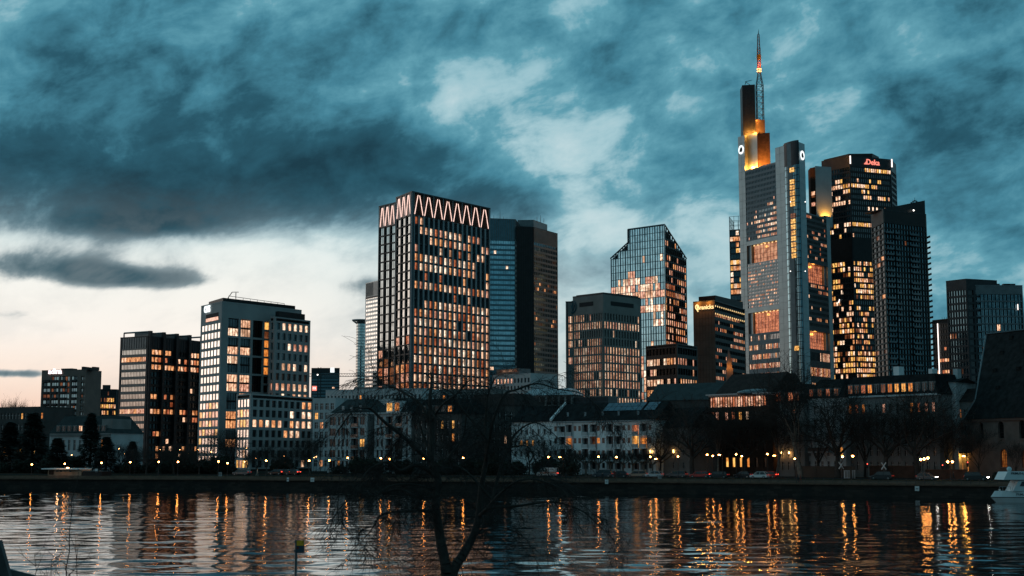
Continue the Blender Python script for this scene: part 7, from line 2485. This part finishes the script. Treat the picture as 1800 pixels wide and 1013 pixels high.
# ------------------------------------------------------------------ cars
def car(px, yb, D, label, paint, kind='hatch', heading=0, head=False, tail=False, dim=True, flip=False):
    p = at(px, yb, D)
    e, ang = edge_at(px, 0)
    t = thing('parked_car' if not head else 'car', label, 'van' if kind == 'van' else 'car', (p.x, D, GZ + .005), ang + heading + (math.pi if flip else 0), 'cars along the far bank')
    L, Wd = {'hatch': (3.9, 1.7), 'estate': (4.6, 1.75), 'suv': (4.5, 1.85), 'van': (4.9, 1.9)}[kind]
    # side outline, nose to the left (negative x)
    if kind == 'van':
        lower = [(-L/2, .35), (-L/2 + .02, .85), (-L/2 + .75, 1.1), (-L/2 + .9, 1.12), (L/2, 1.12), (L/2 + .02, .4), (L/2 - .1, .28), (-L/2 + .1, .28)]
        upper = [(-L/2 + .80, 1.1), (-L/2 + 1.45, 1.98), (-L/2 + 1.7, 2.05), (L/2 - .1, 2.05), (L/2, 1.1)]
    else:
        hh = {'hatch': 1.46, 'estate': 1.45, 'suv': 1.66}[kind]; bl = hh * .60
        lower = [(-L/2, .45), (-L/2 + .06, .70), (-L/2 + .95, bl), (L/2 - .05, bl + .02), (L/2, .5), (L/2 - .08, .26), (-L/2 + .1, .24)]
        upper = [(-L/2 + .95, bl), (-L/2 + 1.55, hh - .06), (-L/2 + 1.9, hh), (L/2 - (.75 if kind == 'hatch' else .45), hh - .03), (L/2 - (.18 if kind == 'hatch' else .12), bl)]
    def extr(pts, w0, w1, mat, name, par, top=None):
        zmin = min(z for _, z in pts); zmax = max(z for _, z in pts)
        m = MB(); n = len(pts)
        vs = []
        for sgn in (-1, 1):
            for x, z in pts:
                w = w0 + (w1 - w0) * (z - zmin) / (zmax - zmin)
                vs.append((x, sgn * w / 2, z))
        m.add(vs, [tuple(range(n - 1, -1, -1)), tuple(range(n, 2 * n))] + [(i, (i + 1) % n, (i + 1) % n + n, i + n) for i in range(n)], mat)
        o = m.build(name); o.parent = par
        return o
    b = extr(lower[::-1], Wd, Wd * .97, paint, 'body', t)
    b.modifiers.new('bevel', 'BEVEL').width = .07
    g = extr(upper[::-1], Wd * .95, Wd * .76, 'car_glass', 'cabin_glass', t)
    # roof skin and pillars
    zt = max(z for _, z in upper)
    xs = [x for x, z in upper if z > zt - .1]
    m = MB(); w = Wd * .77 / 2
    m.box((min(xs) - .02, -w, zt - .06), (max(xs) + .06, w, zt + .03), paint)
    for sgn in (-1, 1):
        for xa, xb in ((upper[0], upper[1]), ((min(xs) * .5 + max(xs) * .5 - .1, upper[0][1]), (min(xs) * .5 + max(xs) * .5, zt)), (upper[-1], upper[-2])):
            m.bar((xa[0], sgn * Wd * .475, xa[1]), (xb[0], sgn * Wd * .385, xb[1]), .06, .05, paint, 4)
    o = m.build('roof'); o.parent = t
    if kind == 'van':
        m = MB()
        for sgn in (-1, 1):
            m.box((-L/2 + 1.9, sgn * (Wd / 2 - .06) - .06, 1.15), (L/2 - .05, sgn * (Wd / 2 - .06) + .03, 1.98), paint)
        o = m.build('side_panel'); o.parent = t
        m = MB()
        for sgn in (-1, 1):
            m.box((-L/2 + .9, sgn * (Wd / 2) - .02, .78), (L/2 - .1, sgn * (Wd / 2) + .02, .98), 'stripe_orange')
        o = m.build('stripe'); o.parent = t
    for sx in (-L/2 + .78, L/2 - .75):
        for sy in (-1, 1):
            m = MB(); y = sy * (Wd / 2 - .10)
            m.bar((sx, y - .11, .31), (sx, y + .11, .31), .31, .31, 'rubber', 14, True)
            wh = m.build('wheel'); wh.parent = t
            m = MB(); m.bar((sx, y + sy * .111, .31), (sx, y + sy * .125, .31), .19, .17, 'rim', 10, True); o = m.build('rim'); o.parent = wh
    for sy in (-.62, .62):
        m = MB(); m.box((-L/2 - .03, sy - .16, .60), (-L/2 + .10, sy + .16, .74), 'head_light' if head else 'rim'); o = m.build('headlight'); o.parent = t
        m = MB(); m.box((L/2 - .06, sy - .15, .74), (L/2 + .04, sy + .15, .92), 'tail_light' if tail else 'brake_dim'); o = m.build('taillight'); o.parent = t
    for sy in (-1, 1):
        m = MB(); m.box((-L/2 + 1.45, sy * (Wd / 2 + .08) - .08, 1.0 * (1.2 if kind == 'van' else .92)), (-L/2 + 1.6, sy * (Wd / 2 + .08) + .08, 1.0 * (1.2 if kind == 'van' else .92) + .13), paint); o = m.build('mirror'); o.parent = t
    return t
def caron(px, off, *a, **k):
    D = edge_at(px, off)[0].y
    return car(px, 835, D, *a, **k)
caron(962, 28, 'white rescue van with an orange side stripe', 'car_white', 'van', tail=True)
caron(1059, 22, 'dark blue estate car parked left of the beige car', 'car_blue', 'suv')
caron(1088, 19, 'black car between the blue estate and the beige car', 'car_black', 'hatch')
caron(1120, 23, 'beige parked car left of the silver hatchback', 'car_beige', 'estate')
caron(1150, 20, 'silver hatchback parked under the white row lamp', 'car_silver', 'hatch')
caron(1190, 23, 'dark grey estate car right of the silver hatchback', 'car_grey', 'estate', tail=False)
caron(1231, 21, 'red car with glowing tail lights', 'car_red', 'estate', tail=True)
caron(1262, 18, 'black car right behind the red car', 'car_black', 'estate', head=False)
caron(1306, 22, 'dark car half hidden behind the white car', 'car_black', 'hatch')
caron(1335, 17, 'white hatchback parked before the brick house corner', 'car_white', 'hatch')
caron(1351, 24, 'small red car just behind the white hatchback', 'car_red', 'hatch', tail=True)
caron(1550, 17, 'black car parked at the foot of the plane before the mansard house', 'car_black', 'suv')
caron(1629, 16, 'car with bright headlights below the three-globe lamp', 'car_grey', 'hatch', head=True, flip=True)
caron(1716, 16, 'dark car with headlights on near the church corner', 'car_black', 'suv', head=True, flip=True)
caron(486, 30, 'dark car with red lamps parked in the left row, first of three', 'car_black', 'hatch', tail=True)
caron(500, 30, 'dark car with red lamps parked in the left row, second of three', 'car_black', 'hatch', tail=True)
caron(514, 30, 'dark car with red lamps parked in the left row, third of three', 'car_black', 'hatch', tail=True)
caron(425, 22, 'grey car under the trees left of the concrete wing', 'car_grey', 'estate')

# ------------------------------------------------------------------ people
def person(px, off, label, cloth, pose='stand', rz=0.0, gz=None, h=1.74):
    D = edge_at(px, off)[0].y
    p = at(px, 840, D)
    gz = (QZ if off < 9 else GZ) if gz is None else gz
    t = thing('person', label, 'person', (p.x, D, gz), rz)
    s = h / 1.74
    st = .28 if pose == 'walk' else .09
    V = {'pel': (0, 0, .95), 'wai': (0, .01, 1.12), 'che': (0, .0, 1.33), 'nec': (0, .0, 1.50), 'hd0': (0, -.02, 1.58), 'hd1': (0, -.03, 1.68)}
    R = {'pel': .15, 'wai': .135, 'che': .16, 'nec': .06, 'hd0': .085, 'hd1': .085}
    E = [('pel', 'wai'), ('wai', 'che'), ('che', 'nec'), ('nec', 'hd0'), ('hd0', 'hd1')]
    for sd, sg in (('l', -1), ('r', 1)):
        V['hip' + sd] = (sg * .10, 0, .90); V['kne' + sd] = (sg * .10, -sg * st * .6, .50); V['ank' + sd] = (sg * .10, -sg * st * .75 + (.08 if pose == 'walk' else 0), .09); V['toe' + sd] = (sg * .11, -sg * st * .75 - .12 + (.08 if pose == 'walk' else 0), .05)
        V['sho' + sd] = (sg * .20, 0, 1.42); V['elb' + sd] = (sg * .25, sg * st * .3 + .03, 1.13); V['wri' + sd] = (sg * .24, sg * st * .5 - .08, .90); V['han' + sd] = (sg * .24, sg * st * .5 - .11, .80)
        R.update({'hip' + sd: .10, 'kne' + sd: .065, 'ank' + sd: .05, 'toe' + sd: .045, 'sho' + sd: .075, 'elb' + sd: .05, 'wri' + sd: .036, 'han' + sd: .04})
        E += [('pel', 'hip' + sd), ('hip' + sd, 'kne' + sd), ('kne' + sd, 'ank' + sd), ('ank' + sd, 'toe' + sd), ('che', 'sho' + sd), ('sho' + sd, 'elb' + sd), ('elb' + sd, 'wri' + sd), ('wri' + sd, 'han' + sd)]
    ks = list(V)
    me = bpy.data.meshes.new('body'); me.from_pydata([tuple(c * s for c in V[k]) for k in ks], [(ks.index(a), ks.index(c)) for a, c in E], [])
    me.materials.append(MAT[cloth]); me.update()
    o = bpy.data.objects.new('body', me); COL.objects.link(o); o.parent = t
    o.modifiers.new('skin', 'SKIN')
    for i, k in enumerate(ks):
        sv = me.skin_vertices[0].data[i]; sv.radius = (R[k] * s, R[k] * s); sv.use_root = (k == 'pel')
    o.modifiers.new('sub', 'SUBSURF').levels = 1
    o.modifiers['sub'].render_levels = 1
    m = MB(); m.ball((0, -.035 * s, 1.64 * s), .092 * s, 'skin', 8, 6, (.85, 1, 1.2)); q = m.build('face', smooth=True); q.parent = t
    m = MB(); m.ball((0, .0, 1.69 * s), .10 * s, 'hair', 8, 5, (.95, 1, .85)); q = m.build('hair', smooth=True); q.parent = t
    return t
person(1402.5, 6, 'person in dark coat walking beside a companion on the promenade', 'cloth_dark', 'walk', 1.4)
person(1407, 6, 'person in reddish coat walking on the promenade below the plane tree', 'cloth_red', 'walk', 1.4)
person(116, 11, 'dark figure standing in front of the riverside kiosk', 'cloth_dark', 'stand', .3, gz=GZ)
person(985, 8, 'left figure of the dark pair on the promenade near the van', 'cloth_dark', 'stand', .5)
person(995, 8, 'right figure of the dark pair on the promenade near the van', 'cloth_dark', 'stand', 2.5)
person(1080, 12, 'figure in a reddish jacket standing between parked cars', 'cloth_red', 'stand', .2, gz=GZ)
person(1059, 8, 'dark figure with pale bag in front of the blue estate car', 'cloth_dark', 'stand', .2)
person(1676, 13, 'dark figure by the traffic light near the church', 'cloth_dark', 'walk', 1.1, gz=GZ)
person(452, 11, 'person in pale clothes on the promenade under the concrete wing', 'cloth_pale', 'walk', 1.5, gz=GZ)

# ------------------------------------------------------------------ railing, kiosk, signs, cabinets
def railing(pxa, pxb, label):
    a, _ = edge_at(pxa, .9); T = thing('quay_railing', label, 'railing', (a.x, a.y, QZ))
    n = int((pxb - pxa) / 16)
    pts = [edge_at(pxa + (pxb - pxa) * k / n, .9)[0] for k in range(n + 1)]
    pm = MB(); pm.bar((0, 0, 0), (0, 0, 1.05), .045, .045, 'metal_dark', 5, True)
    me = bpy.data.meshes.new('post'); me.from_pydata(pm.v, [], pm.f); me.materials.append(MAT['metal_dark'])
    for q in pts:
        o = bpy.data.objects.new('post', me); COL.objects.link(o); o.parent = T; o.location = Vector((q.x, q.y, QZ)) - wloc(T)
    for z, nm in ((1.05, 'top_rail'), (.55, 'middle_rail')):
        m = MB()
        for q, w in zip(pts, pts[1:]):
            m.bar((q.x, q.y, QZ + z), (w.x, w.y, QZ + z), .03, .03, 'metal_dark', 4)
        m.build(nm, T)
railing(1190, 1752, 'thin quay railing along the right half of the promenade')
railing(720, 1150, 'thin quay railing below the white row houses')
def kiosk():
    D = edge_at(112, 10)[0].y
    a = at(84, 835, D + 2).xy; b2 = at(143, 835, D - 1).xy
    u = (b2 - a).normalized(); bk = Vector((-u.y, u.x)) * 4
    f = Face(a, b2, GZ, zof(825.5, D))
    T = thing('kiosk', 'low brick riverside kiosk with a thin flat white roof', 'kiosk', (a.x, a.y, GZ))
    m = MB(); m.prism([a, b2, b2 + bk, a + bk], GZ, f.z1, 'kiosk_wall'); m.build('wall', T)
    m = MB(); m.fbox(f, -1.2, f.L - .4, f.H, f.H + .28, -4.6, 1.0, 'plaster_white'); m.build('roof', T)
    for x0, x1, mt in ((.3, 1.7, 'brick_dark'), (2.4, 3.0, 'glass_black'), (3.6, 4.1, 'glass_black'), (6.2, 6.8, 'glass_black')):
        m = MB(); m.fbox(f, x0, x1, .2 if mt != 'glass_black' else .9, f.H - .2, .01, .06, mt); m.build('door' if mt != 'glass_black' else 'window', T)
    m = MB(); p = f.p(f.L * .55, f.H + .6, -.5); m.box((p.x - .3, p.y - .1, p.z - .3), (p.x + .3, p.y + .1, p.z - .1), 'lamp_small'); m.build('roof_lamp', T)
    ld = bpy.data.lights.new('kiosk_fill', 'POINT'); ld.energy = 55; ld.color = (1, .5, .22); ld.shadow_soft_size = .15  # added point light without a fixture, warms the kiosk wall and roof
    lo = bpy.data.objects.new('kiosk_fill', ld); COL.objects.link(lo); lo.parent = T; lo.location = f.p(f.L * .5, f.H + .9, 2.6) - wloc(T)
    # annex
    a2 = b2 + u * .3
    T2 = thing('shed', 'small dark shed beside the riverside kiosk', 'shed', (a2.x, a2.y, GZ))
    g = Face(a2, a2 + u * 5.5, GZ, f.z1 - .5)
    m = MB(); m.prism([a2, a2 + u * 5.5, a2 + u * 5.5 + bk, a2 + bk], GZ, g.z1, 'metal_black'); m.build('wall', T2)
    m = MB(); m.fbox(g, -.2, 5.7, g.H, g.H + .12, -4.2, .3, 'metal_dark'); m.build('roof', T2)
    m = MB(); m.fbox(g, 3.6, 4.3, .9, 1.7, .01, .05, 'sign_white'); m.build('notice', T2)
kiosk()
def cross_sign(px, py, D, label):
    p = at(px, py, D); T = thing('crossing_sign', label, 'sign', (p.x, D, GZ))
    h = p.z - GZ
    m = MB(); m.bar((0, .1, 0), (0, .1, h + .3), .05, .05, 'metal_mid', 5); o = m.build('pole'); o.parent = T
    for sg in (-1, 1):
        m = MB(); d = .03 * sg
        m.bar((-.5 * sg, d, h - .75), (.5 * sg, d, h + .75), .13, .13, 'sign_white', 4); o = m.build('cross_arm'); o.parent = T
cross_sign(1478.5, 818.5, 300, 'white X railway crossing sign beside the first plane tree')
cross_sign(1553.5, 819.5, 296, 'white X railway crossing sign before the mansard house')
def cabinet(px, py0, py1, w, D, label):
    a = at(px, py1, D); z0 = GZ
    T = thing('utility_cabinet', label, 'cabinet', (a.x, D, z0))
    hw = w / FPX * D / 2; h = zof(py0, D) - z0
    m = MB(); m.box((-hw, -.25, 0), (hw, .25, h), 'plaster_pale'); o = m.build('case'); o.parent = T
    m = MB(); m.box((-hw - .04, -.3, h), (hw + .04, .3, h + .08), 'zinc'); o = m.build('lid'); o.parent = T
    for sg in (-1, 1):
        m = MB(); m.box((sg * hw * .5 - hw * .42, -.275, .12), (sg * hw * .5 + hw * .42, -.251, h - .1), 'plaster_grey'); o = m.build('door'); o.parent = T
cabinet(1489, 827.5, 842, 9.5, 298, 'wider pale utility cabinet at the foot of the plane tree')
cabinet(1501, 827.5, 842, 4.5, 298, 'narrow pale utility cabinet right of the wider one')
cabinet(1160, 836, 844, 6, edge_at(1160, 9.8)[0].y, 'small pale bin-like box on the promenade under the silver car')
cabinet(387, 831, 838, 5, edge_at(387, 10)[0].y, 'small pale box on the promenade below the concrete tower')
def traffic_light(px, py, D, label):
    p = at(px, py, D); T = thing('traffic_light', label, 'traffic light', (p.x, D, GZ)); h = p.z - GZ
    m = MB(); m.bar((0, 0, 0), (0, 0, h), .06, .06, 'metal_dark', 6); o = m.build('pole'); o.parent = T
    m = MB(); m.box((-.2, -.3, h - .9), (.2, -.05, h + .2), 'metal_black'); o = m.build('housing'); o.parent = T
    for k, mt in enumerate(('beacon_red', 'metal_dark', 'metal_dark')):
        m = MB(); m.bar((0, -.3, h + .02 - k * .34), (0, -.36, h + .02 - k * .34), .12, .12, mt, 8, True); o = m.build('lens'); o.parent = T
traffic_light(1524, 816, 299, 'traffic light with red lens before the garden wall')
traffic_light(1700, 813, 287, 'traffic light with red lens beside the church corner')
traffic_light(1656, 818, 289, 'dark traffic light near the twin globe lamp')
# green planters by the boat
for i, px in enumerate((1752, 1764)):
    D = 262; p = at(px, 840, D)
    T = thing('clipped_bush', ('round clipped bush left of the boat roof', 'round clipped bush just behind the boat roof')[i], 'bush', (p.x, D + i, GZ - .3))
    m = MB(); m.cone((0, 0), .45, .6, 0, .7, 'stone_brown', 10); o = m.build('pot'); o.parent = T
    rg = random.Random(i); v = MB()
    for k in range(900):
        d = Vector((rg.gauss(0, 1), rg.gauss(0, 1), rg.gauss(0, 1))).normalized() * rg.uniform(.75, 1.0) * .85
        c = Vector((d.x, d.y, 1.3 + d.z)); s = Vector((rg.gauss(0, 1), rg.gauss(0, 1), rg.gauss(0, 1))).normalized() * .1; w = Vector((rg.gauss(0, 1), rg.gauss(0, 1), rg.gauss(0, 1))).normalized() * .14
        v.add([c - s, c + s, c + w], [(0, 1, 2)], 'leaf_dark')
    o = v.build('foliage'); o.parent = T

# ------------------------------------------------------------------ white passenger boat at the right edge
def boat():
    D = 232.0
    k = D / FPX
    x0 = at(1752, 886, D).x
    T = thing('passenger_boat', 'white passenger boat with raked bow and grey radar dome', 'boat', (x0, D, 0))
    Lb, Wb = 32.0, 5.5
    def zz(y): return zof(y, D)
    zk, zs, zd = -.4, zz(874.5), zz(864)
    # hull in rings from bow to stern
    def hull(za, zb, ins0, rake0, rake1, mat, name):
        m = MB(); st = [0, .04, .10, .22, .4, .7, 1.0]; wd = [.03, .30, .55, .85, 1, 1, .92]
        vs = []
        for (s, w) in zip(st, wd):
            for z, rk in ((za, rake0), (zb, rake1)):
                x = x0 + rk + (Lb - rk) * s; hw = Wb / 2 * w * (ins0 if z == za else 1)
                vs += [(x, D - hw + Wb / 2, z), (x, D + hw + Wb / 2, z)]
        fs = []
        for i in range(len(st) - 1):
            a = i * 4; b2 = a + 4
            fs += [(a, b2, b2 + 2, a + 2), (a + 1, a + 3, b2 + 3, b2 + 1), (a + 2, b2 + 2, b2 + 3, a + 3), (a, a + 1, b2 + 1, b2)]
        fs += [(0, 2, 3, 1), (len(vs) - 4, len(vs) - 3, len(vs) - 1, len(vs) - 2)]
        m.add(vs, fs, mat); return m.build(name, T)
    hull(zk, zs - .13, .86, 1.3, .1, 'boat_white', 'hull')
    hull(zs - .125, zs + .005, 1.0, .1, .05, 'boat_dark', 'rubbing_strake')
    hull(zs + .01, zd, 1.0, .05, .75, 'boat_white', 'bulwark')
    # wheelhouse front, roof slab and interior
    def slab(pts, y0, y1, mat, name):
        m = MB(); n = len(pts)
        vs = [(at(px, py, D).x, D + y0, zz(py)) for px, py in pts] + [(at(px, py, D).x, D + y1, zz(py)) for px, py in pts]
        m.add(vs, [tuple(range(n)), tuple(range(2 * n - 1, n - 1, -1))] + [(i + n, (i + 1) % n + n, (i + 1) % n, i) for i in range(n)], mat); return m.build(name, T)
    slab([(1784, 864), (1794, 845), (1960, 845), (1960, 864)], .9, 4.6, 'boat_white', 'cabin')
    slab([(1766, 843.8), (1773, 829.8), (1960, 829.8), (1960, 843.8)], .5, 5.0, 'boat_white', 'roof')
    slab([(1796, 855), (1800, 847), (1950, 847), (1950, 855)], .82, .9, 'boat_dark', 'window')
    m = MB(); c = at(1783, 825.2, D); m.ball((c.x, D + 2.4, c.z), .42, 'dome_grey', 12, 8); m.cone((c.x, D + 2.4), .28, .2, zz(830), c.z, 'dome_grey', 8); m.build('radar_dome', T, smooth=True)
    m = MB()
    for px in (1758, 1764, 1771, 1778):
        p = at(px, 864, D); m.bar((p.x, D + .3, zd - .05), (p.x, D + .3, zd + .75), .03, .03, 'zinc', 4)
    a = at(1758, 864, D); b2 = at(1778, 864, D); m.bar((a.x, D + .3, zd + .75), (b2.x, D + .3, zd + .75), .03, .03, 'zinc', 4)
    p0 = at(1786, 863, D); p1 = at(1790, 846, D); m.bar((p0.x - .5, D + .6, zd), (p1.x - .3, D + .6, zz(845)), .04, .04, 'zinc', 4)
    m.build('bow_rail', T)
    m = MB(); p = at(1758.5, 861, D); m.box((p.x - .12, D + .2, zd - .02), (p.x + .12, D + .5, zd + .38), 'sign_white'); m.build('bollard', T)
    make_text('PRIMUS-LINIE', .52, .02, 'text_dark', 'lettering', T, (at(1779, 833, D).x, D + .46, zz(832.5)), 0, align='LEFT')
    make_text('PRIMUS', .52, .02, 'text_dark', 'lettering', T, (at(1786, 870, D).x, D - .02, zz(869.6)), 0, align='LEFT')
boat()

# ------------------------------------------------------------------ foreground: bare weeping tree, saplings, sign post, rail
def fg_tree():
    Y0 = 40.0
    rg = random.Random(2024)
    base_p = at(782, 1085, Y0)
    T = thing('bare_tree', 'large dark bare tree with drooping twigs in the foreground', 'tree', (base_p.x, Y0, 1.46))
    tr, tw = MB(), MB()
    k = Y0 / FPX
    def P(px, py, dy=0.0):
        return at(px, py, Y0 + dy)
    def limb(pts, r0, r1, mb=tr, mat='bark', n=8, dys=None):
        q = []
        for i, (x, y) in enumerate(pts):
            q.append(P(x, y, (dys[i] if dys else 0)))
        if len(L) > 1:                       # side limbs grow out of the nearest older limb
            q[0] = min((c_ for o_, _ in L for c_ in o_), key=lambda c_: (c_ - q[0]).length)
        for i in range(1, len(q)):
            q[i] = q[i] + Vector((rg.gauss(0, .05), rg.gauss(0, .12), rg.gauss(0, .05)))
        # smooth with Catmull-Rom
        out = []
        for i in range(len(q) - 1):
            p0 = q[max(0, i - 1)]; p1 = q[i]; p2 = q[i + 1]; p3 = q[min(len(q) - 1, i + 2)]
            for s in range(4):
                t = s / 4
                out.append(.5 * ((2 * p1) + (p2 - p0) * t + (2 * p0 - 5 * p1 + 4 * p2 - p3) * t * t + (3 * p1 - p0 - 3 * p2 + p3) * t ** 3))
        out.append(q[-1])
        m = len(out) - 1
        rad = [r0 + (r1 - r0) * (i / m) for i in range(m + 1)]
        for i in range(m):
            mb.bar(out[i], out[i + 1], rad[i], rad[i + 1], mat, n)
        return out, rad
    L = []
    A = limb([(782, 1130), (781, 1060), (779, 1010), (774, 950), (770, 890), (767, 840), (762, 800), (757, 750), (755, 705), (757, 680)], .20, .04, dys=[0] * 10)
    B = limb([(786, 1060), (796, 1004), (813, 975), (830, 945), (842, 910), (847, 860), (850, 800), (856, 745), (858, 700)], .17, .035, dys=[0, 0, .2, .4, .6, .8, 1, 1.2, 1.3])
    L = [A, B]
    def add(pts, r0, r1=.018, dy=0.0):
        n = len(pts); L.append(limb(pts, r0 * .58, r1 * .7, tr, 'bark', 6, [dy * i / max(1, n - 1) for i in range(n)])); return L[-1]
    add([(766, 840), (738, 828), (705, 822), (682, 815), (655, 826), (632, 850)], .13, .02, -1.5)
    add([(763, 815), (735, 795), (700, 768), (675, 742), (655, 723), (640, 717), (618, 728), (592, 760), (576, 800)], .12, .014, -2)
    add([(757, 752), (740, 715), (715, 695), (690, 680), (668, 672), (650, 668)], .09, .012, 1)
    add([(769, 900), (740, 898), (715, 897), (690, 900), (672, 908), (655, 930), (645, 950)], .085, .012, -1)
    add([(766, 880), (735, 872), (705, 862), (675, 862), (640, 868), (612, 880), (596, 900), (590, 915)], .09, .012, .8)
    add([(768, 860), (730, 850), (690, 858), (650, 880), (628, 905)], .07, .012, -2)
    add([(845, 898), (862, 895), (905, 891), (967, 885), (1018, 895), (1045, 918), (1072, 945)], .10, .012, 1)
    add([(850, 800), (862, 740), (882, 700), (908, 683), (942, 675), (978, 681), (1023, 698), (1062, 735)], .09, .010, -.5)
    add([(848, 850), (880, 815), (905, 770), (930, 745), (960, 748), (985, 775)], .085, .012, 1.5)
    add([(851, 790), (835, 745), (812, 712), (790, 690), (765, 684), (742, 700)], .08, .012, 1.5)
    add([(757, 745), (780, 712), (805, 688), (825, 676), (845, 678)], .07, .012, -1)
    add([(767, 835), (795, 800), (815, 765), (822, 730), (828, 700)], .08, .012, 1)
    add([(843, 905), (880, 870), (915, 850), (950, 845), (985, 860), (1010, 890)], .08, .012, -1)
    add([(846, 870), (822, 830), (800, 810), (790, 775), (780, 740)], .07, .012, .6)
    add([(762, 800), (742, 770), (735, 735), (728, 705), (715, 690)], .07, .012, .5)
    add([(700, 768), (690, 790), (672, 812), (650, 835)], .05, .012, .5)
    add([(905, 770), (925, 790), (945, 820), (955, 850)], .05, .012, .5)
    add([(836, 930), (870, 925), (900, 930), (925, 950), (940, 980)], .06, .012, 1)
    # twigs: arching out of every limb and hanging
    def twig(p, d, ln, r, lev):
        n = 5 if lev == 0 else 4
        cur = p; dd = d.normalized(); seg = ln / n; rr = r
        for i in range(n):
            dd = (dd + Vector((rg.gauss(0, .16), rg.gauss(0, .16), rg.gauss(0, .12) - .17))).normalized()
            nx = cur + dd * seg; r1 = max(.0045, rr * .78)
            tw.bar(cur, nx, rr, r1, 'twig', 4 if lev == 0 else 3)
            if lev < 2:
                for _ in range(2 if lev == 0 else (1 if rg.random() < .75 else 0)):
                    s = Vector((rg.gauss(0, 1), rg.gauss(0, .8), rg.gauss(.1, .6))).normalized()
                    twig(cur.lerp(nx, rg.random()), (dd + s * .9).normalized(), ln * rg.uniform(.4, .7), max(.0045, rr * .62), lev + 1)
            cur = nx; rr = r1
    for (pts, rad) in L:
        m = len(pts)
        for i in range(m):
            if pts[i].z < 3.9 or rad[i] > .16:
                continue
            for _ in range(1):
                if rg.random() < .60:
                    t_ = (pts[min(m - 1, i + 1)] - pts[max(0, i - 1)]).normalized()
                    s = Vector((rg.gauss(0, 1), rg.gauss(0, 1), rg.gauss(.35, .6))).normalized()
                    twig(pts[i], (t_ * .5 + s).normalized(), rg.uniform(.5, 1.35), max(.006, min(.012, rad[i] * .35)), 0)
        twig(pts[-1], (pts[-1] - pts[-2]).normalized(), .8, rad[-1], 0)
    tr.build('trunk', T, smooth=True)
    tw.build('crown', T)
fg_tree()

def sapling(px, ytop, pybot, D, seed, label, lean=0.0, n=10):
    rg = random.Random(seed)
    p = at(px, pybot, D); top = at(px + lean, ytop, D)
    T = thing('sapling', label, 'sapling', (p.x, D, 1.46))
    m = MB(); c = MB(); prev = Vector((p.x, D, 1.46)); H = top.z - 1.46
    pts = [prev]
    for k in range(1, n + 1):
        q = Vector((p.x + (top.x - p.x) * k / n + rg.gauss(0, .03), D + rg.gauss(0, .03), 1.46 + H * k / n)); r = .028 * (1 - k / n) + .006
        m.bar(prev, q, r + .002, r, 'twig', 5); prev = q; pts.append(q)
    for k in range(3, n + 1):
        for _ in range(2):
            d = Vector((rg.gauss(0, 1), rg.gauss(0, .6), rg.uniform(.5, 1.4))).normalized() * rg.uniform(.3, .8)
            e = pts[k].lerp(pts[k - 1], rg.random()); c.bar(e, e + d * .6, .009, .007, 'twig', 3); c.bar(e + d * .6, e + d + Vector((rg.gauss(0, .08), 0, .1)), .007, .004, 'twig', 3)
            c.bar(e + d * .5, e + d * .5 + Vector((rg.gauss(0, .25), 0, .25)), .006, .004, 'twig', 3)
    m.build('stem', T); c.build('crown', T)
sapling(116, 875, 1060, 36, 1, 'tall thin bare sapling at the lower left of the river', 8, 12)
sapling(68, 975, 1060, 36, 2, 'short bare sapling left of the tall one', -6)
sapling(130, 962, 1060, 37, 3, 'low bare sapling just right of the tall one', 10)
sapling(88, 985, 1060, 35, 4, 'tiny bare sapling between the other two saplings', 2)

def sign_post():
    D = 52.0; k = D / FPX
    p = at(519.5, 1013, D)
    T = thing('sign_post', 'river sign post with yellow and dark panel at the near bank', 'sign', (p.x, D, 1.46))
    top = zof(948.5, D)
    m = MB(); m.bar((p.x, D, 1.46), (p.x, D, top), .05, .05, 'metal_mid', 8, True); m.build('pole', T)
    x0 = at(521.5, 960, D).x; x1 = at(535.5, 960, D).x
    zt, zm, zb = zof(949.5, D), zof(959, D), zof(972, D)
    m = MB(); m.box((x0, D - .12, zb), (x1, D - .09, zt), 'sign_blue'); o = m.build('panel', T)
    m = MB(); m.box((x0 + .02, D - .135, zm), (x1 - .02, D - .121, zt - .01), 'sign_yellow'); m.build('yellow_field', o)
    m = MB(); q = at(524.5, 963, D); m.bar((q.x, D - .13, q.z), (q.x, D - .122, q.z), .05, .05, 'cloth_red', 10, True); m.build('red_mark', o)
    for z in (zt - .06, zb + .08):
        m = MB(); m.box((p.x - .06, D - .09, z - .03), (x0 + .1, D - .05, z + .03), 'metal_mid'); m.build('bracket', T)
sign_post()
def near_rail():
    D = 24.0
    T = thing('wooden_prop', 'dark slanting timber post at the lower left corner', 'post', (at(8, 1013, D).x, D, 1.5))
    m = MB(); a = at(-6, 952, D); b2 = at(24, 1060, D)
    ax = (b2 - a).normalized(); sd = Vector((0, 1, 0)).cross(ax).normalized() * .075
    vs = []
    for p in (a, b2 + ax * 1.5):
        for s, dy in ((-1, -.07), (1, -.07), (1, .07), (-1, .07)):
            vs.append(p + sd * s + Vector((0, dy, 0)))
    m.add(vs, [(0, 1, 5, 4), (1, 2, 6, 5), (2, 3, 7, 6), (3, 0, 4, 7), (3, 2, 1, 0), (4, 5, 6, 7)], 'wood_weathered'); m.build('post', T)
    T = thing('wooden_prop', 'dark low sloping timber rail at the bottom left corner', 'rail', (at(20, 1013, D).x, D + .4, 1.5))
    m = MB(); a = at(-20, 1000, D + .4); b2 = at(70, 1022, D + .4); m.bar(a, b2, .09, .09, 'wood_weathered', 6, True); m.build('rail', T)
    m = MB(); m.bar(b2, Vector((b2.x, b2.y, 1.45)), .07, .07, 'wood_weathered', 6); m.build('leg', T)
near_rail()
